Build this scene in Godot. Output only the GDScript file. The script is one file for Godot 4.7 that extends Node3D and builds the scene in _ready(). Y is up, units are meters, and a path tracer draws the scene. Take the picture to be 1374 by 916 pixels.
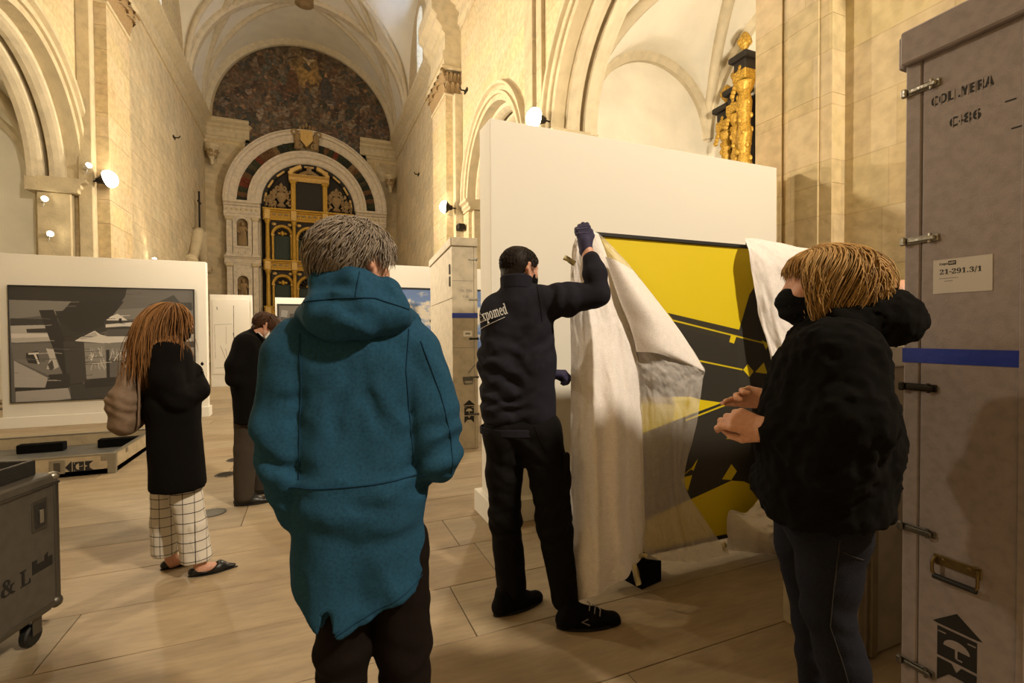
extends Node3D
# The nave of a stone church turned into an exhibition hall: people watch a handler unwrap a large canvas.
# World: x to the right of the nave, -z towards the altar, metres. Eye height 1.42 m.

var M := {}
var taken := {}
var rng := RandomNumberGenerator.new()
const CAM_TURN := -22.5

func _ready():
	# ---- camera
	var cam := Camera3D.new()
	cam.name = "camera"
	cam.fov = 70.34
	cam.near = 0.05
	cam.far = 200.0
	cam.position = Vector3(0, 1.42, 0)
	cam.rotation_degrees = Vector3(-1.06, CAM_TURN, -0.35)
	add_child(cam)
	cam.current = true
	# ---- daylight behind the high windows, exposure
	var we := WorldEnvironment.new()
	we.name = "surroundings"
	var env := Environment.new()
	env.background_mode = Environment.BG_COLOR
	env.background_color = Color(0.72, 0.82, 1.0)
	env.background_energy_multiplier = 12.0
	env.tonemap_mode = Environment.TONE_MAPPER_LINEAR
	env.tonemap_exposure = 1.15
	env.sdfgi_enabled = true
	env.ssao_enabled = true
	env.ssil_enabled = true
	we.environment = env
	add_child(we)
	# ---- floodlights on the imposts of the nave piers (fixture and light together)
	make_materials()
	var warm := Color(1.0, 0.93, 0.82)
	floodlight(Vector3(-4.28, 4.98, -13.85), Vector3(0.85, 0.2, 0.15), 115.0, warm, "glaring floodlight on the left pier beside the wide arch")
	floodlight(Vector3(4.02, 5.42, -15.1), Vector3(-0.85, 0.1, -0.2), 62.0, warm, "glaring floodlight on the far right pier above the grey crate")
	floodlight(Vector3(4.18, 5.66, -8.75), Vector3(-0.85, 0.0, 0.1), 52.0, warm, "glaring floodlight above the top edge of the large white panel")
	floodlight(Vector3(4.15, 7.6, 3.5), Vector3(-0.5, -0.55, -0.7), 76.0, warm, "floodlight high on the right pier behind the viewer", 0.24)
	floodlight(Vector3(-4.28, 5.2, -6.6), Vector3(0.85, 0.1, -0.1), 48.0, warm, "floodlight on the near left pier beyond the left picture edge")
	floodlight(Vector3(5.75, 4.9, -4.2), Vector3(0.25, 0.3, -0.9), 16.0, warm, "floodlight inside the right chapel, hidden by the near pier")
	build_shell()
	build_altar()
	build_panels()
	build_cases()
	build_sheets()
	build_people()

# ------------------------------------------------------------------ naming
func numbered(called: String) -> String:
	if not taken.has(called):
		taken[called] = 0
		return called
	taken[called] += 1
	return "%s_%03d" % [called, taken[called]]

func tag(o: Node, label := "", category := "", group := "", kind := ""):
	if label: o.set_meta("label", label)
	if category: o.set_meta("category", category)
	if group: o.set_meta("group", group)
	if kind: o.set_meta("kind", kind)
	return o

func thing(called: String, label: String, category: String, at := Vector3.ZERO, turn := 0.0, group := "", kind := "") -> Node3D:
	var o := Node3D.new()
	o.name = numbered(called)
	o.position = at
	o.rotation_degrees.y = turn
	add_child(o)
	tag(o, label, category, group, kind)
	return o

func part(called: String, g, m: Material, parent: Node, at := Vector3.ZERO, turn := Vector3.ZERO) -> MeshInstance3D:
	var o := MeshInstance3D.new()
	o.mesh = g.done() if g is Geo else g
	o.material_override = m
	o.position = at
	o.rotation_degrees = turn
	if parent == self:
		o.name = numbered(called)
		add_child(o)
	else:
		o.name = called
		parent.add_child(o, true)
	return o

# ------------------------------------------------------------------ geometry collector (counter-clockwise in, clockwise out)
class Geo:
	var v := PackedVector3Array()
	var n := PackedVector3Array()
	var ix := PackedInt32Array()
	var uv := PackedVector2Array()
	var co := PackedColorArray()
	var ink := Color.WHITE
	func vert(p: Vector3, t := Vector2.ZERO) -> int:
		v.append(p); n.append(Vector3.ZERO); uv.append(t); co.append(ink)
		return v.size() - 1
	func tri(a: int, b: int, c: int):
		ix.append(a); ix.append(c); ix.append(b)
		var q := (v[b] - v[a]).cross(v[c] - v[a])
		n[a] += q; n[b] += q; n[c] += q
	func quad(a: Vector3, b: Vector3, c: Vector3, d: Vector3):
		var i := vert(a, Vector2(0, 1)); vert(b, Vector2(1, 1)); vert(c, Vector2(1, 0)); vert(d, Vector2(0, 0))
		tri(i, i + 1, i + 2); tri(i, i + 2, i + 3)
	func box(c: Vector3, s: Vector3, bev := 0.0, xf := Transform3D()) -> Geo:
		var h := s * 0.5
		bev = minf(bev, minf(h.x, minf(h.y, h.z)) * 0.6)
		var g := h - Vector3(bev, bev, bev)
		for ax in 3:
			for sg in [-1.0, 1.0]:
				var u := (ax + 1) % 3
				var w := (ax + 2) % 3
				var ps := []
				for k in [[-1, -1], [1, -1], [1, 1], [-1, 1]]:
					var p := Vector3.ZERO
					p[ax] = h[ax] * sg; p[u] = g[u] * k[0]; p[w] = g[w] * k[1]
					ps.append(xf * (c + p))
				if sg > 0: quad(ps[0], ps[1], ps[2], ps[3])
				else: quad(ps[3], ps[2], ps[1], ps[0])
		if bev > 0.0:
			for ax in 3:
				var u := (ax + 1) % 3
				var w := (ax + 2) % 3
				for su in [-1.0, 1.0]:
					for sw in [-1.0, 1.0]:
						var a := Vector3.ZERO; var b := Vector3.ZERO
						a[u] = h[u] * su; a[w] = g[w] * sw; b[u] = g[u] * su; b[w] = h[w] * sw
						var e := Vector3.ZERO; e[ax] = g[ax]
						var ps := [xf * (c + a - e), xf * (c + a + e), xf * (c + b + e), xf * (c + b - e)]
						if su * sw < 0.0: quad(ps[0], ps[1], ps[2], ps[3])
						else: quad(ps[3], ps[2], ps[1], ps[0])
			for sx in [-1.0, 1.0]:
				for sy in [-1.0, 1.0]:
					for sz in [-1.0, 1.0]:
						var i := vert(xf * (c + Vector3(h.x * sx, g.y * sy, g.z * sz)))
						vert(xf * (c + Vector3(g.x * sx, h.y * sy, g.z * sz)))
						vert(xf * (c + Vector3(g.x * sx, g.y * sy, h.z * sz)))
						if sx * sy * sz > 0: tri(i, i + 1, i + 2)
						else: tri(i, i + 2, i + 1)
		return self
	func grid(f: Callable, nu: int, nv: int) -> Geo:   # u to the right, v down, seen from the front
		var base := v.size()
		for j in nv + 1:
			for i in nu + 1:
				var t := Vector2(float(i) / nu, float(j) / nv)
				vert(f.call(t.x, t.y), t)
		for j in nv:
			for i in nu:
				var a := base + j * (nu + 1) + i
				tri(a, a + nu + 1, a + nu + 2); tri(a, a + nu + 2, a + 1)
		return self
	func tube(path: Array, radii, sides := 8, flat := 1.0, up := Vector3.UP, caps := true) -> Geo:
		var base := v.size()
		var m := path.size()
		var t0: Vector3 = (path[1] - path[0]).normalized()
		var x := up - t0 * up.dot(t0)
		if x.length() < 0.05: x = Vector3.RIGHT - t0 * t0.x
		if x.length() < 0.05: x = Vector3.BACK - t0 * t0.z
		x = x.normalized()
		for i in m:
			var t: Vector3 = (path[mini(i + 1, m - 1)] - path[maxi(i - 1, 0)]).normalized()
			x = (x - t * x.dot(t)).normalized()
			var y := t.cross(x)
			var r: float = radii[i] if radii is Array else radii
			for k in sides:
				var a := TAU * k / sides
				vert(path[i] + x * cos(a) * r * flat + y * sin(a) * r, Vector2(float(k) / sides, float(i) / (m - 1)))
		for i in m - 1:
			for k in sides:
				var a := base + i * sides + k
				var b := base + i * sides + (k + 1) % sides
				tri(a, b, b + sides); tri(a, b + sides, a + sides)
		if caps:
			var c0 := vert(path[0]); var c1 := vert(path[m - 1])
			for k in sides:
				tri(c0, base + (k + 1) % sides, base + k)
				tri(c1, base + (m - 1) * sides + k, base + (m - 1) * sides + (k + 1) % sides)
		return self
	func lathe(prof: Array, seg := 16, xf := Transform3D(), a0 := 0.0, a1 := TAU, squash := 1.0) -> Geo:   # profile from bottom to top
		for j in prof.size() - 1:
			var base := v.size()
			for i in seg + 1:
				var a := a0 + (a1 - a0) * i / seg
				for q in [prof[j], prof[j + 1]]:
					vert(xf * Vector3(sin(a) * q.x, q.y, cos(a) * q.x * squash), Vector2(float(i) / seg, q.y))
			for i in seg:
				var b := base + i * 2
				tri(b, b + 2, b + 3); tri(b, b + 3, b + 1)
		return self
	func ball(c: Vector3, r: Vector3, seg := 12, rings := 8, xf := Transform3D()) -> Geo:
		var base := v.size()
		for j in rings + 1:
			for i in seg + 1:
				var a := TAU * i / seg; var b := PI * j / rings
				vert(xf * (c + Vector3(sin(a) * sin(b) * r.x, cos(b) * r.y, cos(a) * sin(b) * r.z)), Vector2(float(i) / seg, float(j) / rings))
		for j in rings:
			for i in seg:
				var a := base + j * (seg + 1) + i
				tri(a, a + seg + 1, a + seg + 2); tri(a, a + seg + 2, a + 1)
		return self
	func prism(poly: PackedVector2Array, z0: float, z1: float, xf := Transform3D()) -> Geo:   # poly in xy, extruded z0..z1 (z1 the front)
		if Geometry2D.is_polygon_clockwise(poly): poly.reverse()
		# Godot calls a y-down clockwise polygon clockwise; settle it by area
		var area := 0.0
		for i in poly.size():
			area += poly[i].cross(poly[(i + 1) % poly.size()])
		if area < 0: poly.reverse()
		var t := Geometry2D.triangulate_polygon(poly)
		for s in 2:
			var base := v.size()
			for p in poly: vert(xf * Vector3(p.x, p.y, z1 if s == 0 else z0), p)
			for i in range(0, t.size(), 3):
				var a := poly[t[i]]; var b := poly[t[i + 1]]; var c := poly[t[i + 2]]
				var ccw := (b - a).cross(c - a) > 0
				if ccw == (s == 0): tri(base + t[i], base + t[i + 1], base + t[i + 2])
				else: tri(base + t[i], base + t[i + 2], base + t[i + 1])
		for i in poly.size():
			var a := poly[i]; var b := poly[(i + 1) % poly.size()]
			quad(xf * Vector3(a.x, a.y, z1), xf * Vector3(a.x, a.y, z0), xf * Vector3(b.x, b.y, z0), xf * Vector3(b.x, b.y, z1))
		return self
	func sweep(prof: Array, frames: Array, closed := true) -> Geo:   # profile in each frame's x,y ; flat facets along the profile, smooth along the path
		var m := prof.size()
		for j in (m if closed else m - 1):
			var base := v.size()
			for f in frames:
				var a: Vector2 = prof[j]; var b: Vector2 = prof[(j + 1) % m]
				vert(f * Vector3(a.x, a.y, 0)); vert(f * Vector3(b.x, b.y, 0))
			for i in frames.size() - 1:
				var a := base + i * 2
				tri(a, a + 1, a + 3); tri(a, a + 3, a + 2)
		return self
	func done() -> ArrayMesh:
		for i in n.size():
			n[i] = n[i].normalized() if n[i].length_squared() > 1e-20 else Vector3.UP
		var a := []
		a.resize(Mesh.ARRAY_MAX)
		a[Mesh.ARRAY_VERTEX] = v; a[Mesh.ARRAY_NORMAL] = n; a[Mesh.ARRAY_TEX_UV] = uv; a[Mesh.ARRAY_COLOR] = co; a[Mesh.ARRAY_INDEX] = ix
		var m := ArrayMesh.new()
		if ix.size(): m.add_surface_from_arrays(Mesh.PRIMITIVE_TRIANGLES, a)
		return m

func bx(c: Vector3, s: Vector3, bev := 0.0) -> Geo:
	return Geo.new().box(c, s, bev)

# ------------------------------------------------------------------ implicit shapes, meshed as surface nets
class Field:
	var A := PackedVector3Array()
	var BA := PackedVector3Array()
	var INV := PackedFloat32Array()
	var RA := PackedFloat32Array()
	var DR := PackedFloat32Array()
	var K := PackedFloat32Array()
	var S := PackedVector3Array()
	var cut := []          # [normal, offset]
	var dent := []         # [centre, radius, blend]: taken away
	var folds := []        # [centre, radius, wave vector, amplitude]
	var xf := Transform3D()
	var noise: FastNoiseLite
	var stretch := Vector3.ONE
	var amp := 0.0
	func bone(a: Vector3, b: Vector3, ra: float, rb := -1.0, k := 0.04, s := Vector3.ONE) -> Field:
		if rb < 0: rb = ra
		a = xf * a; b = xf * b
		A.append(a); BA.append(b - a); INV.append(1.0 / maxf((b - a).length_squared(), 1e-9)); RA.append(ra); DR.append(rb - ra); K.append(k); S.append(s)
		return self
	func chain(ps: Array, rs: Array, k := 0.03, s := Vector3.ONE) -> Field:
		for i in ps.size() - 1: bone(ps[i], ps[i + 1], rs[i], rs[i + 1], k, s)
		return self
	func rough(seed_: int, freq: float, a: float, st := Vector3.ONE, octaves := 2) -> Field:
		noise = FastNoiseLite.new()
		noise.seed = seed_
		noise.noise_type = FastNoiseLite.TYPE_SIMPLEX_SMOOTH
		noise.frequency = freq
		noise.fractal_octaves = octaves
		amp = a; stretch = st
		return self
	var all := PackedInt32Array()
	func near(p: Vector3, reach: float) -> PackedInt32Array:   # the bones that matter within reach of p
		var ds := PackedFloat32Array()
		var best := 1000.0
		for i in A.size():
			var pa := p - A[i]
			var h := clampf(pa.dot(BA[i]) * INV[i], 0.0, 1.0)
			var d := (pa - BA[i] * h).length() - RA[i] - DR[i] * h
			ds.append(d)
			best = minf(best, d)
		var o := PackedInt32Array()
		for i in A.size():
			if ds[i] < best + reach + K[i] or S[i] != Vector3.ONE: o.append(i)
		return o
	func at(p: Vector3, some := PackedInt32Array()) -> float:
		var r := 1000.0
		if some.is_empty():
			if all.size() != A.size(): all = PackedInt32Array(range(A.size()))
			some = all
		for i in some:
			var pa := p - A[i]
			var h := clampf(pa.dot(BA[i]) * INV[i], 0.0, 1.0)
			var q := pa - BA[i] * h
			var di: float
			var s := S[i]
			if s.x == 1.0 and s.y == 1.0 and s.z == 1.0: di = q.length() - RA[i] - DR[i] * h
			else:
				var rr := RA[i] + DR[i] * h
				var l := (q * s).length()
				di = (l - rr) * (q.length() / maxf(l, 1e-5) if l > rr * 0.3 else 1.0 / maxf(s.x, maxf(s.y, s.z)))
			var k := K[i]
			var e := maxf(k - absf(r - di), 0.0)
			r = minf(r, di) - e * e * 0.25 / k
		for d in dent:
			var e2: float = -((p - d[0]).length() - d[1])
			var k2: float = d[2]
			var e := maxf(k2 - absf(r - e2), 0.0)
			r = maxf(r, e2) + e * e * 0.25 / k2
		for c in cut:
			var e3: float = p.dot(c[0]) - c[1]
			var e := maxf(0.010 - absf(r - e3), 0.0)
			r = maxf(r, e3) + e * e * 25.0
		if absf(r) < 0.035:
			if amp > 0.0: r += amp * noise.get_noise_3dv(p * stretch)
			for f in folds:
				var q: Vector3 = p - f[0]
				var w: float = 1.0 - q.length_squared() / (f[1] * f[1])
				if w > 0.0: r += f[3] * w * sin(q.dot(f[2]) + (noise.get_noise_3dv(p * 0.6) * 4.0 if noise else 0.0))
		return r
	func grow(geo: Geo, cell: float, pad := 0.03) -> Geo:
		var lo := Vector3(1e3, 1e3, 1e3); var hi := -lo
		for i in A.size():
			var ra := RA[i]; var rb := RA[i] + DR[i]
			for q in [[A[i], ra], [A[i] + BA[i], rb]]:
				var e: float = q[1] / minf(1.0, minf(S[i].x, minf(S[i].y, S[i].z))) + pad
				lo = lo.min(q[0] - Vector3(e, e, e)); hi = hi.max(q[0] + Vector3(e, e, e))
		var nx := int(ceil((hi.x - lo.x) / cell / 4.0)) * 4
		var ny := int(ceil((hi.y - lo.y) / cell / 4.0)) * 4
		var nz := int(ceil((hi.z - lo.z) / cell / 4.0)) * 4
		var sx := 1; var sy := nx + 1; var sz := (nx + 1) * (ny + 1)
		var val := PackedFloat32Array()
		val.resize(sz * (nz + 1)); val.fill(1000.0)
		var ids := PackedInt32Array()
		ids.resize(sz * (nz + 1)); ids.fill(-1)
		var reach := cell * 2.0 * 1.75 + amp + 0.012
		var blocks := []
		for bk in range(0, nz, 4):
			for bj in range(0, ny, 4):
				for bi in range(0, nx, 4):
					var c := lo + Vector3(bi + 2, bj + 2, bk + 2) * cell
					if absf(at(c)) > reach: continue
					var some := near(c, cell * 7.0)
					blocks.append(Vector3i(bi, bj, bk))
					for k in range(bk, bk + 5):
						for j in range(bj, bj + 5):
							var o := k * sz + j * sy
							for i in range(bi, bi + 5):
								if val[o + i] == 1000.0: val[o + i] = at(lo + Vector3(i, j, k) * cell, some)
		var corner := [0, sx, sy, sx + sy, sz, sz + sx, sz + sy, sz + sx + sy]
		var off := [Vector3(0, 0, 0), Vector3(1, 0, 0), Vector3(0, 1, 0), Vector3(1, 1, 0), Vector3(0, 0, 1), Vector3(1, 0, 1), Vector3(0, 1, 1), Vector3(1, 1, 1)]
		var edges := [[0, 1], [2, 3], [4, 5], [6, 7], [0, 2], [1, 3], [4, 6], [5, 7], [0, 4], [1, 5], [2, 6], [3, 7]]
		var live := []
		for b in blocks:
			for k in range(b.z, b.z + 4):
				for j in range(b.y, b.y + 4):
					for i in range(b.x, b.x + 4):
						var o := k * sz + j * sy + i
						var s0 := val[o] < 0.0
						if s0 == (val[o + sx] < 0.0) and s0 == (val[o + sy] < 0.0) and s0 == (val[o + sz] < 0.0) and s0 == (val[o + corner[3]] < 0.0) and s0 == (val[o + corner[5]] < 0.0) and s0 == (val[o + corner[6]] < 0.0) and s0 == (val[o + corner[7]] < 0.0): continue
						var sum := Vector3.ZERO; var cnt := 0
						for e in edges:
							var va := val[o + corner[e[0]]]; var vb := val[o + corner[e[1]]]
							if (va < 0.0) != (vb < 0.0):
								sum += off[e[0]].lerp(off[e[1]], va / (va - vb)); cnt += 1
						ids[o] = geo.vert(lo + (Vector3(i, j, k) + sum / cnt) * cell)
						live.append(o)
		for o in live:
			var s0 := val[o] < 0.0
			for ax in 3:
				var d: int = [sx, sy, sz][ax]
				if s0 == (val[o + d] < 0.0): continue
				var u: int = [sy, sz, sx][ax]
				var w: int = [sz, sx, sy][ax]
				if o - u - w < 0: continue
				var a := ids[o - u - w]; var b := ids[o - w]; var c := ids[o]; var e := ids[o - u]
				if a < 0 or b < 0 or c < 0 or e < 0: continue
				if s0: geo.tri(a, b, c); geo.tri(a, c, e)
				else: geo.tri(a, c, b); geo.tri(a, e, c)
		return geo
	func onto(p: Vector3, dir: Vector3, lift := 0.0) -> Vector3:   # walk along dir until the surface is met
		var t := 0.0
		for i in 60:
			var d := at(p + dir * t)
			if d < 0.0008: break
			t += d * 0.7
			if t > 1.5: break
		return p + dir * (t - lift)

# ------------------------------------------------------------------ pictures
func fill_poly(im: Image, pts: Array, c: Color):
	var w := im.get_width(); var h := im.get_height()
	var q := []
	var y0 := 1e9; var y1 := -1e9
	for p in pts:
		var e := Vector2(p[0] * w, p[1] * h)
		q.append(e); y0 = minf(y0, e.y); y1 = maxf(y1, e.y)
	for y in range(maxi(0, int(y0)), mini(h, int(y1) + 1)):
		var xs := []
		for i in q.size():
			var a: Vector2 = q[i]; var b: Vector2 = q[(i + 1) % q.size()]
			var yy := y + 0.5
			if (a.y <= yy) != (b.y <= yy): xs.append(a.x + (yy - a.y) / (b.y - a.y) * (b.x - a.x))
		xs.sort()
		for i in range(0, xs.size() - 1, 2):
			var a := clampi(int(round(xs[i])), 0, w); var b := clampi(int(round(xs[i + 1])), 0, w)
			if b > a: im.fill_rect(Rect2i(a, y, b - a, 1), c)

func fill_line(im: Image, a: Array, b: Array, t: float, c: Color):
	var asp := float(im.get_width()) / im.get_height()
	var d := Vector2((b[0] - a[0]) * asp, b[1] - a[1]).normalized()
	var n := Vector2(-d.y / asp, d.x) * t * 0.5
	fill_poly(im, [[a[0] + n.x, a[1] + n.y], [b[0] + n.x, b[1] + n.y], [b[0] - n.x, b[1] - n.y], [a[0] - n.x, a[1] - n.y]], c)

func speckle(im: Image, seed_: int, freq: float, amount: float, sx := 1.0, sy := 1.0):
	var nz := FastNoiseLite.new()
	nz.seed = seed_; nz.frequency = freq; nz.fractal_octaves = 3
	for y in im.get_height():
		for x in im.get_width():
			var k := 1.0 + amount * nz.get_noise_2d(x * sx, y * sy)
			var c := im.get_pixel(x, y)
			im.set_pixel(x, y, Color(c.r * k, c.g * k, c.b * k))

func tex(im: Image) -> ImageTexture:
	return ImageTexture.create_from_image(im)

func noise_tex(seed_: int, freq: float, cols: Array, size := 512, octaves := 4, as_normal := false, bump := 4.0) -> NoiseTexture2D:
	var t := NoiseTexture2D.new()
	t.width = size; t.height = size; t.seamless = true
	var nz := FastNoiseLite.new()
	nz.seed = seed_; nz.frequency = freq; nz.fractal_octaves = octaves
	t.noise = nz
	if as_normal:
		t.as_normal_map = true; t.bump_strength = bump
	else:
		var g := Gradient.new()
		g.offsets = PackedFloat32Array(range(cols.size()).map(func(i): return float(i) / (cols.size() - 1)))
		g.colors = PackedColorArray(cols)
		t.color_ramp = g
	return t

# ------------------------------------------------------------------ materials
func mat(key: String, c: Color, rough := 0.8, metal := 0.0, t: Texture2D = null, scale := 1.0, nt: Texture2D = null, nscale := 0.5) -> StandardMaterial3D:
	var m := StandardMaterial3D.new()
	m.resource_name = key
	m.albedo_color = c
	m.roughness = rough
	m.metallic = metal
	m.cull_mode = BaseMaterial3D.CULL_DISABLED
	if t:
		m.albedo_texture = t
	if nt:
		m.normal_enabled = true
		m.normal_texture = nt
		m.normal_scale = nscale
	if t or nt:
		m.uv1_triplanar = true
		m.uv1_scale = Vector3.ONE * scale
	M[key] = m
	return m

func tinted(m: StandardMaterial3D, k: float, warmth := 0.0) -> StandardMaterial3D:   # another piece of the same stuff, of a slightly different tone
	var d: StandardMaterial3D = m.duplicate()
	var c := m.albedo_color
	d.albedo_color = Color(c.r * k * (1.0 + warmth), c.g * k, c.b * k * (1.0 - warmth))
	return d

func make_materials():
	rng.seed = 11
	var grey := func(a, b, d): return [Color(a, a, a), Color(b, b, b), Color(d, d, d)]
	var fine: NoiseTexture2D = noise_tex(3, 0.08, [], 512, 4, true, 3.0)
	var grain: NoiseTexture2D = noise_tex(5, 0.25, [], 512, 3, true, 5.0)
	var patch: NoiseTexture2D = noise_tex(7, 0.012, grey.call(0.86, 0.95, 1.0), 512, 5)
	M.fine = fine; M.grain = grain
	# ashlar: courses of half a metre, 4 m of wall in one picture
	var im := Image.create(1024, 1024, false, Image.FORMAT_RGB8)
	for row in 8:
		var x := rng.randi_range(-200, 0)
		while x < 1024:
			var w := rng.randi_range(150, 290)
			if x + w > 1000: w = 1024 - x + 4
			var k := rng.randf_range(0.93, 1.0)
			im.fill_rect(Rect2i(x, row * 128, w, 128), Color(k, k * rng.randf_range(0.975, 1.0), k * rng.randf_range(0.93, 0.99)))
			im.fill_rect(Rect2i(x, row * 128, 3, 128), Color(0.92, 0.90, 0.87))
			x += w
		im.fill_rect(Rect2i(0, row * 128, 1024, 3), Color(0.90, 0.88, 0.85))
	speckle(im, 21, 0.02, 0.10)
	mat("stone", Color(0.80, 0.735, 0.60), 0.9, 0.0, tex(im), 0.25, fine, 0.10)
	mat("moulding", Color(0.80, 0.74, 0.61), 0.9, 0.0, patch, 0.4, fine, 0.25)
	mat("plaster", Color(0.93, 0.91, 0.85), 0.92, 0.0, noise_tex(8, 0.01, grey.call(0.93, 0.97, 1.0), 512, 5), 0.2, fine, 0.12)
	mat("rib", Color(0.84, 0.79, 0.68), 0.9, 0.0, patch, 0.5, fine, 0.2)
	mat("marble", Color(0.84, 0.79, 0.71), 0.75, 0.0, patch, 0.6, fine, 0.2)
	mat("carving", Color(0.62, 0.52, 0.37), 0.9, 0.0, patch, 2.0, grain, 0.5)
	# floor: pale cross-cut stone with drifting streaks
	im = Image.create(512, 512, false, Image.FORMAT_RGB8)
	var nz := FastNoiseLite.new(); nz.seed = 9; nz.frequency = 0.01; nz.fractal_octaves = 4
	var nz2 := FastNoiseLite.new(); nz2.seed = 10; nz2.frequency = 0.05; nz2.fractal_octaves = 3
	for y in 512:
		for x in 512:
			var fx: float = minf(x, 512 - x); 
			var k := 0.93 + 0.10 * nz.get_noise_2d(fx * 0.5, y * 2.2) + 0.06 * nz2.get_noise_2d(fx * 0.35, y * 2.0)
			im.set_pixel(x, y, Color(k, k * 0.985, k * 0.96))
	mat("tile", Color(0.64, 0.58, 0.485), 0.55, 0.0, tex(im), 0.6, fine, 0.06)
	mat("tile_bed", Color(0.30, 0.25, 0.19), 0.9)
	mat("panel", Color(0.87, 0.86, 0.83), 0.85)
	mat("black_frame", Color(0.06, 0.06, 0.06), 0.6)
	mat("gold", Color(0.95, 0.78, 0.34), 0.42, 0.4, noise_tex(31, 0.05, [Color(0.55, 0.5, 0.4), Color(1, 1, 1)], 256, 3), 1.5, grain, 0.5)
	mat("pale_gold", Color(0.84, 0.70, 0.42), 0.5, 0.35, patch, 1.0, grain, 0.35)
	mat("niche_green", Color(0.15, 0.21, 0.17), 0.7, 0.0, patch, 1.0, fine, 0.2)
	mat("dark_wood", Color(0.13, 0.10, 0.07), 0.7, 0.0, patch, 1.5, fine, 0.3)
	mat("void", Color(0.05, 0.04, 0.03), 0.9)
	mat("iron", Color(0.16, 0.14, 0.12), 0.6, 0.6)
	mat("steel", Color(0.62, 0.61, 0.58), 0.35, 0.9, null, 1.0, fine, 0.2)
	mat("dull_steel", Color(0.36, 0.35, 0.33), 0.45, 0.85, null, 1.0, fine, 0.2)
	mat("brass", Color(0.46, 0.39, 0.25), 0.4, 0.85, patch, 8.0)
	mat("crate_paint", Color(0.56, 0.52, 0.52), 0.62, 0.0, noise_tex(41, 0.03, grey.call(0.88, 0.95, 1.0), 512, 5), 1.6, grain, 0.10)
	mat("crate_cream", Color(0.74, 0.70, 0.62), 0.65, 0.0, patch, 1.0, grain, 0.1)
	mat("stencil", Color(0.035, 0.033, 0.035), 0.7)
	mat("blue_tape", Color(0.06, 0.17, 0.56), 0.5, 0.0, null, 1.0, fine, 0.1)
	mat("label_paper", Color(0.72, 0.70, 0.68), 0.7)
	mat("print_grey", Color(0.48, 0.47, 0.46), 0.7)
	mat("flight_grey", Color(0.30, 0.28, 0.25), 0.55, 0.1, patch, 2.0, grain, 0.12)
	mat("flight_dark", Color(0.13, 0.125, 0.12), 0.5, 0.0, null, 1.0, grain, 0.2)
	mat("case_ply", Color(0.66, 0.60, 0.49), 0.6, 0.0, patch, 1.2, fine, 0.1)
	mat("case_lining", Color(0.40, 0.40, 0.39), 0.38, 0.2, patch, 0.8, fine, 0.1)
	mat("foam", Color(0.035, 0.033, 0.032), 0.95, 0.0, null, 6.0, grain, 0.6)
	mat("yellow_strap", Color(0.80, 0.62, 0.08), 0.6)
	mat("rubber", Color(0.03, 0.03, 0.03), 0.6)
	mat("masking_tape", Color(0.80, 0.76, 0.60), 0.7)
	var weave := noise_tex(51, 0.35, grey.call(0.80, 0.92, 1.0), 512, 2)
	var fluff := noise_tex(53, 0.10, grey.call(0.35, 0.75, 1.0), 512, 4)
	mat("blue_cloth", Color(0.135, 0.285, 0.39), 0.9, 0.0, noise_tex(52, 0.06, grey.call(0.78, 0.93, 1.0), 512, 4), 3.0, grain, 0.25)
	mat("black_wool", Color(0.080, 0.070, 0.066), 0.95, 0.0, fluff, 4.0, grain, 0.4)
	mat("plush", Color(0.070, 0.062, 0.056), 1.0, 0.0, fluff, 6.0, grain, 0.9)
	mat("navy_fleece", Color(0.150, 0.150, 0.185), 0.95, 0.0, weave, 4.0, grain, 0.3)
	mat("black_twill", Color(0.085, 0.080, 0.082), 0.9, 0.0, weave, 5.0, grain, 0.25)
	mat("brown_twill", Color(0.085, 0.06, 0.05), 0.9, 0.0, weave, 5.0, grain, 0.3)
	mat("grey_flannel", Color(0.27, 0.24, 0.21), 0.9, 0.0, weave, 4.0, grain, 0.3)
	mat("denim", Color(0.115, 0.12, 0.155), 0.9, 0.0, noise_tex(55, 0.12, grey.call(0.6, 0.9, 1.0), 512, 4), 3.0, grain, 0.35)
	mat("seam", Color(0.085, 0.20, 0.29), 0.9)
	mat("dark_seam", Color(0.06, 0.06, 0.07), 0.9)
	mat("denim_seam", Color(0.13, 0.12, 0.12), 0.9)
	mat("skin", Color(0.78, 0.61, 0.52), 0.55, 0.0, noise_tex(57, 0.05, [Color(0.92, 0.84, 0.82), Color(1, 1, 1)], 256, 3), 6.0, fine, 0.08)
	M.skin.subsurf_scatter_enabled = true
	M.skin.subsurf_scatter_strength = 0.15
	mat("eye_white", Color(0.78, 0.75, 0.72), 0.25)
	mat("eye_dark", Color(0.05, 0.035, 0.03), 0.2)
	mat("mask_black", Color(0.035, 0.036, 0.042), 0.85, 0.0, null, 1.0, grain, 0.15)
	mat("mask_white", Color(0.84, 0.84, 0.82), 0.85)
	mat("glove", Color(0.13, 0.11, 0.27), 0.75, 0.0, weave, 6.0, grain, 0.4)
	mat("glove_print", Color(0.40, 0.38, 0.52), 0.7)
	mat("logo_white", Color(0.80, 0.80, 0.80), 0.7)
	mat("shoe_black", Color(0.03, 0.028, 0.028), 0.4)
	mat("suede_black", Color(0.045, 0.04, 0.038), 0.8, 0.0, null, 4.0, grain, 0.3)
	mat("bag", Color(0.45, 0.37, 0.30), 0.75, 0.0, patch, 4.0, fine, 0.2)
	mat("shirt", Color(0.80, 0.76, 0.74), 0.8)
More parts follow.
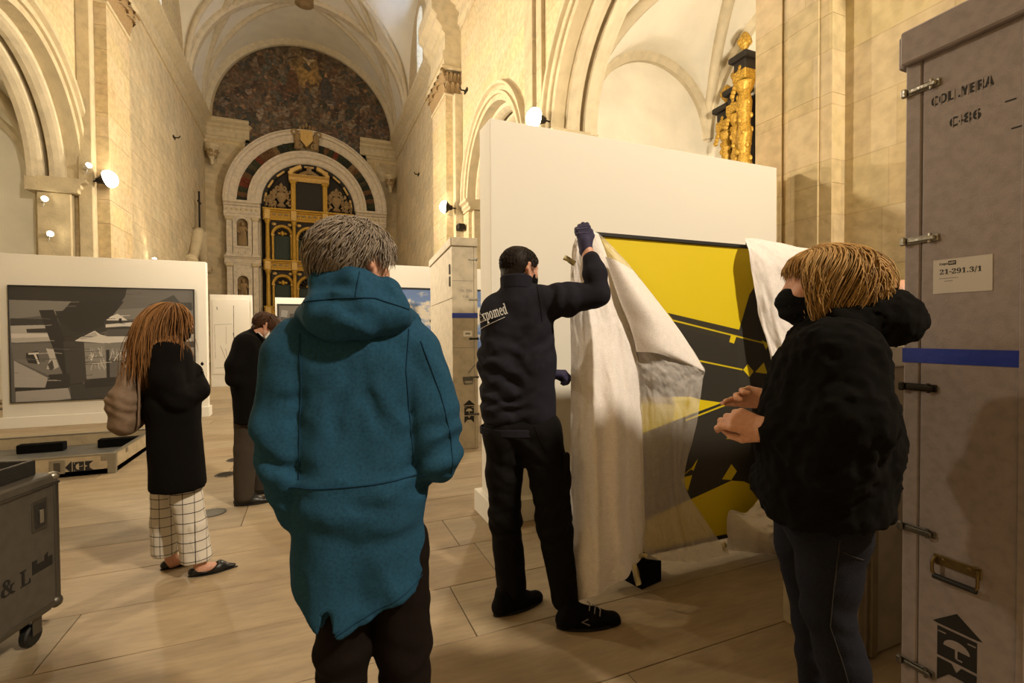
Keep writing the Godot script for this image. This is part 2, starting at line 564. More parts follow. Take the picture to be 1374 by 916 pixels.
	for h in [["hair_grey", Color(0.53, 0.49, 0.45)], ["hair_black", Color(0.14, 0.11, 0.095)], ["hair_blond", Color(0.70, 0.56, 0.36)], ["hair_red", Color(0.58, 0.42, 0.26)], ["hair_brown", Color(0.26, 0.17, 0.11)]]:
		mat(h[0], h[1], 0.6)
		M[h[0]].metallic_specular = 0.3
		M[h[0]].vertex_color_use_as_albedo = true
	for q in ["blue_cloth", "black_wool", "plush", "navy_fleece", "black_twill", "brown_twill", "grey_flannel", "denim", "mask_black", "suede_black", "foam", "seam", "dark_seam"]: M[q].metallic_specular = 0.22
	# white windowpane check
	im = Image.create(256, 256, false, Image.FORMAT_RGB8)
	im.fill(Color(0.80, 0.78, 0.74))
	for k in 4:
		im.fill_rect(Rect2i(k * 64, 0, 5, 256), Color(0.14, 0.12, 0.13))
		im.fill_rect(Rect2i(0, k * 64, 256, 5), Color(0.14, 0.12, 0.13))
	mat("check", Color(1, 1, 1), 0.85, 0.0, tex(im), 4.4, grain, 0.15)
	# thin non-woven wrapping: white fibres, lets light through
	im = Image.create(512, 512, false, Image.FORMAT_RGB8)
	im.fill(Color(0.95, 0.94, 0.92))
	speckle(im, 61, 0.03, 0.04); speckle(im, 62, 0.15, 0.10)
	var s := mat("fleece_sheet", Color(0.95, 0.94, 0.955), 0.8, 0.0, tex(im), 1.5, grain, 0.12)
	s.backlight_enabled = true
	s.backlight = Color(0.5, 0.49, 0.48)
	var s2: StandardMaterial3D = s.duplicate()
	s2.resource_name = "thin_sheet"
	s2.transparency = BaseMaterial3D.TRANSPARENCY_ALPHA
	s2.albedo_color.a = 0.48
	M.thin_sheet = s2
	var lamp := mat("lamp_glow", Color(1, 0.95, 0.85), 0.4)
	lamp.emission_enabled = true
	lamp.emission = Color(1.0, 0.93, 0.78)
	lamp.emission_energy_multiplier = 30.0
	var glass := mat("window_glass", Color(0.9, 0.95, 1.0, 0.12), 0.1)
	glass.transparency = BaseMaterial3D.TRANSPARENCY_ALPHA

# ------------------------------------------------------------------ lamps
func floodlight(at: Vector3, towards: Vector3, energy: float, c: Color, label: String, size := 0.18, cone := true):
	var t := thing("floodlight", label, "floodlight", at, 0, "")
	var d := towards.normalized()
	var b := Basis.looking_at(-d, Vector3.UP)     # +z along d
	var xf := Transform3D(b, Vector3.ZERO)
	var g := Geo.new()
	g.lathe([Vector2(0.0, -0.20), Vector2(0.06, -0.20), Vector2(0.09, -0.10), Vector2(0.2, 0.0), Vector2(0.21, 0.015)], 16, xf * Transform3D(Basis(Vector3.RIGHT, PI / 2), Vector3.ZERO))
	part("housing", g, M.iron, t)
	g = Geo.new()
	g.ball(Vector3(0, 0, 0.0), Vector3(0.19, 0.19, 0.15), 16, 10, xf * Transform3D(Basis(), Vector3(0, 0, 0.06)))
	part("lamp_lens", g, M.lamp_glow, t)
	g = Geo.new()
	g.tube([xf * Vector3(0, 0, -0.15), xf * Vector3(0, 0, -0.32)], 0.02, 6)
	part("bracket", g, M.iron, t)
	var l: Light3D = SpotLight3D.new() if cone else OmniLight3D.new()
	l.name = "light"
	l.position = d * 0.24
	l.basis = Basis.looking_at(d, Vector3.UP)
	l.light_color = c
	l.light_energy = energy
	l.light_size = size
	if cone:
		l.set("spot_angle", 82.0)
		l.set("spot_angle_attenuation", 1.0)
		l.set("spot_range", 60.0)
		l.set("spot_attenuation", 2.0)
	else:
		l.set("omni_range", 60.0)
		l.set("omni_attenuation", 2.0)
	l.shadow_enabled = true
	t.add_child(l)

# ------------------------------------------------------------------ the church
const XL := -4.8
const XR := 4.6
const ZA := -28.3
const TOP := 12.2      # springing of the vault

func arch_frames(at: Vector3, r: float, out: Vector3, side: Vector3, n := 28, a0 := 0.0, a1 := PI) -> Array:
	# frames round an arch: x radial, y out of the wall, z along the path
	var fs := []
	for i in n + 1:
		var a := a0 + (a1 - a0) * i / n
		var rad := side * cos(a) + Vector3.UP * sin(a)
		fs.append(Transform3D(Basis(rad, out, rad.cross(out)), at + rad * r))
	if fs[0].basis.z.dot(fs[1].origin - fs[0].origin) < 0: fs.reverse()
	return fs

func straight(a: Vector3, b: Vector3, out: Vector3) -> Array:   # x out of the wall, y up
	var z := (b - a).normalized()
	if out.cross(Vector3.UP).dot(z) < 0:
		var t := a; a = b; b = t
	var bs := Basis(out, Vector3.UP, out.cross(Vector3.UP))
	return [Transform3D(bs, a), Transform3D(bs, b)]

func wall_strip(X: float, inward: float, z0: float, z1: float, top: float, thick: float, holes: Array) -> Geo:
	# wall along z with round-headed holes [zc, r, foot, spring]
	var g := Geo.new()
	var zs := []
	var z := z0
	while z > z1:
		zs.append(z); z -= 1.0
	zs.append(z1)
	for h in holes:
		for i in 33:
			zs.append(h[0] + h[1] * cos(PI * i / 32))
	zs.sort()
	var xb := X - inward * thick
	for i in zs.size() - 1:
		var a: float = zs[i]; var b: float = zs[i + 1]
		if b - a < 0.0005: continue
		var mid := (a + b) / 2
		var at_a := [0.0]; var at_b := [0.0]
		for h in holes:
			if absf(mid - h[0]) < h[1]:
				for k in 2:
					var zz: float = [a, b][k]
					var arr: Array = [at_a, at_b][k]
					arr.append(h[2]); arr.append(h[3] + sqrt(maxf(0.0, h[1] * h[1] - (zz - h[0]) ** 2)))
				var e := at_a.size()
				g.quad(Vector3(X, at_a[e - 1], a), Vector3(X, at_b[e - 1], b), Vector3(xb, at_b[e - 1], b), Vector3(xb, at_a[e - 1], a))
				if h[2] > 0: g.quad(Vector3(X, h[2], a), Vector3(xb, h[2], a), Vector3(xb, h[2], b), Vector3(X, h[2], b))
		at_a.append(top); at_b.append(top)
		for k in range(0, at_a.size(), 2):
			if at_a[k + 1] - at_a[k] < 0.001 and at_b[k + 1] - at_b[k] < 0.001: continue
			for x in [X, xb]:
				var q := [Vector3(x, at_a[k], a), Vector3(x, at_b[k], b), Vector3(x, at_b[k + 1], b), Vector3(x, at_a[k + 1], a)]
				if (x == X) == (inward < 0): g.quad(q[0], q[1], q[2], q[3])
				else: g.quad(q[3], q[2], q[1], q[0])
	for h in holes:
		for s in [-1.0, 1.0]:
			var zz: float = h[0] + s * h[1]
			g.quad(Vector3(X, h[2], zz), Vector3(X, h[3], zz), Vector3(xb, h[3], zz), Vector3(xb, h[2], zz))
	return g

const ARCHIVOLT := [Vector2(-0.04, -0.3), Vector2(-0.04, 0.05), Vector2(0.10, 0.05), Vector2(0.10, 0.11), Vector2(0.17, 0.13), Vector2(0.19, 0.07), Vector2(0.30, 0.06), Vector2(0.33, 0.15), Vector2(0.39, 0.16), Vector2(0.40, -0.05)]

func archivolt(called: String, at: Vector3, r: float, out: Vector3, side: Vector3, m: Material, parent: Node, k := 1.0):
	var prof := []
	for p in ARCHIVOLT: prof.append(p * k)
	prof.reverse()
	var ring := part(called, Geo.new().sweep(prof, arch_frames(at, r, out, side, 36)), m, parent)
	return ring

func groin(x0: float, x1: float, z0: float, z1: float, spring: float, rx: float, rz: float) -> Geo:
	# ceiling of two crossing barrels over a rectangle
	var xc := (x0 + x1) / 2; var zc := (z0 + z1) / 2; var hx := absf(x1 - x0) / 2; var hz := absf(z1 - z0) / 2
	return Geo.new().grid(func(u: float, v: float):
		var a := cos(PI * u); var b := cos(PI * v)
		return Vector3(xc - a * hx, spring + maxf(rx * sqrt(maxf(0, 1 - a * a)), rz * sqrt(maxf(0, 1 - b * b))), zc - b * hz), 28, 28)

func chapel(called: String, x0: float, x1: float, z0: float, z1: float, spring: float, rx: float, rz: float, label: String):
	# x0 the nave side, x1 the back; z0 far, z1 near
	var t := thing(called, label, "chapel", Vector3.ZERO, 0, "", "structure")
	var s := signf(x1 - x0)
	var top := spring + maxf(rx, rz) + 0.3
	part("back_wall", bx(Vector3(x1 + s * 0.15, top / 2, (z0 + z1) / 2), Vector3(0.3, top, absf(z1 - z0) + 0.6)), M.plaster, t)
	part("far_wall", bx(Vector3((x0 + x1) / 2, top / 2, z0 - 0.15), Vector3(absf(x1 - x0), top, 0.3)), M.plaster, t)
	part("near_wall", bx(Vector3((x0 + x1) / 2, top / 2, z1 + 0.15), Vector3(absf(x1 - x0), top, 0.3)), M.plaster, t)
	part("vault", groin(x0, x1, z0, z1, spring, rx, rz), M.plaster, t)
	part("roof_slab", bx(Vector3((x0 + x1) / 2, top + 0.1, (z0 + z1) / 2), Vector3(absf(x1 - x0) + 0.6, 0.2, absf(z1 - z0) + 0.6)), M.plaster, t)
	var rib := [Vector2(-0.17, -0.05), Vector2(-0.17, 0.10), Vector2(-0.06, 0.16), Vector2(0.03, 0.16), Vector2(0.05, -0.05)]
	var hx := absf(x1 - x0) / 2; var hz := absf(z1 - z0) / 2
	for e in [[Vector3((x0 + x1) / 2, spring, z0), Vector3(0, 0, 1), Vector3(1, 0, 0), hx, rx], [Vector3((x0 + x1) / 2, spring, z1), Vector3(0, 0, -1), Vector3(1, 0, 0), hx, rx], [Vector3(x1, spring, (z0 + z1) / 2), Vector3(-s, 0, 0), Vector3(0, 0, 1), hz, rz]]:
		var fs := arch_frames(e[0], e[3], e[1], e[2], 28)
		for f in fs.size():
			fs[f].origin.y = spring + (fs[f].origin.y - spring) * e[4] / e[3]
		part("wall_rib", Geo.new().sweep(rib, fs), M.rib, t)
	for c in [[1.0, 1.0], [1.0, -1.0]]:     # the two diagonals follow the groins
		var g := Geo.new()
		var path := []
		for i in 25:
			var a := PI * i / 24
			var q := cos(a)
			path.append(Vector3((x0 + x1) / 2 + q * hx * c[0], spring + maxf(rx, rz) * sin(a) - 0.03, (z0 + z1) / 2 + q * hz * c[1]))
		g.tube(path, 0.13, 6)
		part("diagonal_rib", g, M.rib, t)

func leaf(g: Geo, at: Vector3, out: Vector3, h: float, w: float):
	# one curling acanthus leaf standing on the face `out`
	var side := Vector3.UP.cross(out)
	g.grid(func(u: float, v: float):
		var y := 1.0 - v
		var c := (u - 0.5) * 2
		var ww := w * (0.45 + 0.55 * sin(PI * minf(1, y * 0.8 + 0.15))) * (1.0 + 0.14 * sin(y * 22))
		var curl := 0.10 * h + 0.42 * h * pow(y, 3.0)
		var drop := h * (y if y < 0.86 else 0.86 - (y - 0.86) * 0.9)
		return at + side * c * ww * 0.5 + Vector3.UP * drop + out * (curl * (1 - 0.25 * c * c) + 0.02 * cos(c * 9)), 8, 10)

func capital(parent: Node, c: Vector3, w: float, d: float, h: float):
	# corinthian capital: bell, two rows of leaves, corner volutes, abacus. c = middle of its foot; w along z, d along x
	part("capital_bell", Geo.new().box(c + Vector3(0, h * 0.42, 0), Vector3(d, h * 0.84, w), 0.03), M.carving, parent)
	part("necking", bx(c + Vector3(0, 0.03, 0), Vector3(d + 0.10, 0.07, w + 0.10), 0.02), M.moulding, parent)
	part("abacus", bx(c + Vector3(0, h * 0.93, 0), Vector3(d + 0.34, h * 0.14, w + 0.34), 0.03), M.moulding, parent)
	for f in [[Vector3(1, 0, 0), d, w], [Vector3(-1, 0, 0), d, w], [Vector3(0, 0, 1), w, d], [Vector3(0, 0, -1), w, d]]:
		var side: Vector3 = Vector3.UP.cross(f[0])
		for row in 2:
			var n := 3 if row == 0 else 4
			for i in n:
				var g := Geo.new()
				leaf(g, c + f[0] * f[1] * 0.5 + side * f[2] * ((i + 0.5) / n - 0.5) + Vector3(0, 0.05 + row * h * 0.33, 0), f[0], h * 0.46, f[2] / n * 1.15)
				part("acanthus_leaf", g, M.carving, parent)
	for sx in [-1, 1]:
		for sz in [-1, 1]:
			var p := []
			for i in 22:
				var a := i * 0.42
				var r := 0.15 * h * (1 - i / 24.0)
				p.append(c + Vector3(sx * (d * 0.5 + 0.06 + cos(a) * r), h * 0.74 + sin(a) * r, sz * (w * 0.5 + 0.06 + cos(a) * r)))
			part("volute", Geo.new().tube(p, 0.035, 6), M.carving, parent)

func pier(called: String, side: float, front: float, z0: float, z1: float, wall: float, label: String, base_h := 0.0, cap := true):
	# a pilaster of stone blocks: side -1 left wall, 1 right wall; front = x of its face; z0 far, z1 near
	var t := thing(called, label, "pilaster", Vector3.ZERO, 0, "", "structure")
	var y := 0.0
	var w := z1 - z0
	var d := absf(wall - front)
	var xc := (wall + front) / 2
	var k := 0
	while y < 9.05:
		var h := minf(0.55 + 0.12 * ((k * 7) % 3), 9.1 - y)
		var tone := tinted(M.stone, rng.randf_range(0.93, 1.0), rng.randf_range(-0.01, 0.025))
		if k % 2 == 0:
			part("stone_block", bx(Vector3(xc, y + h / 2, (z0 + z1) / 2), Vector3(d, h - 0.004, w), 0.006), tone, t)
		else:
			var s := w * rng.randf_range(0.4, 0.6)
			part("stone_block", bx(Vector3(xc, y + h / 2, z0 + s / 2), Vector3(d, h - 0.004, s - 0.004), 0.006), tone, t)
			part("stone_block", bx(Vector3(xc, y + h / 2, z0 + s + (w - s) / 2), Vector3(d, h - 0.004, w - s - 0.004), 0.006), tinted(M.stone, rng.randf_range(0.93, 1.0), 0.01), t)
		y += h
		k += 1
	part("counter_strip", bx(Vector3(wall - side * 0.13 * signf(1), 4.55, (z0 + z1) / 2), Vector3(0.26, 9.1, w + 0.5), 0.015), M.moulding, t)
	part("plinth", bx(Vector3(xc - side * 0.05, 0.3, (z0 + z1) / 2), Vector3(d + 0.1, 0.6, w + 0.14), 0.03), M.moulding, t)
	if cap: capital(t, Vector3(xc, 9.1, (z0 + z1) / 2), w, d, 0.9)
	# block of entablature breaking forward over the capital
	var prof := [Vector2(-d, 0), Vector2(0.06, 0), Vector2(0.06, 0.22), Vector2(0.10, 0.22), Vector2(0.10, 0.45), Vector2(0.03, 0.5), Vector2(0.03, 1.0), Vector2(0.12, 1.08), Vector2(0.12, 1.2), Vector2(0.3, 1.4), Vector2(0.3, 1.55), Vector2(0.45, 1.7), Vector2(0.45, 2.2), Vector2(-d, 2.2)]
	var o := Vector3(-side, 0, 0)
	var e := Geo.new()
	e.sweep(prof, straight(Vector3(front, 10.0, z0 - 0.12), Vector3(front, 10.0, z1 + 0.12), o))
	for zz in [z0 - 0.12, z1 + 0.12]:
		var poly := PackedVector2Array(prof)
		e.prism(poly, -0.01, 0.01, Transform3D(Basis(o, Vector3.UP, o.cross(Vector3.UP)), Vector3(front, 10.0, zz)))
	part("entablature_block", e, M.moulding, t)

func vault_height(x: float, z: float) -> float:
	var b := 4.65 * sqrt(maxf(0.0, 1.0 - pow((x + 0.1) / 4.72, 2)))
	var l := 0.0
	for c in [-21.3, -14.7, -8.1, -1.5]:
		l = maxf(l, 4.1 * sqrt(maxf(0.0, 1.0 - pow((z - c) / 3.05, 2))))
	return TOP + maxf(b, l)

func build_shell():
	# --- floor: slabs of pale stone laid across the nave
	var floor_node := thing("floor", "pale stone floor laid in long slabs across the nave", "floor", Vector3.ZERO, 0, "", "structure")
	part("bed", bx(Vector3(0, -0.16, -11), Vector3(22, 0.30, 36)), M.tile_bed, floor_node)
	M.tile.uv1_world_triplanar = true
	var tones := []
	for i in 6: tones.append(tinted(M.tile, [1.0, 0.95, 1.04, 0.98, 0.92, 1.02][i], [0.0, 0.01, -0.01, 0.015, 0.0, -0.01][i]))
	var meshes := {}
	var rest := Geo.new()
	var z := 5.06
	var row := 0
	while z > ZA:
		var near_row := z < 0.3 and z > -14.2
		var x: float = XL - 0.5 - [0.0, 1.3, 0.6, 1.8][row % 4]
		while x < XR + 0.6:
			var w: float = [2.4, 2.1, 2.7][(row + int(absf(x) * 3.0)) % 3]
			var c := Vector3(x + w / 2, -0.012, z - 0.24)
			var s := Vector3(w - 0.005, 0.024, 0.475)
			if near_row:
				if not meshes.has(w): meshes[w] = Geo.new().box(Vector3.ZERO, s, 0.0015).done()
				var tile := part("floor_slab", meshes[w], tones[rng.randi() % 6], floor_node, c)
				tile.position.y = -0.012 - rng.randf() * 0.0006
			else:
				rest.box(c, s)
			x += w
		z -= 0.48
		row += 1
	tag(part("far_floor_slabs", rest, M.tile, floor_node), "", "", "", "stuff")
	# --- side walls with arches and high windows
	var wl := part("wall_left", wall_strip(XL, 1, 5.5, ZA - 0.3, 17.6, 0.8, [[-11.55, 2.42, 0.0, 4.85], [-4.2, 2.42, 0.0, 4.85], [-20.4, 0.6, 12.9, 14.4], [-14.7, 0.7, 12.9, 14.9], [-8.1, 0.7, 12.9, 14.9]]), M.stone, self)
	tag(wl, "tall ashlar nave wall with wide chapel arches on the left", "wall", "", "structure")
	var wr := part("wall_right", wall_strip(XR, -1, 5.5, ZA - 0.3, 17.6, 0.8, [[-12.5, 2.1, 0.0, 5.5], [-6.3, 2.5, 0.0, 5.4], [1.0, 2.25, 0.0, 5.4], [-21.6, 0.6, 13.2, 15.2], [-14.7, 0.7, 12.9, 14.9], [-8.1, 0.7, 12.9, 14.9]]), M.stone, self)
	tag(wr, "tall ashlar nave wall with chapel arches on the right", "wall", "", "structure")
	tag(part("wall_back", bx(Vector3(0, 8.8, 5.8), Vector3(13, 17.6, 0.6)), M.stone, self), "plain stone end wall behind the viewer", "wall", "", "structure")
	for a in [["chapel_arch", -1.0, -11.55, 2.42, 4.85, "moulded round arch over the left chapel"], ["chapel_arch", -1.0, -4.2, 2.42, 4.85, "moulded round arch nearest the viewer on the left"], ["chapel_arch", 1.0, -12.5, 2.1, 5.5, "narrow moulded arch behind the left end of the big white panel"], ["chapel_arch", 1.0, -6.3, 2.5, 5.4, "wide moulded arch above the big white panel"], ["chapel_arch", 1.0, 1.0, 2.25, 5.4, "moulded arch behind the near right crate"]]:
		var X := XL if a[1] < 0 else XR
		var out := Vector3(-a[1], 0, 0)
		var t := thing(a[0], a[5], "arch", Vector3.ZERO, 0, "", "structure")
		archivolt("archivolt", Vector3(X, a[4], a[2]), a[3], out, Vector3(0, 0, 1), M.moulding, t)
		# inner orders, stepping in towards the chapel
		var order := [Vector2(0.12, -0.25), Vector2(0.12, 0.0), Vector2(-0.14, 0.0), Vector2(-0.17, -0.06), Vector2(-0.20, -0.16), Vector2(-0.20, -0.25)]
		part("inner_order", Geo.new().sweep(order, arch_frames(Vector3(X, a[4], a[2]) - out * 0.22, a[3], out, Vector3(0, 0, 1), 36)), M.rib, t)
		part("inner_order", Geo.new().sweep(order, arch_frames(Vector3(X, a[4], a[2]) - out * 0.56, a[3] - 0.12, out, Vector3(0, 0, 1), 36)), M.rib, t)
		for s in [-1.0, 1.0]:
			if s > 0 and a[2] == -6.3: continue      # the broad near pier stands there
			var prof := [Vector2(-0.85, -0.28), Vector2(0.05, -0.28), Vector2(0.05, -0.2), Vector2(0.10, -0.16), Vector2(0.10, -0.08), Vector2(0.19, -0.03), Vector2(0.19, 0.04), Vector2(-0.85, 0.04)]
			var zz: float = a[2] + s * a[3]
			var e := Geo.new()
			e.sweep(prof, straight(Vector3(X, a[4], zz - 0.3 * s), Vector3(X, a[4], zz + 0.42 * s), out))
			for q in [zz - 0.3 * s, zz + 0.42 * s]:
				e.prism(PackedVector2Array(prof), -0.005, 0.005, Transform3D(Basis(out, Vector3.UP, out.cross(Vector3.UP)), Vector3(X, a[4], q)))
			part("impost", e, M.moulding, t)
			part("jamb", bx(Vector3(X - out.x * 0.40, (a[4] - 0.28) / 2, zz - s * 0.10), Vector3(0.6, a[4] - 0.28, 0.22), 0.02), M.moulding, t)
	# --- side chapels
	chapel("chapel", 5.4, 8.8, -8.95, -3.65, 5.95, 1.65, 2.35, "vaulted side chapel behind the wide right arch")
	chapel("chapel", 5.4, 8.4, -15.0, -10.0, 5.5, 1.5, 2.3, "vaulted side chapel behind the narrow right arch")
	chapel("chapel", -5.6, -9.2, -14.2, -8.9, 4.9, 1.75, 2.5, "vaulted side chapel behind the left arch")
	chapel("chapel", -5.6, -9.2, -7.0, -1.4, 4.9, 1.75, 2.5, "vaulted side chapel at the left of the viewer")
	chapel("chapel", 5.4, 8.8, -1.6, 3.6, 5.95, 1.65, 2.35, "vaulted side chapel behind the near right crate")
	# --- piers
	pier("pier", -1, -4.3, -15.6, -14.1, XL, "stone pilaster with carved capital on the left nave wall")
	pier("pier", 1, 4.1, -17.2, -15.4, XR, "stone pilaster with carved capital on the right nave wall")
	pier("pier", -1, -4.3, -8.6, -7.1, XL, "stone pilaster at the left of the viewer")
	var np := thing("pier", "broad stepped stone pier behind the crate on the right", "pilaster", Vector3.ZERO, 0, "", "structure")
	var y := 0.0
	var k := 0
	while y < 12.0:
		var h := 0.62 + 0.1 * ((k * 5) % 3)
		for s in [[4.4, -3.81, -3.50], [4.425, -3.50, -3.43], [4.4, -3.43, -3.12], [4.42, -3.12, -3.0], [4.66, -3.0, -2.83], [4.81, -2.83, -1.35]]:
			part("stone_block", bx(Vector3((s[0] + 5.4) / 2, y + h / 2, (s[1] + s[2]) / 2), Vector3(5.4 - s[0], h - 0.0015, s[2] - s[1] + 0.001), 0.002), tinted(M.stone, rng.randf_range(0.95, 1.0), rng.randf_range(-0.01, 0.02)), np)
		y += h
		k += 1
	var thin := thing("pier", "slim paired pilaster strips between the two right arches", "pilaster", Vector3.ZERO, 0, "", "structure")
	for s in [[-9.96, -9.55, 0.14], [-9.45, -9.2, 0.09]]:
		y = 0.0
		while y < 11.3:
			part("stone_block", bx(Vector3(XR - s[2] / 2, y + 0.35, (s[0] + s[1]) / 2), Vector3(s[2], 0.696, s[1] - s[0]), 0.01), tinted(M.moulding, rng.randf_range(0.92, 1.0), 0.015), thin)
			y += 0.7
	# --- cornice along both walls and across the altar wall
	var prof := [Vector2(-0.05, -1.0), Vector2(0.05, -1.0), Vector2(0.05, -0.86), Vector2(0.11, -0.82), Vector2(0.11, -0.62), Vector2(0.06, -0.58), Vector2(0.06, -0.42), Vector2(0.17, -0.34), Vector2(0.17, -0.25), Vector2(0.34, -0.14), Vector2(0.34, -0.05), Vector2(0.40, 0.0), Vector2(-0.05, 0.0)]
	tag(part("trim_1", Geo.new().sweep(prof, straight(Vector3(XL, TOP, ZA), Vector3(XL, TOP, 5.5), Vector3(1, 0, 0))), M.moulding, self), "moulded stone cornice along the left nave wall", "cornice", "", "structure")
	tag(part("trim_2", Geo.new().sweep(prof, straight(Vector3(XR, TOP, ZA), Vector3(XR, TOP, 5.5), Vector3(-1, 0, 0))), M.moulding, self), "moulded stone cornice along the right nave wall", "cornice", "", "structure")
	tag(part("trim_3", Geo.new().sweep(prof, straight(Vector3(XL, TOP, ZA), Vector3(-2.8, TOP, ZA), Vector3(0, 0, 1))), M.moulding, self), "short cornice left of the altar arch", "cornice", "", "structure")
	tag(part("trim_4", Geo.new().sweep(prof, straight(Vector3(2.62, TOP, ZA), Vector3(XR, TOP, ZA), Vector3(0, 0, 1))), M.moulding, self), "short cornice right of the altar arch", "cornice", "", "structure")
	# --- nave vault
	var v := thing("ceiling", "cream plastered nave vault with stone ribs and a central boss", "vault", Vector3.ZERO, 0, "", "structure")
	part("vault_web", Geo.new().grid(func(u: float, w: float):
		var x: float = -0.1 - 4.72 * cos(PI * u)
		var zz: float = lerpf(ZA - 0.1, 5.6, w)
		return Vector3(x, vault_height(x, zz), zz), 64, 230), M.plaster, v)
	part("roof_slab", bx(Vector3(0, 17.75, -11.3), Vector3(13, 0.3, 36)), M.plaster, v)
	var band := [Vector2(-0.20, -0.16), Vector2(-0.20, 0.16), Vector2(-0.10, 0.24), Vector2(0.05, 0.24), Vector2(0.05, -0.24), Vector2(-0.10, -0.24)]
	for zz in [-24.6, -18.0, -11.4, -4.8, 1.8]:
		var fs := arch_frames(Vector3(-0.1, TOP, zz), 4.68, Vector3(0, 0, 1), Vector3(1, 0, 0), 40)
		part("transverse_rib", Geo.new().sweep(band, fs), M.rib, v)
	var endp := [Vector2(-0.26, 0.0), Vector2(-0.26, 0.22), Vector2(-0.1, 0.34), Vector2(0.05, 0.34), Vector2(0.05, 0.0)]
	part("wall_rib", Geo.new().sweep(endp, arch_frames(Vector3(-0.1, TOP, ZA), 4.68, Vector3(0, 0, 1), Vector3(1, 0, 0), 40)), M.rib, v)
	for s in [-1.0, 1.0]:
		for e in [[-28.2, -24.6, 1.0], [-28.2, -21.3, 1.15], [-28.2, -18.2, 1.5], [-18.0, -21.3, 1.0], [-18.0, -14.7, 1.0], [-24.6, -21.3, 1.2]]:
			var path := []
			for i in 29:
				var a := PI / 2 * i / 28
				var x: float = -0.1 + s * 4.68 * cos(a)
				var zz: float = lerpf(e[0], e[1], pow(float(i) / 28, e[2]))
				path.append(Vector3(x, vault_height(x, zz) - 0.05, zz))
			part("vault_rib", Geo.new().tube(path, 0.13, 6), M.rib, v)
	for zz in [-24.6, -18.0]:
		var g := Geo.new()
		g.lathe([Vector2(0, -0.2), Vector2(0.16, -0.19), Vector2(0.28, -0.1), Vector2(0.42, -0.06), Vector2(0.48, 0.05), Vector2(0.40, 0.3)], 20, Transform3D(Basis(), Vector3(-0.1, 16.72, zz)))
		part("boss", g, M.carving, v)
	# --- windows
	for w in [["window_1", XL, 1.0, -20.4, 12.9, 14.4, "narrow bright window high on the left wall"], ["window_2", XR, -1.0, -21.6, 13.2, 15.2, "narrow bright window high on the right wall"], ["window_3", XL, 1.0, -14.7, 12.9, 14.9, "high window above the left pilaster"], ["window_4", XR, -1.0, -14.7, 12.9, 14.9, "high window above the far right pilaster"], ["window_5", XL, 1.0, -8.1, 12.9, 14.9, "high window nearest the viewer on the left wall"], ["window_6", XR, -1.0, -8.1, 12.9, 14.9, "high window nearest the viewer on the right wall"]]:
		var t := thing(w[0], w[6], "window", Vector3.ZERO, 0, "", "structure")
		var xx: float = w[1] - w[2] * 0.45
		part("pane", bx(Vector3(xx, (w[4] + w[5] + 0.3) / 2, w[3]), Vector3(0.012, w[5] - w[4] + 0.3, 1.16)), M.window_glass, t)
		var fs := arch_frames(Vector3(xx, w[5], w[3]), 0.58, Vector3(w[2], 0, 0), Vector3(0, 0, 1), 16)
		part("frame", Geo.new().sweep([Vector2(-0.06, -0.04), Vector2(-0.06, 0.04), Vector2(0.03, 0.04), Vector2(0.03, -0.04)], fs), M.iron, t)
		part("mullion", bx(Vector3(xx, (w[4] + w[5]) / 2, w[3]), Vector3(0.05, w[5] - w[4] + 1.1, 0.05)), M.iron, t)
		for q in 4:
			part("glazing_bar", bx(Vector3(xx, lerpf(w[4], w[5], q / 3.0), w[3]), Vector3(0.04, 0.04, 1.16)), M.iron, t)
	# --- courses of ashlar in the bay nearest the altar and beside its arch
	ashlar(wl, Vector3(XL, 0, -16.2), Vector3(0, 0, -1), Vector3(1, 0, 0), 12.0, 11.1)
	ashlar(wr, Vector3(XR, 0, -17.5), Vector3(0, 0, -1), Vector3(-1, 0, 0), 10.7, 11.1)
	# --- small things on the walls
	for e in [[182, XL + 0.02, 10.3, -17.2], [0, XL + 0.02, 9.0, -22.3], [0, XR - 0.02, 8.6, -22.0], [0, XR - 0.02, 9.0, -15.0 + 0.3], [0, XR - 0.02, 10.2, -18.6]]:
		var sd: float = signf(e[1])
		var t := thing("wall_hook", ["", "rusty iron hook on the left wall near the pilaster capital", "rusty iron hook on the left wall towards the altar", "rusty iron hook on the right wall towards the altar", "rusty iron hook on the right wall beside the far pilaster", "rusty iron hook high on the right wall under the cornice"][1 + [182, -22.3, -22.0, -14.7, -18.6].find(e[0] if e[0] else e[3])], "hook", Vector3(e[1], e[2], e[3]))
		part("hook_plate", bx(Vector3.ZERO, Vector3(0.05, 0.10, 0.30), 0.01), M.iron, t)
		part("hook_arm", Geo.new().tube([Vector3(0, 0, 0), Vector3(-sd * 0.15, 0, 0), Vector3(-sd * 0.2, 0.08, 0)], 0.025, 6), M.iron, t)
	var fx := thing("wall_fixture", "small dark box fixed to the right wall above the pale crate", "wall fixture", Vector3(4.5, 4.78, -14.95))
	part("fixture_box", bx(Vector3(-0.06, 0, 0), Vector3(0.22, 0.20, 0.30), 0.02), M.iron, fx)
	part("fixture_arm", bx(Vector3(0.06, -0.02, 0), Vector3(0.08, 0.06, 0.06), 0.01), M.iron, fx)
	for e in [[Vector3(-5.30, 4.38, -13.62), "small white spotlight at the inner side of the left arch, upper one", Vector3(0.5, 0.1, 0.8)], [Vector3(-5.22, 3.63, -13.62), "small white spotlight below its twin inside the left arch", Vector3(0.5, 0.1, 0.8)], [Vector3(-4.55, 5.22, -13.7), "small white spotlight just above the glaring left floodlight", Vector3(0.6, 0.2, 0.7)], [Vector3(-4.60, 3.85, -18.7), "small white spotlight low on the left wall washing it upwards", Vector3(0.1, 0.9, 0.3)]]:
		spot(e[0], e[2], e[1])

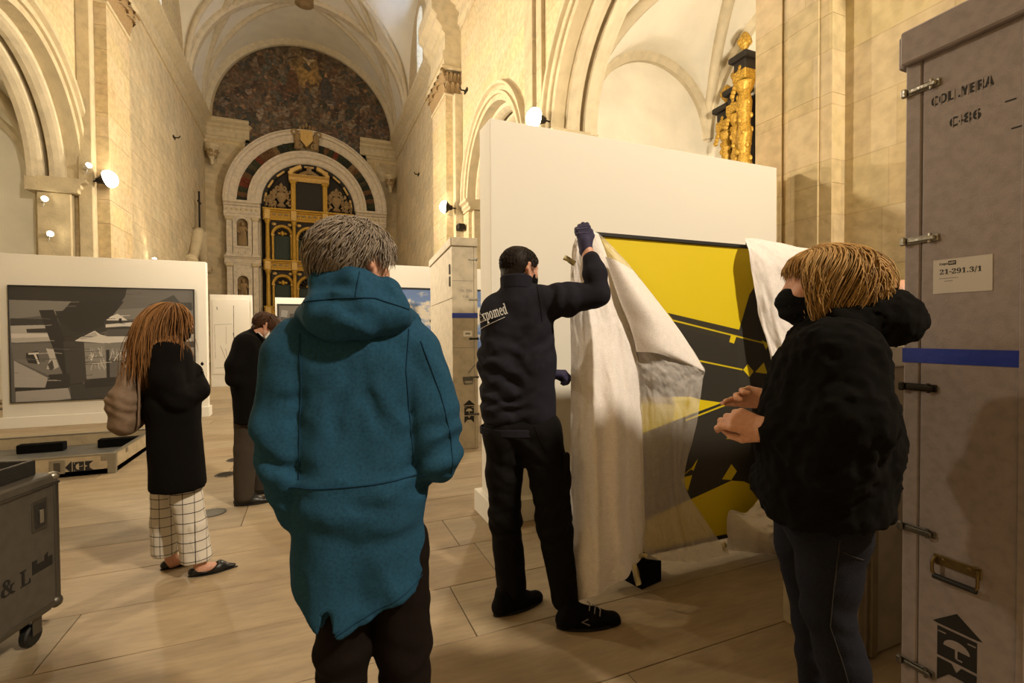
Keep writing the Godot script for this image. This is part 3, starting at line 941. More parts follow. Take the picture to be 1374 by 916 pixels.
func ashlar(wall: Node3D, at: Vector3, along: Vector3, out: Vector3, length: float, height: float):
	# stone blocks standing a few millimetres proud of the wall core, each its own piece
	var tones := []
	for i in 7: tones.append(tinted(M.moulding, 0.93 + 0.012 * i, 0.004 * ((i * 3) % 5)))
	var shared := {}
	var y := 0.0
	var k := 0
	while y < height - 0.1:
		var h: float = minf([0.52, 0.58, 0.48][k % 3], height - y)
		var x := 0.0
		while x < length - 0.05:
			var w: float = minf([0.95, 1.3, 1.1, 0.8][(k * 2 + int(x * 2.0)) % 4] * (0.5 if x == 0.0 and k % 2 else 1.0), length - x)
			var key := "%.2f %.2f" % [w, h]
			if not shared.has(key):
				var s := Vector3(absf(along.x) * (w - 0.008) + absf(out.x) * 0.03, h - 0.008, absf(along.z) * (w - 0.008) + absf(out.z) * 0.03)
				shared[key] = Geo.new().box(Vector3.ZERO, s, 0.004).done()
			part("stone_block", shared[key], tones[rng.randi() % 7], wall, at + along * (x + w / 2) + Vector3(0, y + h / 2, 0) + out * (-0.008 + 0.003 * rng.randf()))
			x += w
		y += h
		k += 1

func spot(at: Vector3, d: Vector3, label: String):
	var t := thing("spotlight", label, "spotlight", at, 0, "small white spotlights by the left arch")
	d = d.normalized()
	var b := Basis.looking_at(-d, Vector3.UP if absf(d.y) < 0.9 else Vector3.RIGHT)
	part("housing", Geo.new().lathe([Vector2(0, -0.16), Vector2(0.05, -0.16), Vector2(0.06, 0.0)], 12, Transform3D(b * Basis(Vector3.RIGHT, PI / 2), Vector3.ZERO)), M.panel, t)
	part("lamp_lens", Geo.new().ball(Vector3.ZERO, Vector3(0.056, 0.056, 0.03), 12, 6, Transform3D(b, Vector3.ZERO)), M.lamp_glow, t)
	part("bracket", Geo.new().tube([b * Vector3(0, 0, -0.1), b * Vector3(0, -0.08, -0.1), b * Vector3(0, -0.14, -0.2)], 0.012, 5), M.panel, t)
	var l := SpotLight3D.new()
	l.name = "light"
	l.position = d * 0.03
	l.basis = Basis.looking_at(d, Vector3.UP if absf(d.y) < 0.9 else Vector3.RIGHT)
	l.light_color = Color(1.0, 0.86, 0.68)
	l.light_energy = 1.6
	l.light_size = 0.04
	l.spot_angle = 40
	l.spot_range = 40.0
	l.spot_attenuation = 2.0
	l.shadow_enabled = true
	t.add_child(l)

# ------------------------------------------------------------------ altar end
func niche_panel(x0: float, x1: float, y0: float, y1: float, cx: float, r: float, foot: float, spring: float, z0: float, z1: float) -> Geo:
	# slab with a round-headed opening, plus the sill under it
	var poly := PackedVector2Array([Vector2(x0, foot), Vector2(cx - r, foot)])
	for i in 17:
		var a := PI - PI * i / 16
		poly.append(Vector2(cx + cos(a) * r, spring + sin(a) * r))
	poly.append_array([Vector2(cx + r, foot), Vector2(x1, foot), Vector2(x1, y1), Vector2(x0, y1)])
	var g := Geo.new()
	g.prism(poly, z0, z1)
	if foot > y0: g.box(Vector3((x0 + x1) / 2, (y0 + foot) / 2, (z0 + z1) / 2), Vector3(x1 - x0, foot - y0, z1 - z0))
	return g

func arch_rim(cx: float, r: float, spring: float, z: float, prof: Array, n := 20) -> Geo:
	return Geo.new().sweep(prof, arch_frames(Vector3(cx, spring, z), r, Vector3(0, 0, 1), Vector3(1, 0, 0), n))

func entablature(parent: Node, called: String, x0: float, x1: float, y0: float, h: float, z: float, m: Material, lip := 0.18):
	var prof := [Vector2(-0.4, 0), Vector2(0.0, 0), Vector2(0.0, h * 0.18), Vector2(lip * 0.2, h * 0.2), Vector2(lip * 0.2, h * 0.3), Vector2(0.0, h * 0.34), Vector2(0.0, h * 0.66), Vector2(lip * 0.45, h * 0.72), Vector2(lip * 0.45, h * 0.8), Vector2(lip, h * 0.88), Vector2(lip, h), Vector2(-0.4, h)]
	var g := Geo.new()
	g.sweep(prof, straight(Vector3(x0, y0, z), Vector3(x1, y0, z), Vector3(0, 0, 1)))
	for x in [x0, x1]:
		g.prism(PackedVector2Array(prof), -0.004, 0.004, Transform3D(Basis(Vector3(0, 0, 1), Vector3.UP, Vector3(-1, 0, 0)), Vector3(x, y0, z)))
	return part(called, g, m, parent)

func column(parent: Node, x: float, y0: float, y1: float, r: float, z: float, m: Material, called := "column"):
	var h := y1 - y0
	var g := Geo.new()
	g.lathe([Vector2(r * 1.35, 0), Vector2(r * 1.35, 0.05), Vector2(r * 1.1, 0.08), Vector2(r * 1.2, 0.12), Vector2(r, 0.15), Vector2(r * 1.04, h * 0.33), Vector2(r * 1.12, h * 0.34), Vector2(r * 1.0, h * 0.36), Vector2(r * 0.86, h - 0.26), Vector2(r * 1.0, h - 0.24), Vector2(r * 0.9, h - 0.21), Vector2(r * 1.25, h - 0.12), Vector2(r * 1.45, h - 0.04), Vector2(r * 1.45, h)], 14, Transform3D(Basis(), Vector3(x, y0, z)))
	return part(called, g, m, parent)

func scroll_ornament(g: Geo, c: Vector3, s: float, seed_: int):
	# gilded strapwork: an urn between paired scrolls and leaves
	var r := RandomNumberGenerator.new()
	r.seed = seed_
	g.lathe([Vector2(0.10, -0.5), Vector2(0.2, -0.45), Vector2(0.08, -0.3), Vector2(0.24, -0.05), Vector2(0.2, 0.12), Vector2(0.08, 0.2), Vector2(0.16, 0.3), Vector2(0.05, 0.42), Vector2(0.09, 0.5), Vector2(0.0, 0.62)].map(func(q): return q * s), 10, Transform3D(Basis(), c), 0, TAU, 0.6)
	for sx in [-1.0, 1.0]:
		for k in 4:
			var p := []
			var y: float = [-0.36, -0.1, 0.14, 0.3][k]
			var w: float = [0.42, 0.40, 0.34, 0.2][k]
			for i in 15:
				var a := i * 0.5
				var rr := 0.15 * (1.0 - i / 16.0)
				p.append(c + Vector3(sx * (0.08 + (w - 0.14) * minf(1.0, i / 4.0) + rr * cos(a) * 0.8), y + rr * sin(a), 0.05) * s)
			g.tube(p, 0.042 * s, 5)
		for k in 5:
			g.ball(c + Vector3(sx * r.randf_range(0.1, 0.45), r.randf_range(-0.5, 0.35), 0.04) * s, Vector3(0.07, 0.09, 0.06) * s, 7, 5)

func saint(called: String, label: String, at: Vector3, h: float, m: Material):
	var t := thing(called, label, "statue", at)
	var g := Geo.new()
	g.lathe([Vector2(0.16, 0), Vector2(0.17, 0.1), Vector2(0.13, 0.35), Vector2(0.14, 0.55), Vector2(0.17, 0.72), Vector2(0.15, 0.79), Vector2(0.05, 0.83), Vector2(0.045, 0.86)].map(func(q): return q * h), 16, Transform3D(), 0, TAU, 0.75)
	for i in 9:
		var a := -1.3 + i * 0.32
		g.tube([Vector3(sin(a) * 0.165, 0.02, cos(a) * 0.125) * h, Vector3(sin(a + 0.1) * 0.13, 0.38, cos(a) * 0.10) * h, Vector3(sin(a * 0.6) * 0.13, 0.66, cos(a) * 0.11) * h], 0.018 * h, 5)
	part("robe", g, m, t)
	part("head", Geo.new().ball(Vector3(0, 0.91, 0.015) * h, Vector3(0.062, 0.085, 0.07) * h, 12, 9), m, t)
	g = Geo.new()
	g.tube([Vector3(-0.14, 0.74, 0.02) * h, Vector3(-0.19, 0.58, 0.07) * h, Vector3(-0.08, 0.52, 0.14) * h], [0.05 * h, 0.045 * h, 0.03 * h], 8)
	part("arm", g, m, t)
	g = Geo.new()
	g.tube([Vector3(0.14, 0.74, 0.02) * h, Vector3(0.20, 0.60, 0.06) * h, Vector3(0.13, 0.66, 0.15) * h], [0.05 * h, 0.045 * h, 0.03 * h], 8)
	part("arm", g, m, t)
	part("staff", Geo.new().tube([Vector3(-0.15, 0.02, 0.15) * h, Vector3(-0.11, 0.98, 0.15) * h], 0.012 * h, 6), m, t)

func build_altar():
	var w := part("wall_altar", bx(Vector3(0, 8.8, ZA - 0.3), Vector3(13, 17.6, 0.6)), M.stone, self)
	tag(w, "stone end wall behind the gilded altar", "wall", "", "structure")
	ashlar(w, Vector3(XL, 0, ZA), Vector3(1, 0, 0), Vector3(0, 0, 1), 1.35, 11.1)
	ashlar(w, Vector3(XR, 0, ZA), Vector3(-1, 0, 0), Vector3(0, 0, 1), 1.1, 11.1)
	# --- painted lunette: dark crowd of figures round a golden glow
	var im := Image.create(900, 640, false, Image.FORMAT_RGB8)
	var nz := FastNoiseLite.new(); nz.seed = 71; nz.frequency = 0.012; nz.fractal_octaves = 4
	for y in 640:
		for x in 900:
			var k := nz.get_noise_2d(x, y)
			var glow := maxf(0.0, 1.0 - Vector2((x - 455) / 150.0, (y - 150) / 130.0).length())
			var c := Color(0.27, 0.235, 0.185).lerp(Color(0.45, 0.38, 0.29), clampf(0.4 + k * 1.3, 0, 1))
			im.set_pixel(x, y, c.lerp(Color(0.60, 0.48, 0.28), minf(1.0, glow * 1.2)))
	var r := RandomNumberGenerator.new(); r.seed = 72
	var cols := [Color(0.40, 0.31, 0.22), Color(0.30, 0.20, 0.14), Color(0.25, 0.25, 0.20), Color(0.44, 0.37, 0.28), Color(0.21, 0.21, 0.19), Color(0.36, 0.25, 0.16), Color(0.47, 0.40, 0.33)]
	for i in 420:
		var a := r.randf_range(0.02, PI - 0.02)
		var rad := r.randf_range(0.30, 0.98)
		var p := Vector2(0.5 + cos(a) * rad * 0.49, 0.68 - sin(a) * rad * 0.64)
		if i % 5 == 0: p = Vector2(r.randf_range(0.18, 0.82), r.randf_range(0.5, 0.98))
		if Vector2((p.x - 0.5) / 0.1, (p.y - 0.2) / 0.16).length() < 1.0 and i % 3: continue
		var s := r.randf_range(0.012, 0.026)
		var c: Color = cols[r.randi() % cols.size()]
		var lean := r.randf_range(-0.9, 0.9)
		var body := []
		for q in 9:
			var t := TAU * q / 9
			var e := Vector2(cos(t) * s * r.randf_range(0.7, 1.2), sin(t) * s * r.randf_range(1.3, 2.4)).rotated(lean)
			body.append([p.x + e.x, p.y + e.y * 1.3])
		fill_poly(im, body, c.lightened(0.12).darkened(r.randf_range(0.0, 0.35)))
		var h := Vector2(0, -s * 2.0).rotated(lean)
		var head := []
		for q in 8: head.append([p.x + h.x + cos(TAU * q / 8) * s * 0.42, p.y + h.y * 1.35 + sin(TAU * q / 8) * s * 0.62])
		fill_poly(im, head, Color(0.55, 0.42, 0.30).darkened(r.randf_range(0, 0.4)))
		for q in 2:
			var e := Vector2(r.randf_range(-2.4, 2.4), r.randf_range(-1.5, 1.5)) * s
			fill_line(im, [p.x, p.y], [p.x + e.x, p.y + e.y], s * 0.5, Color(0.52, 0.40, 0.29).darkened(r.randf_range(0.05, 0.4)))
	for q in [[0.415, 0.27, Color(0.36, 0.26, 0.18)], [0.60, 0.28, Color(0.27, 0.25, 0.24)]]:   # two seated figures beside the glow
		fill_poly(im, [[q[0] - 0.03, q[1] + 0.13], [q[0] - 0.025, q[1] - 0.03], [q[0], q[1] - 0.07], [q[0] + 0.028, q[1] - 0.02], [q[0] + 0.04, q[1] + 0.13]], q[2])
		fill_poly(im, [[q[0] - 0.01, q[1] - 0.06], [q[0], q[1] - 0.1], [q[0] + 0.012, q[1] - 0.06]], Color(0.6, 0.47, 0.34))
	fill_poly(im, [[0.47, 0.09], [0.507, 0.105], [0.545, 0.09], [0.515, 0.13], [0.507, 0.155], [0.50, 0.13]], Color(0.70, 0.62, 0.50))
	speckle(im, 73, 0.04, 0.35); speckle(im, 74, 0.3, 0.25)
	var fm := StandardMaterial3D.new()
	fm.albedo_texture = tex(im)
	fm.roughness = 0.7
	fm.cull_mode = BaseMaterial3D.CULL_DISABLED
	fm.uv1_scale = Vector3(1 / 9.0, -1 / 6.5, 1)
	fm.uv1_offset = Vector3(0.5, 16.7 / 6.5, 0)
	var poly := PackedVector2Array()
	for i in 41:
		var a := PI * i / 40
		poly.append(Vector2(-0.07 + 4.36 * cos(a), 12.28 + 4.36 * sin(a)))
	for q in [[-3.4, 12.24], [-3.38, 12.14], [-2.76, 12.12], [-2.66, 12.0], [-2.95, 11.6], [-3.02, 10.9], [-2.9, 10.2]]: poly.append(Vector2(q[0], q[1]))
	for i in 21:
		var a := lerpf(2.38, 0.80, i / 20.0)
		poly.append(Vector2(3.9 * cos(a), 8.1 + 3.9 * sin(a)))
	for q in [[3.0, 10.95], [2.92, 11.5], [2.62, 12.0], [2.7, 12.24]]: poly.append(Vector2(q[0], q[1]))
	var mural := part("mural", Geo.new().prism(poly, 0.0, 0.05), fm, self, Vector3(0, 0, ZA))
	tag(mural, "dark semicircular painting of many figures filling the end wall lunette", "mural")
	# --- great arch: pale bands with a painted relief band between
	var t := thing("altar_arch", "pale round stone arch with a coloured relief band framing the altar", "arch", Vector3(0, 0, ZA), 0, "", "structure")
	part("outer_band", arch_rim(0, 3.66, 8.1, 0, [Vector2(-0.28, 0.0), Vector2(-0.28, 0.42), Vector2(-0.20, 0.48), Vector2(0.08, 0.50), Vector2(0.10, 0.60), Vector2(0.22, 0.62), Vector2(0.24, 0.70), Vector2(0.30, 0.70), Vector2(0.30, 0.0)].map(func(p): return Vector2(p.x, p.y)), 48), M.marble, t)
	part("inner_band", arch_rim(0, 2.6, 8.1, 0, [Vector2(-0.32, 0.0), Vector2(-0.32, 0.34), Vector2(-0.24, 0.40), Vector2(-0.05, 0.42), Vector2(0.0, 0.50), Vector2(0.16, 0.52), Vector2(0.20, 0.58), Vector2(0.30, 0.58), Vector2(0.30, 0.0)], 48), M.marble, t)
	var pcols := [Color(0.22, 0.24, 0.16), Color(0.42, 0.30, 0.18), Color(0.45, 0.22, 0.13), Color(0.30, 0.27, 0.18), Color(0.52, 0.42, 0.28), Color(0.18, 0.19, 0.15)]
	for i in 40:
		var a := PI * (i + 0.5) / 40
		if absf(a - PI / 2) < 0.12: continue
		var g := Geo.new()
		var xf := Transform3D(Basis(Vector3(-sin(a), cos(a), 0), Vector3(cos(a), sin(a), 0), Vector3(0, 0, -1)), Vector3(3.14 * cos(a), 8.1 + 3.14 * sin(a), 0.34))
		g.box(Vector3.ZERO, Vector3(0.25, 0.5, 0.12), 0.02, xf)
		for q in 5: g.ball(Vector3(r.randf_range(-0.1, 0.1), r.randf_range(-0.2, 0.2), -0.06), Vector3(0.07, 0.07, 0.06), 7, 5, xf)
		var cm: StandardMaterial3D = M.carving.duplicate()
		cm.albedo_color = pcols[r.randi() % 6]
		part("painted_relief", g, cm, t)
	var shield := Geo.new()
	shield.prism(PackedVector2Array([Vector2(-0.3, 0.42), Vector2(0.3, 0.42), Vector2(0.3, -0.1), Vector2(0.0, -0.45), Vector2(-0.3, -0.1)]), 0.3, 0.72, Transform3D(Basis(), Vector3(-0.1, 11.6, 0)))
	part("shield", shield, M.pale_gold, t)
	var orn := Geo.new()
	for sx in [-1.0, 1.0]:
		orn.lathe([Vector2(0.16, -0.5), Vector2(0.12, -0.1), Vector2(0.17, 0.2), Vector2(0.07, 0.32), Vector2(0.10, 0.42), Vector2(0.0, 0.52)], 10, Transform3D(Basis(), Vector3(-0.1 + sx * 0.45, 11.55, 0.62)))
		for k in 3:
			var p := []
			for i in 12: p.append(Vector3(-0.1 + sx * (0.35 + 0.12 * k + 0.12 * cos(i * 0.55)), 11.2 + 0.34 * k + 0.12 * sin(i * 0.55), 0.7))
			orn.tube(p, 0.05, 5)
	for k in 5: orn.ball(Vector3(-0.4 + k * 0.15, 12.1 + 0.1 * (2 - absf(k - 2)), 0.65), Vector3(0.07, 0.12, 0.07), 7, 6)
	part("supporters", orn, M.carving, t)
	# --- side piers of the portal
	for s in [-1.0, 1.0]:
		var p := thing("portal_pier", "pale carved pier with statue niches %s of the golden altar" % ("left" if s < 0 else "right"), "pier", Vector3(0, 0, ZA), 0, "", "structure")
		var x0: float = minf(s * 3.9, s * 2.36); var x1: float = maxf(s * 3.9, s * 2.36); var cx: float = s * 3.14
		part("core", bx(Vector3(cx, 4.0, 0.1), Vector3(1.54, 8.0, 0.2)), M.marble, p)
		for lv in [[0.0, 5.0, 3.0, 4.12], [5.32, 7.32, 5.86, 6.98]]:
			part("niche_wall", niche_panel(cx - 0.42, cx + 0.42, lv[0], lv[1], cx, 0.25, lv[2], lv[3], 0.18, 0.5), M.marble, p)
			part("niche_frame", arch_rim(cx, 0.27, lv[3], 0.5, [Vector2(-0.02, 0.0), Vector2(-0.02, 0.05), Vector2(0.07, 0.07), Vector2(0.07, 0.0)], 14), M.marble, p)
			part("niche_back", bx(Vector3(cx, (lv[2] + lv[3]) / 2 + 0.1, 0.205), Vector3(0.5, lv[3] - lv[2] + 0.4, 0.02)), M.carving, p)
			part("niche_sill", bx(Vector3(cx, lv[2] - 0.06, 0.53), Vector3(0.7, 0.10, 0.14), 0.02), M.marble, p)
			var sg := Geo.new()
			for k in 5: sg.ball(Vector3(cx - 0.16 + 0.08 * k, lv[2] - 0.32 - 0.09 * (2 - absf(k - 2)), 0.5), Vector3(0.06, 0.08, 0.05), 7, 5)
			part("swag", sg, M.marble, p)
			for q in [cx - 0.58, cx + 0.58]:
				var h: float = lv[1] - lv[0]
				part("pilaster", Geo.new().box(Vector3(q, lv[0] + h / 2, 0.32), Vector3(0.26, h, 0.44), 0.02), M.marble, p)
				part("pilaster_capital", Geo.new().box(Vector3(q, lv[1] - 0.10, 0.36), Vector3(0.36, 0.18, 0.52), 0.04), M.moulding, p)
				part("pilaster_base", Geo.new().box(Vector3(q, lv[0] + 0.08, 0.36), Vector3(0.34, 0.16, 0.5), 0.03), M.marble, p)
		entablature(p, "middle_entablature", x0 - 0.04, x1 + 0.04, 4.9, 0.46, 0.55, M.marble, 0.16)
		entablature(p, "upper_entablature", x0 - 0.04, x1 + 0.04, 7.3, 0.8, 0.55, M.marble, 0.22)
		for k in 7:
			part("frieze_relief", Geo.new().ball(Vector3(x0 + 0.12 + k * 0.215, 7.68, 0.55), Vector3(0.085, 0.07, 0.05), 8, 5), M.moulding, p)
	saint("statue", "small brown stone saint in the upper niche left of the altar", Vector3(-3.14, 5.87, ZA + 0.36), 1.22, M.carving)
	saint("statue", "small brown stone saint in the lower niche left of the altar", Vector3(-3.14, 3.01, ZA + 0.36), 1.22, M.carving)
	# --- gilded altarpiece
	var a := thing("altarpiece", "tall gilded altarpiece with green niches under the painted arch", "altarpiece", Vector3(0, 0, ZA))
	part("backboard", bx(Vector3(0, 4.05, 0.05), Vector3(4.6, 8.1, 0.1)), M.void, a)
	var half := PackedVector2Array()
	for i in 25: half.append(Vector2(2.28 * cos(PI * i / 24), 8.0 + 2.28 * sin(PI * i / 24)))
	part("tympanum_board", Geo.new().prism(half, 0.0, 0.12), M.dark_wood, a)
	part("tympanum_rim", arch_rim(0, 2.14, 8.1, 0, [Vector2(-0.10, 0.10), Vector2(-0.10, 0.22), Vector2(-0.04, 0.30), Vector2(0.12, 0.32), Vector2(0.14, 0.10)], 40), M.dark_wood, a)
	for i in 9:
		var an := PI * (i + 0.5) / 9
		var xf := Transform3D(Basis(Vector3(-sin(an), cos(an), 0), Vector3(cos(an), sin(an), 0), Vector3(0, 0, -1)), Vector3(2.12 * cos(an), 8.1 + 2.12 * sin(an), 0.33))
		part("gilded_panel", Geo.new().box(Vector3.ZERO, Vector3(0.46, 0.10, 0.06), 0.015, xf), M.pale_gold, a)
	# attic: dark picture between gold posts, broken segmental pediment
	part("attic_picture", bx(Vector3(0, 8.62, 0.42), Vector3(1.28, 1.5, 0.06)), M.dark_wood, a)
	for x in [-0.77, 0.77]:
		part("attic_post", Geo.new().box(Vector3(x, 8.6, 0.48), Vector3(0.24, 1.52, 0.22), 0.03), M.gold, a)
		part("attic_capital", Geo.new().box(Vector3(x, 9.32, 0.5), Vector3(0.34, 0.16, 0.28), 0.03), M.gold, a)
	entablature(a, "attic_entablature", -0.98, 0.98, 9.38, 0.34, 0.52, M.pale_gold, 0.14)
	for s in [-1.0, 1.0]:
		var fs := arch_frames(Vector3(0, 9.0, 0.55), 1.16, Vector3(0, 0, 1), Vector3(s, 0, 0), 10, 0.62, 1.25)
		part("pediment", Geo.new().sweep([Vector2(-0.07, -0.2), Vector2(-0.07, 0.12), Vector2(0.0, 0.16), Vector2(0.09, 0.2), Vector2(0.09, -0.2)], fs), M.pale_gold, a)
		var og := Geo.new()
		scroll_ornament(og, Vector3(s * 1.35, 8.55, 0.4), 1.15, 5)
		part("strapwork", og, M.carving, a)
		og = Geo.new()
		scroll_ornament(og, Vector3(s * 1.86, 8.28, 0.4), 0.62, 6)
		part("strapwork", og, M.carving, a)
	var og := Geo.new()
	og.ball(Vector3(0, 9.98, 0.55), Vector3(0.14, 0.2, 0.12), 10, 8)
	for s in [-1.0, 1.0]:
		for k in 3: og.ball(Vector3(s * (0.16 + 0.1 * k), 9.86 - 0.05 * k, 0.55), Vector3(0.12, 0.09, 0.08), 8, 6)
	part("cherub", og, M.carving, a)
	# storeys
	for lv in [[5.22, 7.28, 0.58], [2.75, 4.72, 0.50], [0.9, 2.45, 0.4]]:
		var y0: float = lv[0]; var y1: float = lv[1]
		for bay in [[-1.33, 0.44], [0.0, 0.62], [1.33, 0.44]]:
			var cx: float = bay[0]; var nr: float = bay[1]
			var spring := y1 - 0.28 - nr
			part("niche_surround", niche_panel(cx - nr - 0.12, cx + nr + 0.12, y0, y1, cx, nr - 0.06, y0 + 0.06, spring, 0.16, 0.32), M.dark_wood, a)
			part("niche_panel", bx(Vector3(cx, (y0 + spring) / 2 + 0.0, 0.14), Vector3(nr * 2, spring - y0, 0.06)), M.niche_green, a)
			# scallop shell in the head of the niche
			var sh := Geo.new()
			for k in 9:
				var an := PI * (k + 0.5) / 9
				sh.tube([Vector3(cx, spring, 0.20), Vector3(cx + cos(an) * nr * 0.55, spring + sin(an) * nr * 0.55, 0.22), Vector3(cx + cos(an) * nr * 0.9, spring + sin(an) * nr * 0.9, 0.3)], [0.02, 0.05, 0.07], 5)
			part("shell", sh, M.dark_wood, a)
			var boss := Geo.new()
			boss.ball(Vector3(cx, spring + 0.1, 0.26), Vector3(0.10, 0.13, 0.07), 10, 8)
			for sx in [-1.0, 1.0]: boss.ball(Vector3(cx + sx * 0.13, spring + 0.1, 0.25), Vector3(0.10, 0.06, 0.04), 8, 6)
			part("gilded_boss", boss, M.gold, a)
			part("niche_arch", arch_rim(cx, nr, spring, 0.30, [Vector2(-0.06, 0.0), Vector2(-0.06, 0.08), Vector2(-0.01, 0.12), Vector2(0.05, 0.14), Vector2(0.09, 0.10), Vector2(0.09, 0.0)], 18), M.gold, a)
			for sx in [-1.0, 1.0]:
				part("niche_post", Geo.new().box(Vector3(cx + sx * nr, (y0 + spring) / 2, 0.35), Vector3(0.11, spring - y0, 0.12), 0.02), M.gold, a)
				part("niche_impost", Geo.new().box(Vector3(cx + sx * nr, spring - 0.03, 0.37), Vector3(0.17, 0.08, 0.16), 0.02), M.pale_gold, a)
				part("spandrel_leaf", Geo.new().ball(Vector3(cx + sx * nr * 0.86, y1 - 0.16, 0.33), Vector3(0.12, 0.08, 0.04), 8, 5), M.pale_gold, a)
		for x in [-2.0, -0.76, 0.76, 2.0]: column(a, x, y0, y1, 0.105, 0.5, M.gold)
		entablature(a, "entablature", -2.2, 2.2, y1, lv[2], 0.55, M.gold, 0.16)
		for k in 15: part("frieze_scroll", Geo.new().ball(Vector3(-1.96 + k * 0.28, y1 + lv[2] * 0.5, 0.55), Vector3(0.11, 0.06, 0.035), 8, 5), M.carving, a)
		for x in [-2.0, -0.76, 0.76, 2.0]:
			part("entablature_break", Geo.new().box(Vector3(x, y1 + lv[2] * 0.5, 0.58), Vector3(0.28, lv[2] * 0.98, 0.2), 0.02), M.pale_gold, a)
	part("predella", bx(Vector3(0, 0.45, 0.4), Vector3(4.4, 0.9, 0.7), 0.03), M.dark_wood, a)
	# --- corbels in the two corners and the wall monument on the left
	for e in [[-4.42, 10.5, "carved corbel in the left corner under the painted lunette"], [4.22, 10.0, "carved corbel in the right corner under the painted lunette"]]:
		var c := thing("corbel", e[2], "corbel", Vector3(e[0], e[1], ZA + 0.42))
		part("corbel_head", Geo.new().lathe([Vector2(0, -0.75), Vector2(0.1, -0.7), Vector2(0.08, -0.5), Vector2(0.22, -0.2), Vector2(0.2, 0.0), Vector2(0.32, 0.15), Vector2(0.32, 0.25), Vector2(0, 0.25)], 14), M.moulding, c)
		for k in 6:
			var g := Geo.new()
			leaf(g, Vector3(sin(k * 1.05), -0.35, cos(k * 1.05)) * Vector3(0.16, 1, 0.16), Vector3(sin(k * 1.05), 0, cos(k * 1.05)), 0.4, 0.2)
			part("corbel_leaf", g, M.carving, c)
	var mo := thing("wall_monument", "scrolled stone pediment on the left wall below the iron cross", "monument", Vector3(XL, 0, -25.6))
	for s in [-1.0, 1.0]:
		var p := []
		for i in 14:
			var q := i / 13.0
			p.append(Vector3(0.18, 4.55 + 1.5 * pow(1 - q, 1.6), s * (0.15 + 1.5 * q)))
		part("scroll", Geo.new().tube(p, [0.26, 0.26, 0.25, 0.24, 0.23, 0.22, 0.21, 0.2, 0.2, 0.2, 0.2, 0.21, 0.23, 0.25], 8), M.moulding, mo)
	part("tablet", bx(Vector3(0.12, 3.2, 0), Vector3(0.24, 2.4, 2.6), 0.05), M.moulding, mo)
	part("ledge", bx(Vector3(0.2, 4.45, 0), Vector3(0.4, 0.2, 3.5), 0.05), M.moulding, mo)
	var cr := thing("cross", "thin iron cross above the scrolled monument on the left wall", "cross", Vector3(XL + 0.22, 6.15, -25.6))
	part("upright", bx(Vector3(0, 0.85, 0), Vector3(0.07, 1.7, 0.07), 0.01), M.iron, cr)
	part("crossbar", bx(Vector3(0, 1.22, 0), Vector3(0.06, 0.07, 0.62), 0.01), M.iron, cr)
	# --- golden retable in the right side chapel
	var re := thing("chapel_altarpiece", "golden columned altarpiece in the side chapel above the white panel", "altarpiece", Vector3(8.8, 0, -6.5))
	part("backboard", bx(Vector3(-0.06, 3.2, 0), Vector3(0.12, 6.4, 3.3)), M.dark_wood, re)
	for s in [-1.0, 1.0]:
		for c in [[1.62, 6.35, 0.28, 0.11], [1.16, 6.5, 0.46, 0.12], [0.86, 7.0, 0.6, 0.13]]:
			var z: float = s * c[0]
			var x: float = -c[2]
			part("column_pedestal", Geo.new().box(Vector3(x, 1.9, z), Vector3(0.36, 3.8, 0.36), 0.03), M.dark_wood, re)
			var g := Geo.new()
			var prof := [Vector2(c[3] * 1.4, 0), Vector2(c[3] * 1.4, 0.08), Vector2(c[3], 0.14)]
			var hh: float = c[1] - 3.8 - 0.55
			for k in 12: prof.append(Vector2(c[3] * (1.0 + 0.16 * sin(k * 2.1)), 0.2 + (hh - 0.4) * k / 11.0))
			prof.append_array([Vector2(c[3] * 1.1, hh - 0.16), Vector2(c[3] * 1.5, hh - 0.03), Vector2(c[3] * 1.5, hh)])
			g.lathe(prof, 12, Transform3D(Basis(), Vector3(x, 3.8, z)))
			for k in 26:
				var an := k * 1.9
				g.ball(Vector3(x + sin(an) * c[3], 4.05 + (hh - 0.5) * k / 25.0, z + cos(an) * c[3]), Vector3(0.045, 0.06, 0.045), 6, 4)
			part("twisted_column", g, M.gold, re)
			part("entablature_block", Geo.new().box(Vector3(x, c[1] - 0.42, z), Vector3(0.34, 0.2, 0.34), 0.02), M.gold, re)
			part("frieze_block", Geo.new().box(Vector3(x, c[1] - 0.22, z), Vector3(0.30, 0.2, 0.30), 0.02), M.dark_wood, re)
			part("cornice_block", Geo.new().box(Vector3(x, c[1] - 0.06, z), Vector3(0.46, 0.12, 0.46), 0.03), M.dark_wood, re)
			var f := Geo.new()
			f.lathe([Vector2(0.06, 0), Vector2(0.10, 0.04), Vector2(0.03, 0.10), Vector2(0.11, 0.22), Vector2(0.13, 0.32), Vector2(0.07, 0.44), Vector2(0.0, 0.5)], 12, Transform3D(Basis(), Vector3(x, c[1], z)))
			for k in 6: f.ball(Vector3(x + sin(k * 1.05) * 0.11, c[1] + 0.28, z + cos(k * 1.05) * 0.11), Vector3(0.04, 0.07, 0.04), 6, 4)
			part("finial", f, M.gold, re)
			var ogx := Geo.new()
			for k in 8: ogx.ball(Vector3(x - 0.12, c[1] - 0.75 + 0.07 * k, z + s * (0.2 - 0.03 * k)), Vector3(0.05, 0.06, 0.06), 6, 4)
			part("bracket_leaf", ogx, M.gold, re)
		part("gilded_strip", Geo.new().box(Vector3(-0.4, 4.9, s * 1.0), Vector3(0.06, 2.2, 0.10), 0.02), M.gold, re)
	part("central_niche", niche_panel(-0.75, 0.75, 0.9, 6.9, 0, 0.5, 3.6, 5.6, 0.0, 0.3), M.gold, re, Vector3(-0.1, 0, 0), Vector3(0, -90, 0))

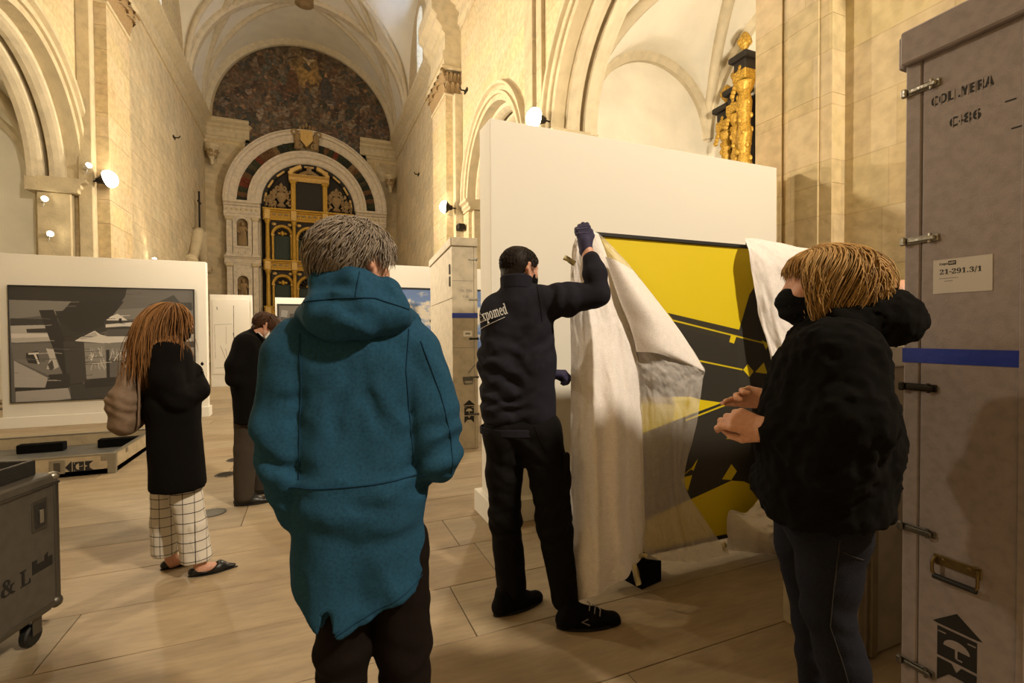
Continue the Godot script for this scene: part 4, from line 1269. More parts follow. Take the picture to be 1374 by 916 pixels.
# ------------------------------------------------------------------ exhibition panels and pictures
func picture_mat(im: Image, rough := 0.6) -> StandardMaterial3D:
	var m := StandardMaterial3D.new()
	m.albedo_texture = tex(im)
	m.roughness = rough
	m.cull_mode = BaseMaterial3D.CULL_DISABLED
	return m

func canvas(called: String, label: String, x0: float, x1: float, y0: float, y1: float, z: float, deep: float, face: Material, edge: Material, frame := 0.0) -> Node3D:
	# a picture facing +z: painted front, sides and back
	var t := thing(called, label, "painting", Vector3((x0 + x1) / 2, y0, z))
	var w := x1 - x0; var h := y1 - y0
	var g := Geo.new()
	g.quad(Vector3(-w / 2, 0, deep + 0.0015), Vector3(w / 2, 0, deep + 0.0015), Vector3(w / 2, h, deep + 0.0015), Vector3(-w / 2, h, deep + 0.0015))
	part("stretcher", bx(Vector3(0, h / 2, deep / 2), Vector3(w, h, deep), 0.002), edge, t)
	part("painted_face", g, face, t)
	if frame > 0.0:
		for e in [[Vector3(0, h + frame / 2 - 0.002, deep / 2 + 0.006), Vector3(w + frame * 2, frame, deep + 0.016)], [Vector3(0, -frame / 2 + 0.002, deep / 2 + 0.006), Vector3(w + frame * 2, frame, deep + 0.016)], [Vector3(-w / 2 - frame / 2 + 0.002, h / 2, deep / 2 + 0.006), Vector3(frame, h, deep + 0.016)], [Vector3(w / 2 + frame / 2 - 0.002, h / 2, deep / 2 + 0.006), Vector3(frame, h, deep + 0.016)]]:
			part("frame_bar", bx(e[0], e[1], 0.003), M.black_frame, t)
	return t

func board(label: String, x0: float, x1: float, h: float, z: float, thick: float, foot := 0.0):
	var t := thing("display_panel", label, "panel", Vector3((x0 + x1) / 2, 0, z - thick / 2))
	part("panel_body", bx(Vector3(0, h / 2, 0), Vector3(x1 - x0, h, thick), 0.004), M.panel, t)
	if foot > 0.0: part("foot", bx(Vector3(0, 0.085, 0.0), Vector3(x1 - x0 + foot, 0.17, thick + foot * 2), 0.004), M.panel, t)
	return t

func uvs(pts: Array, ox: float, oy: float, w: float, h: float) -> Array:
	return pts.map(func(p): return [(p[0] - ox) / w, (p[1] - oy) / h])

func build_panels():
	board("large plain white panel behind the yellow and black painting", 1.235, 4.19, 3.0, -3.38, 0.24, 0.08)
	board("white panel carrying the wide grey and black painting on the left", -4.36, -1.67, 2.67, -9.77, 0.16, 0.05)
	board("white panel with line drawing beyond the bending man", -2.50, -1.50, 2.49, -15.1, 0.12)
	board("white panel below the gilded altarpiece behind the blue coat", -0.95, 0.75, 2.47, -15.5, 0.12)
	board("white panel holding the blue sky picture behind the tall crate", 1.213, 3.6, 2.66, -9.0, 0.14)
	# yellow and black abstract
	var Yl := Color(0.84, 0.755, 0.02)
	var Bk := Color(0.165, 0.155, 0.135)
	var im := Image.create(1600, 1254, false, Image.FORMAT_RGB8)
	im.fill(Bk)
	fill_poly(im, [[0.24, 0.23], [0.4684, 0.285], [0.56, 0.33], [0.56, 0.36], [0.24, 0.27]], Color(0.19, 0.17, 0.12))
	fill_poly(im, [[0.46, 0.30], [0.53, 0.20], [0.56, 0.5], [0.47, 0.48]], Color(0.185, 0.175, 0.155))
	fill_poly(im, [[-0.05, -0.05], [1.05, -0.05], [1.05, 0.08], [0.60, 0.02], [0.5064, 0.1624], [0.4684, 0.2866], [0.2226, 0.2305], [0.2415, 0.254], [-0.05, 0.22]], Yl)
	for l in [[[0.2368, 0.254], [0.57, 0.337], 0.0055], [[0.2346, 0.3684], [0.4816, 0.4278], 0.0055], [[0.2821, 0.5875], [0.4346, 0.5428], 0.006], [[0.272, 0.772], [0.30, 0.752], 0.003], [[0.60, 0.45], [0.95, 0.53], 0.0055]]:
		fill_line(im, l[0], l[1], l[2], Yl.darkened(0.06))
	for p in [[[0.5538, 0.3232], [0.5709, 0.3602], [0.5825, 0.3395]], [[0.4389, 0.3046], [0.4585, 0.3106], [0.4496, 0.3351], [0.4325, 0.3292]], [[0.5009, 0.4082], [0.5231, 0.436], [0.5077, 0.455], [0.4833, 0.4283]], [[0.5624, 0.4049], [0.5769, 0.4474], [0.5286, 0.4387]], [[0.3359, 0.5232], [0.4081, 0.5384], [0.3064, 0.5673], [0.0, 0.66], [0.0, 0.49], [0.30, 0.51]], [[0.4709, 0.6272], [0.4872, 0.6185], [0.4953, 0.6376], [0.4791, 0.6463]], [[0.4201, 0.6654], [0.512, 0.642], [0.5175, 0.6463], [0.4453, 0.6692]], [[0.3235, 0.721], [0.3085, 0.7602], [0.2991, 0.7542]], [[0.2628, 0.7782], [0.3038, 0.7744], [0.2893, 0.8256]], [[0.4415, 0.7564], [0.4615, 0.7847], [0.4415, 0.8125], [0.4073, 0.8049]], [[0.2701, 0.8632], [0.4415, 0.8147], [0.4872, 0.8245], [0.6145, 0.9], [0.9, 0.86], [1.05, 0.95], [1.05, 1.1], [-0.05, 1.1], [-0.05, 0.86], [0.15, 0.90]], [[0.72, 0.6], [0.80, 0.56], [0.82, 0.66]]]:
		fill_poly(im, p, Yl)
	canvas("painting", "yellow and black abstract painting being unwrapped, standing on foam", 1.42, 3.72, 0.145, 1.945, -2.33, 0.05, picture_mat(im, 0.55), M.black_frame, 0.022)
	# wide grey townscape on the left
	var G := func(a): return Color(a / 255.0, a / 255.0 * 0.985, a / 255.0 * 0.97)
	im = Image.create(1320, 800, false, Image.FORMAT_RGB8)
	im.fill(G.call(92))
	var shapes := [
		[[[45, 262], [310, 262], [330, 310], [45, 345]], 122], [[[540, 205], [860, 205], [860, 335], [470, 335]], 100], [[[480, 300], [700, 285], [860, 300], [860, 335], [460, 345]], 118],
		[[[38, 195], [545, 200], [535, 240], [515, 268], [270, 265], [38, 262]], 52], [[[690, 262], [762, 228], [792, 262], [850, 262], [850, 300], [640, 275]], 66],
		[[[50, 340], [240, 345], [240, 375], [50, 375]], 60], [[[50, 372], [205, 368], [215, 405], [230, 438], [52, 445]], 168], [[[112, 386], [212, 382], [215, 402], [115, 402]], 60], [[[52, 405], [215, 408], [225, 420], [52, 425]], 196],
		[[[50, 450], [235, 448], [280, 580], [60, 522]], 104], [[[60, 520], [195, 598], [182, 640], [60, 634]], 158], [[[60, 515], [270, 520], [270, 580], [195, 585]], 112],
		[[[110, 490], [155, 480], [165, 538], [118, 532], [108, 512]], 48], [[[118, 489], [160, 487], [160, 494], [118, 496]], 205], [[[138, 490], [147, 490], [164, 536], [156, 538]], 205],
		[[[190, 470], [222, 474], [230, 515], [242, 552], [220, 562], [190, 560], [205, 515]], 178], [[[196, 540], [215, 520], [222, 558], [205, 568]], 70],
		[[[440, 450], [585, 448], [585, 545], [520, 600], [350, 612], [350, 450]], 122], [[[345, 448], [440, 452], [448, 610], [358, 612]], 132],
		[[[455, 520], [520, 520], [520, 600], [455, 612]], 96],
		[[[165, 305], [225, 303], [345, 640], [275, 640]], 48], [[[232, 308], [345, 306], [345, 430], [355, 622], [272, 628], [270, 440]], 56], [[[262, 440], [350, 440], [358, 622], [275, 630]], 64],
		[[[300, 265], [530, 262], [500, 300], [440, 372], [318, 412], [232, 332], [270, 300]], 50], [[[318, 412], [440, 372], [452, 395], [330, 430]], 58],
		[[[448, 348], [470, 330], [500, 318], [520, 330], [545, 348]], 208], [[[440, 352], [572, 350], [572, 386], [440, 390]], 60], [[[446, 366], [570, 356], [570, 372], [446, 380]], 200], [[[505, 340], [518, 338], [518, 360], [505, 362]], 40],
		[[[452, 392], [570, 386], [572, 420], [450, 420]], 84], [[[415, 408], [438, 408], [432, 438], [420, 430]], 46], [[[312, 437], [398, 394], [420, 410], [452, 420], [586, 420], [586, 445], [430, 450], [316, 440]], 200], [[[330, 425], [400, 400], [410, 418], [340, 434]], 168],
		[[[445, 480], [460, 480], [460, 610], [445, 610]], 50], [[[520, 545], [546, 543], [546, 600], [522, 598]], 190], [[[530, 530], [550, 530], [550, 548], [530, 548]], 40],
		[[[590, 330], [600, 330], [600, 620], [590, 620]], 52], [[[600, 345], [860, 330], [860, 420], [600, 430]], 82], [[[600, 430], [860, 412], [860, 446], [600, 455]], 170], [[[600, 455], [860, 446], [860, 480], [600, 500]], 70], [[[740, 478], [860, 474], [860, 512], [740, 518]], 150], [[[600, 500], [860, 514], [860, 600], [600, 610]], 90],
		[[[200, 584], [285, 582], [290, 642], [185, 642]], 52], [[[62, 634], [185, 640], [280, 642], [280, 652], [62, 655]], 46], [[[64, 652], [278, 645], [290, 692], [64, 712]], 152], [[[286, 632], [860, 600], [870, 700], [290, 712]], 62], [[[350, 610], [600, 598], [600, 640], [350, 650]], 50]]
	for s in shapes: fill_poly(im, uvs(s[0], 46, 202, 812, 496), G.call(s[1]))
	var r := RandomNumberGenerator.new(); r.seed = 81
	for i in 70:      # white scribbles of light on the water
		var x := r.randf_range(372, 438) if i < 34 else r.randf_range(465, 582)
		var y := r.randf_range(465, 550) if i < 34 else r.randf_range(472, 520)
		var e := [x + r.randf_range(-14, 14), y + r.randf_range(4, 34)]
		fill_line(im, [(x - 46) / 812, (y - 202) / 496], [(e[0] - 46) / 812, (e[1] - 202) / 496], r.randf_range(0.003, 0.008), G.call(r.randi_range(150, 215)))
	for i in 160:     # dry brush drags
		var x := r.randf(); var y := r.randf()
		var k := r.randf_range(-0.02, 0.03)
		var c := im.get_pixel(int(x * 1319), int(y * 799))
		fill_line(im, [x, y], [x + r.randf_range(0.02, 0.12), y + r.randf_range(-0.012, 0.012)], 0.004, Color(c.r + k, c.g + k, c.b + k))
	canvas("painting", "wide grey and black townscape painting on the left white panel", -4.235, -1.85, 0.40, 2.18, -9.77, 0.045, picture_mat(im, 0.7), M.black_frame, 0.012)
	# mountains and clouds under a blue sky
	im = Image.create(640, 480, false, Image.FORMAT_RGB8)
	var nz := FastNoiseLite.new(); nz.seed = 83; nz.frequency = 0.012; nz.fractal_octaves = 4
	for y in 480:
		for x in 640:
			var sky := Color(0.36, 0.47, 0.68).lerp(Color(0.52, 0.60, 0.74), y / 480.0)
			var k := nz.get_noise_2d(x, y * 1.7)
			var band := clampf(1.0 - absf(y - 165.0 + 30 * sin(x * 0.012)) / 100.0, 0, 1)
			var c := sky.lerp(Color(0.80, 0.77, 0.72), clampf(band * 2.0 + k * 1.6 - 0.45, 0, 1))
			if y > 250 + 40 * nz.get_noise_2d(x * 0.6, 9): c = Color(0.33, 0.44, 0.66).lerp(Color(0.72, 0.70, 0.66), clampf(k * 3.0 - 0.2, 0, 1))
			im.set_pixel(x, y, c)
	for i in 90:
		var p := Vector2(0.40 + r.randf_range(-0.07, 0.07), r.randf_range(0.30, 1.0))
		var q := []
		for j in 6: q.append([p.x + cos(j * 1.05) * 0.025 * r.randf_range(0.4, 1.4), p.y + sin(j * 1.05) * 0.03 * r.randf_range(0.4, 1.4)])
		fill_poly(im, q, Color(0.10, 0.10, 0.11))
	canvas("painting", "blue sky picture with clouds and snow behind the tall crate", 1.465, 3.35, 0.72, 2.23, -9.0, 0.03, picture_mat(im), M.black_frame, 0.03)
	# line drawing
	im = Image.create(400, 900, false, Image.FORMAT_RGB8)
	im.fill(Color(0.88, 0.87, 0.84))
	for l in [[[0.58, 0.08], [0.57, 0.62], 0.006], [[0.56, 0.45], [0.60, 0.58], 0.010], [[0.05, 0.34], [0.52, 0.33], 0.003], [[0.05, 0.34], [0.06, 0.80], 0.003], [[0.20, 0.62], [0.34, 0.80], 0.004], [[0.34, 0.66], [0.40, 0.82], 0.004], [[0.12, 0.1], [0.13, 0.14], 0.008], [[0.05, 0.92], [0.9, 0.90], 0.003], [[0.36, 0.36], [0.36, 0.6], 0.003]]:
		fill_line(im, l[0], l[1], l[2], Color(0.15, 0.15, 0.15))
	canvas("painting", "tall white canvas with thin black lines beyond the bending man", -2.44, -1.58, 0.35, 2.36, -15.1, 0.03, picture_mat(im, 0.8), M.panel)
	# small dark picture mostly hidden by the blue coat
	im = Image.create(256, 256, false, Image.FORMAT_RGB8)
	im.fill(Color(0.36, 0.34, 0.32))
	for i in 40:
		var x := r.randf(); var y := r.randf()
		fill_poly(im, [[x, y], [x + 0.12, y + 0.02], [x + 0.10, y + 0.2], [x - 0.02, y + 0.18]], G.call(r.randi_range(40, 140)))
	canvas("painting", "dark framed picture half hidden behind the blue coat", -0.86, 0.55, 1.15, 2.25, -15.5, 0.03, picture_mat(im), M.black_frame, 0.04)

# ------------------------------------------------------------------ crates, cases, floor fittings
func letters(parent: Node, called: String, txt: String, cap: float, xf: Transform3D, m: Material, font := "Droid Sans", bold := true, deep := 0.0012, wide := 0.0) -> MeshInstance3D:
	var f := SystemFont.new()
	f.font_names = PackedStringArray([font])
	if bold: f.font_weight = 700
	var t := TextMesh.new()
	t.text = txt
	t.font = f
	t.font_size = 64
	t.pixel_size = cap / 46.0
	t.depth = deep
	t.curve_step = 2.0
	var o := part(called, t, m, parent)
	var k := 1.0
	if wide > 0.0: k = wide / t.get_aabb().size.x
	o.transform = xf * Transform3D(Basis().scaled(Vector3(k, 1, 1)), Vector3.ZERO)
	return o

func latch(parent: Node, c: Vector3, w: float, m: Material, flip := 1.0):
	# draw latch across a lid seam: base plate, arm, hook
	var o := Node3D.new(); o.name = "latch"; o.position = c; parent.add_child(o, true)
	part("latch_plate", bx(Vector3(0.0, 0, 0.003), Vector3(w, 0.022, 0.006), 0.002), m, o)
	part("latch_arm", bx(Vector3(flip * w * 0.08, 0, 0.010), Vector3(w * 0.72, 0.014, 0.010), 0.003), m, o)
	part("latch_hook", bx(Vector3(-flip * w * 0.40, 0.0, 0.012), Vector3(w * 0.16, 0.026, 0.012), 0.004), m, o)
	part("latch_pin", Geo.new().tube([Vector3(flip * w * 0.30, -0.014, 0.008), Vector3(flip * w * 0.30, 0.014, 0.008)], 0.005, 6), m, o)

func arrow_stamp(parent: Node, x: float, y: float, w: float, paint: Material, at_z := 0.0012):
	# stencilled handling mark: arrow head over a block with an umbrella, then a glass
	var o := Node3D.new(); o.name = "handling_stamp"; o.position = Vector3(x, y, 0); parent.add_child(o, true)
	part("arrow_head", Geo.new().prism(PackedVector2Array([Vector2(-0.5, -0.42), Vector2(0.0, 0.0), Vector2(0.5, -0.42), Vector2(0.40, -0.44), Vector2(-0.40, -0.44)].map(func(p): return p * w)), 0.0002, at_z), M.stencil, o)
	part("stamp_block", Geo.new().prism(PackedVector2Array([Vector2(-0.4, -0.50), Vector2(0.4, -0.50), Vector2(0.4, -1.25), Vector2(-0.4, -1.25)].map(func(p): return p * w)), 0.0002, at_z), M.stencil, o)
	var dome := PackedVector2Array()
	for i in 13: dome.append(Vector2(0.27 * cos(PI * i / 12), -0.92 + 0.22 * sin(PI * i / 12)) * w)
	part("umbrella_mark", Geo.new().prism(dome, 0.0002, at_z + 0.0005), paint, o)
	for e in [[Vector2(0, -1.0), Vector2(0.05, 0.28)], [Vector2(0.06, -1.14), Vector2(0.12, 0.04)], [Vector2(-0.3, -0.62), Vector2(0.16, 0.03)], [Vector2(0.3, -0.62), Vector2(0.16, 0.03)]]:
		part("umbrella_mark", bx(Vector3(e[0].x * w, e[0].y * w, at_z * 0.6 + 0.0003), Vector3(e[1].x * w, e[1].y * w, at_z + 0.0004)), paint, o)
	part("stamp_block", Geo.new().prism(PackedVector2Array([Vector2(-0.4, -1.32), Vector2(-0.1, -1.32), Vector2(0.0, -1.5), Vector2(0.1, -1.32), Vector2(0.4, -1.32), Vector2(0.4, -1.9), Vector2(0.15, -1.62), Vector2(-0.15, -1.62), Vector2(-0.4, -1.9)].map(func(p): return p * w)), 0.0002, at_z), M.stencil, o)

func picture_crate(called: String, label: String, at: Vector3, turn: float, w: float, h: float, length: float, paint: Material, flip: bool, far: bool) -> Node3D:
	# tall narrow transport crate. Local: narrow face on z = 0 looking to +z, x 0..w
	var t := thing(called, label, "crate", at, turn)
	var seam := 0.045
	var xs := w - seam if flip else seam
	part("crate_body", bx(Vector3((xs + w) / 2 if not flip else xs / 2, h / 2, -length / 2), Vector3(w - seam - 0.002, h, length), 0.004), paint, t)
	part("crate_door", bx(Vector3(seam / 2 if not flip else w - seam / 2, h / 2, -length / 2), Vector3(seam - 0.002, h, length), 0.004), paint, t)
	part("crate_core", bx(Vector3(w / 2, h / 2, -length / 2), Vector3(w - 0.03, h - 0.03, length - 0.03)), M.stencil, t)
	part("lid_batten", bx(Vector3(w / 2, h - 0.05, 0.012), Vector3(w + 0.004, 0.102, 0.026), 0.005), paint, t)
	part("side_batten", bx(Vector3(-0.010, h - 0.05, -length / 2), Vector3(0.02, 0.10, length), 0.004), paint, t)
	part("blue_tape", bx(Vector3(w / 2, 1.343 if not far else 1.63, 0.0008), Vector3(w + 0.002, 0.044 if not far else 0.062, 0.0016)), M.blue_tape, t)
	var n := 0
	for y in [2.143, 1.692, 1.247, 0.812, 0.391]:
		var c := Vector3(0.042 if not flip else w - 0.05, y * (1.0 if not far else 1.08), 0.0)
		latch(t, c, 0.098 if not flip else 0.12, [M.steel, M.steel, M.iron, M.dull_steel, M.dull_steel][n], 1.0 if not flip else -1.0)
		n += 1
	return t

func build_cases():
	# --- the tall crate at the right edge
	var c := picture_crate("crate", "tall mauve grey picture crate with blue tape at the right edge", Vector3(1.70, 0, -0.926), -90, 0.285, 2.326, 1.6, M.crate_paint, false, false)
	letters(c, "stencil_lettering", "COL .YERA", 0.026, Transform3D(Basis(), Vector3(0.139, 2.090, 0.0006)), M.stencil, "Droid Sans", true, 0.001, 0.142)
	letters(c, "stencil_lettering", "C-86", 0.026, Transform3D(Basis(), Vector3(0.148, 2.012, 0.0006)), M.stencil, "Droid Sans", true, 0.001, 0.070)
	for i in 9: part("stencil_bridge", bx(Vector3(0.077 + i * 0.0157, 2.090, 0.0008), Vector3(0.0022, 0.03, 0.0012)), M.crate_paint, c)
	for i in 4: part("stencil_bridge", bx(Vector3(0.121 + i * 0.0185, 2.012, 0.0008), Vector3(0.0022, 0.03, 0.0012)), M.crate_paint, c)
	var lab := Node3D.new(); lab.name = "paper_label"; lab.position = Vector3(0.1455, 1.575, 0.0); c.add_child(lab, true)
	part("label_sheet", bx(Vector3(0, 0, 0.0008), Vector3(0.135, 0.098, 0.0016)), M.label_paper, lab)
	letters(lab, "label_number", "21-291.3/1", 0.0145, Transform3D(Basis(), Vector3(-0.003, 0.013, 0.0018)), M.stencil, "Droid Serif", true, 0.0006, 0.096)
	part("label_logo", bx(Vector3(-0.022, 0.0375, 0.0018), Vector3(0.018, 0.012, 0.0006)), M.stencil, lab)
	letters(lab, "label_logo", "Expo", 0.006, Transform3D(Basis(), Vector3(-0.042, 0.036, 0.0018)), M.stencil, "Droid Serif", true, 0.0006)
	letters(lab, "label_logo", "ART", 0.006, Transform3D(Basis(), Vector3(-0.022, 0.0375, 0.0024)), M.label_paper, "Droid Sans", true, 0.0006)
	for i in 2: part("label_small_print", bx(Vector3(-0.03, -0.006 - i * 0.008, 0.0018), Vector3([0.045, 0.02][i], 0.0016, 0.0005)), M.print_grey, lab)
	var hd := Node3D.new(); hd.name = "handle"; hd.position = Vector3(0.143, 0.745, 0.0); c.add_child(hd, true)
	part("handle_plate", bx(Vector3(0, 0.0, 0.003), Vector3(0.112, 0.030, 0.006), 0.002), M.brass, hd)
	for x in [-0.03, 0.03]: part("rivet", Geo.new().ball(Vector3(x, 0.004, 0.006), Vector3(0.006, 0.006, 0.003), 8, 6), M.brass, hd)
	for x in [-0.050, 0.050]: part("handle_ring", Geo.new().tube([Vector3(x, 0.008, 0.008), Vector3(x * 1.06, -0.008, 0.018), Vector3(x * 1.06, -0.034, 0.017), Vector3(x * 0.92, -0.046, 0.016)], 0.0045, 6), M.brass, hd)
	part("handle_grip", Geo.new().tube([Vector3(-0.050, -0.047, 0.016), Vector3(0.050, -0.047, 0.016)], 0.0085, 8), M.rubber, hd)
	arrow_stamp(c, 0.143, 0.606, 0.115, M.crate_paint)
	for e in [[0.245, 2.02], [0.258, 1.945]]: part("scuff", bx(Vector3(e[0], e[1], 0.0006), Vector3(0.022, 0.004, 0.0008)), M.stencil, c)
	part("corner_post", bx(Vector3(0.279, 1.16, 0.004), Vector3(0.018, 2.12, 0.008), 0.002), M.crate_paint, c)
	# --- the tall crate in the middle
	c = picture_crate("crate", "tall pale picture crate with blue tape behind the blue coat", Vector3(1.573, 0, -5.68), -5.6, 0.315, 2.57, 2.0, M.crate_cream, true, true)
	letters(c, "stencil_lettering", "COL. YERA", 0.030, Transform3D(Basis(), Vector3(0.17, 1.93, 0.0006)), M.print_grey, "Droid Sans", true, 0.001, 0.15)
	letters(c, "stencil_lettering", "C-86", 0.030, Transform3D(Basis(), Vector3(0.17, 1.86, 0.0006)), M.print_grey, "Droid Sans", true, 0.001, 0.07)
	part("paper_label", bx(Vector3(0.19, 1.41, 0.001), Vector3(0.11, 0.07, 0.002)), M.panel, c)
	part("label_small_print", bx(Vector3(0.19, 1.41, 0.0024), Vector3(0.06, 0.02, 0.0005)), M.print_grey, c)
	for y in [2.05, 1.24]: part("board_joint", bx(Vector3(0.135, y, 0.0004), Vector3(0.26, 0.006, 0.001)), M.print_grey, c)
	part("fragile_mark", Geo.new().prism(PackedVector2Array([Vector2(0.2, 0.92), Vector2(0.28, 1.02), Vector2(0.27, 1.03), Vector2(0.19, 0.94)]), 0.0002, 0.001), M.print_grey, c)
	hd = Node3D.new(); hd.name = "handle"; hd.position = Vector3(0.19, 0.86, 0.0); c.add_child(hd, true)
	part("handle_plate", bx(Vector3(0, 0, 0.003), Vector3(0.13, 0.05, 0.006), 0.002), M.dull_steel, hd)
	part("handle_grip", Geo.new().tube([Vector3(-0.055, 0.0, 0.01), Vector3(-0.05, -0.06, 0.02), Vector3(0.05, -0.06, 0.02), Vector3(0.055, 0.0, 0.01)], 0.008, 6), M.dull_steel, hd)
	arrow_stamp(c, 0.2, 0.60, 0.15, M.crate_cream)
	part("stretched_batten", bx(Vector3(-0.004, 1.85, -0.9), Vector3(0.008, 0.02, 1.9), 0.002), M.crate_cream, c, Vector3.ZERO, Vector3.ZERO)
	for e in [[2.2, -0.12], [2.05, -0.12]]: part("side_latch", bx(Vector3(-0.008, e[0], e[1]), Vector3(0.016, 0.12, 0.05), 0.003), M.dull_steel, c)
	# --- cream case standing behind the woman, with a crumpled cloth on top
	c = thing("crate", "beige packing crate with timber battens between woman and grey crate", "crate", Vector3(2.33, 0, -1.50))
	part("crate_body", bx(Vector3(0, 0.63, 0), Vector3(0.42, 1.26, 0.34), 0.006), M.crate_cream, c)
	part("crate_top", bx(Vector3(0, 1.305, 0), Vector3(0.46, 0.09, 0.38), 0.006), M.panel, c)
	for x in [-0.19, -0.10, 0.19]: part("timber_batten", bx(Vector3(x, 0.62, 0.178), Vector3(0.045, 1.22, 0.02), 0.004), tinted(M.case_ply, 0.85), c)
	part("timber_batten", bx(Vector3(-0.22, 0.62, 0.14), Vector3(0.02, 1.22, 0.06), 0.004), tinted(M.case_ply, 0.8), c)
	var g := Geo.new()
	var nz := FastNoiseLite.new(); nz.seed = 5; nz.frequency = 9.0
	g.grid(func(u: float, v: float):
		var p := Vector3((u - 0.5) * 0.16, 0.0, (v - 0.5) * 0.12)
		var e := maxf(absf(u - 0.5), absf(v - 0.5)) * 2
		return p + Vector3(0, 0.004 + (1 - e * e) * (0.025 + 0.03 * nz.get_noise_2d(u * 2, v * 2)), 0), 16, 14)
	tag(part("cloth", g, M.label_paper, self, Vector3(2.30, 1.35, -1.46)), "crumpled pale cloth on top of the beige packing crate", "cloth")
	# --- open flat case on the floor at the left
	c = thing("flight_case", "open flat shipping case lined in grey lying on the floor", "case", Vector3(-1.885, 0, -6.15))
	var L := 2.85; var D := 1.42; var H := 0.205
	part("case_base", bx(Vector3(-L / 2, 0.03, -D / 2), Vector3(L, 0.06, D), 0.004), M.case_ply, c)
	part("lining", bx(Vector3(-L / 2, 0.062, -D / 2), Vector3(L - 0.05, 0.012, D - 0.05)), M.case_lining, c)
	for e in [[Vector3(-L / 2, H / 2, -0.0125), Vector3(L, H, 0.025)], [Vector3(-L / 2, H / 2, -D + 0.0125), Vector3(L, H, 0.025)], [Vector3(-0.0125, H / 2, -D / 2), Vector3(0.025, H, D - 0.05)], [Vector3(-L + 0.0125, H / 2, -D / 2), Vector3(0.025, H, D - 0.05)]]:
		part("case_side", bx(e[0], e[1], 0.003), M.case_ply, c)
	for e in [[Vector3(-L / 2, H, -0.012), Vector3(L, 0.016, 0.036)], [Vector3(-L / 2, H, -D + 0.012), Vector3(L, 0.016, 0.036)], [Vector3(-0.012, H, -D / 2), Vector3(0.036, 0.016, D)]]:
		part("metal_edging", bx(e[0], e[1], 0.003), M.steel, c)
	for x in [-0.28, -1.02, -1.76, -2.45]: part("foam_bar", bx(Vector3(x, 0.12, -1.12), Vector3(0.42, 0.10, 0.11), 0.008), M.foam, c)
	for x in [-0.6, -1.5, -2.4]: part("foam_bar", bx(Vector3(x, 0.10, -0.10), Vector3(0.30, 0.07, 0.08), 0.008), M.foam, c)
	part("lid_latch", bx(Vector3(-0.46, 0.11, 0.005), Vector3(0.12, 0.14, 0.012), 0.003), M.steel, c)
	part("lid_latch", bx(Vector3(-0.46, 0.11, 0.012), Vector3(0.05, 0.09, 0.012), 0.003), M.dull_steel, c)
	part("hinge", bx(Vector3(-0.085, 0.165, 0.004), Vector3(0.05, 0.05, 0.008), 0.002), M.steel, c)
	part("hinge", bx(Vector3(0.004, 0.165, -0.35), Vector3(0.008, 0.05, 0.05), 0.002), M.steel, c)
	part("corner_plate", bx(Vector3(-0.03, H / 2, 0.002), Vector3(0.06, H, 0.006), 0.002), M.steel, c)
	part("corner_plate", bx(Vector3(0.002, H / 2, -0.03), Vector3(0.006, H, 0.06), 0.002), M.steel, c)
	var st := Node3D.new(); st.name = "handling_mark"; st.position = Vector3(-0.30, 0.10, 0.0008); st.rotation_degrees = Vector3(0, 0, 90); c.add_child(st, true)
	arrow_stamp(st, 0, 0.10, 0.12, M.case_ply)
	# --- dark flight case on castors at the near left
	c = thing("flight_case", "dark grey flight case on castors at the near left", "case", Vector3(-1.13, 0, -2.958), -15)
	part("case_body", bx(Vector3(-0.36, 0.435, 0.55), Vector3(0.72, 0.57, 1.10), 0.006), M.flight_grey, c)
	part("case_lid", bx(Vector3(-0.36, 0.745, 0.55), Vector3(0.73, 0.045, 1.11), 0.008), M.flight_grey, c)
	part("metal_edging", bx(Vector3(-0.36, 0.722, 0.55), Vector3(0.735, 0.012, 1.115), 0.002), M.dull_steel, c)
	part("metal_edging", bx(Vector3(-0.008, 0.44, 0.010), Vector3(0.026, 0.58, 0.026), 0.003), M.dull_steel, c)
	part("metal_edging", bx(Vector3(-0.008, 0.155, 0.55), Vector3(0.026, 0.026, 1.10), 0.003), M.dull_steel, c)
	part("corner_cap", Geo.new().ball(Vector3(-0.012, 0.755, 0.012), Vector3(0.028, 0.02, 0.028), 10, 8), M.steel, c)
	part("corner_cap", Geo.new().ball(Vector3(-0.012, 0.155, 0.012), Vector3(0.03, 0.03, 0.03), 10, 8), M.dull_steel, c)
	var dish := Node3D.new(); dish.name = "recessed_latch"; dish.position = Vector3(0.001, 0.60, 0.105); c.add_child(dish, true)
	part("latch_dish", bx(Vector3(0, 0, 0), Vector3(0.006, 0.14, 0.085), 0.002), M.dull_steel, dish)
	part("latch_dish", bx(Vector3(0.003, 0, 0), Vector3(0.004, 0.11, 0.06), 0.001), M.flight_dark, dish)
	part("latch_wing", bx(Vector3(0.008, -0.005, 0), Vector3(0.008, 0.06, 0.02), 0.002), M.steel, dish)
	var side := Basis(Vector3(0, 0, -1), Vector3.UP, Vector3(1, 0, 0))
	letters(c, "stencil_lettering", ". & L", 0.070, Transform3D(side, Vector3(0.0010, 0.352, 0.258)), M.stencil, "Droid Serif", true, 0.0015, 0.19)
	part("stencil_block", Geo.new().prism(PackedVector2Array([Vector2(-0.055, -0.03), Vector2(0.055, -0.03), Vector2(0.055, 0.015), Vector2(0.03, 0.015), Vector2(0.03, 0.04), Vector2(0.012, 0.03), Vector2(0.012, 0.008), Vector2(-0.03, 0.008), Vector2(-0.03, 0.03), Vector2(-0.055, 0.03)]), 0.0, 0.0018, Transform3D(side, Vector3(0, 0.375, 0.095))), M.stencil, c)
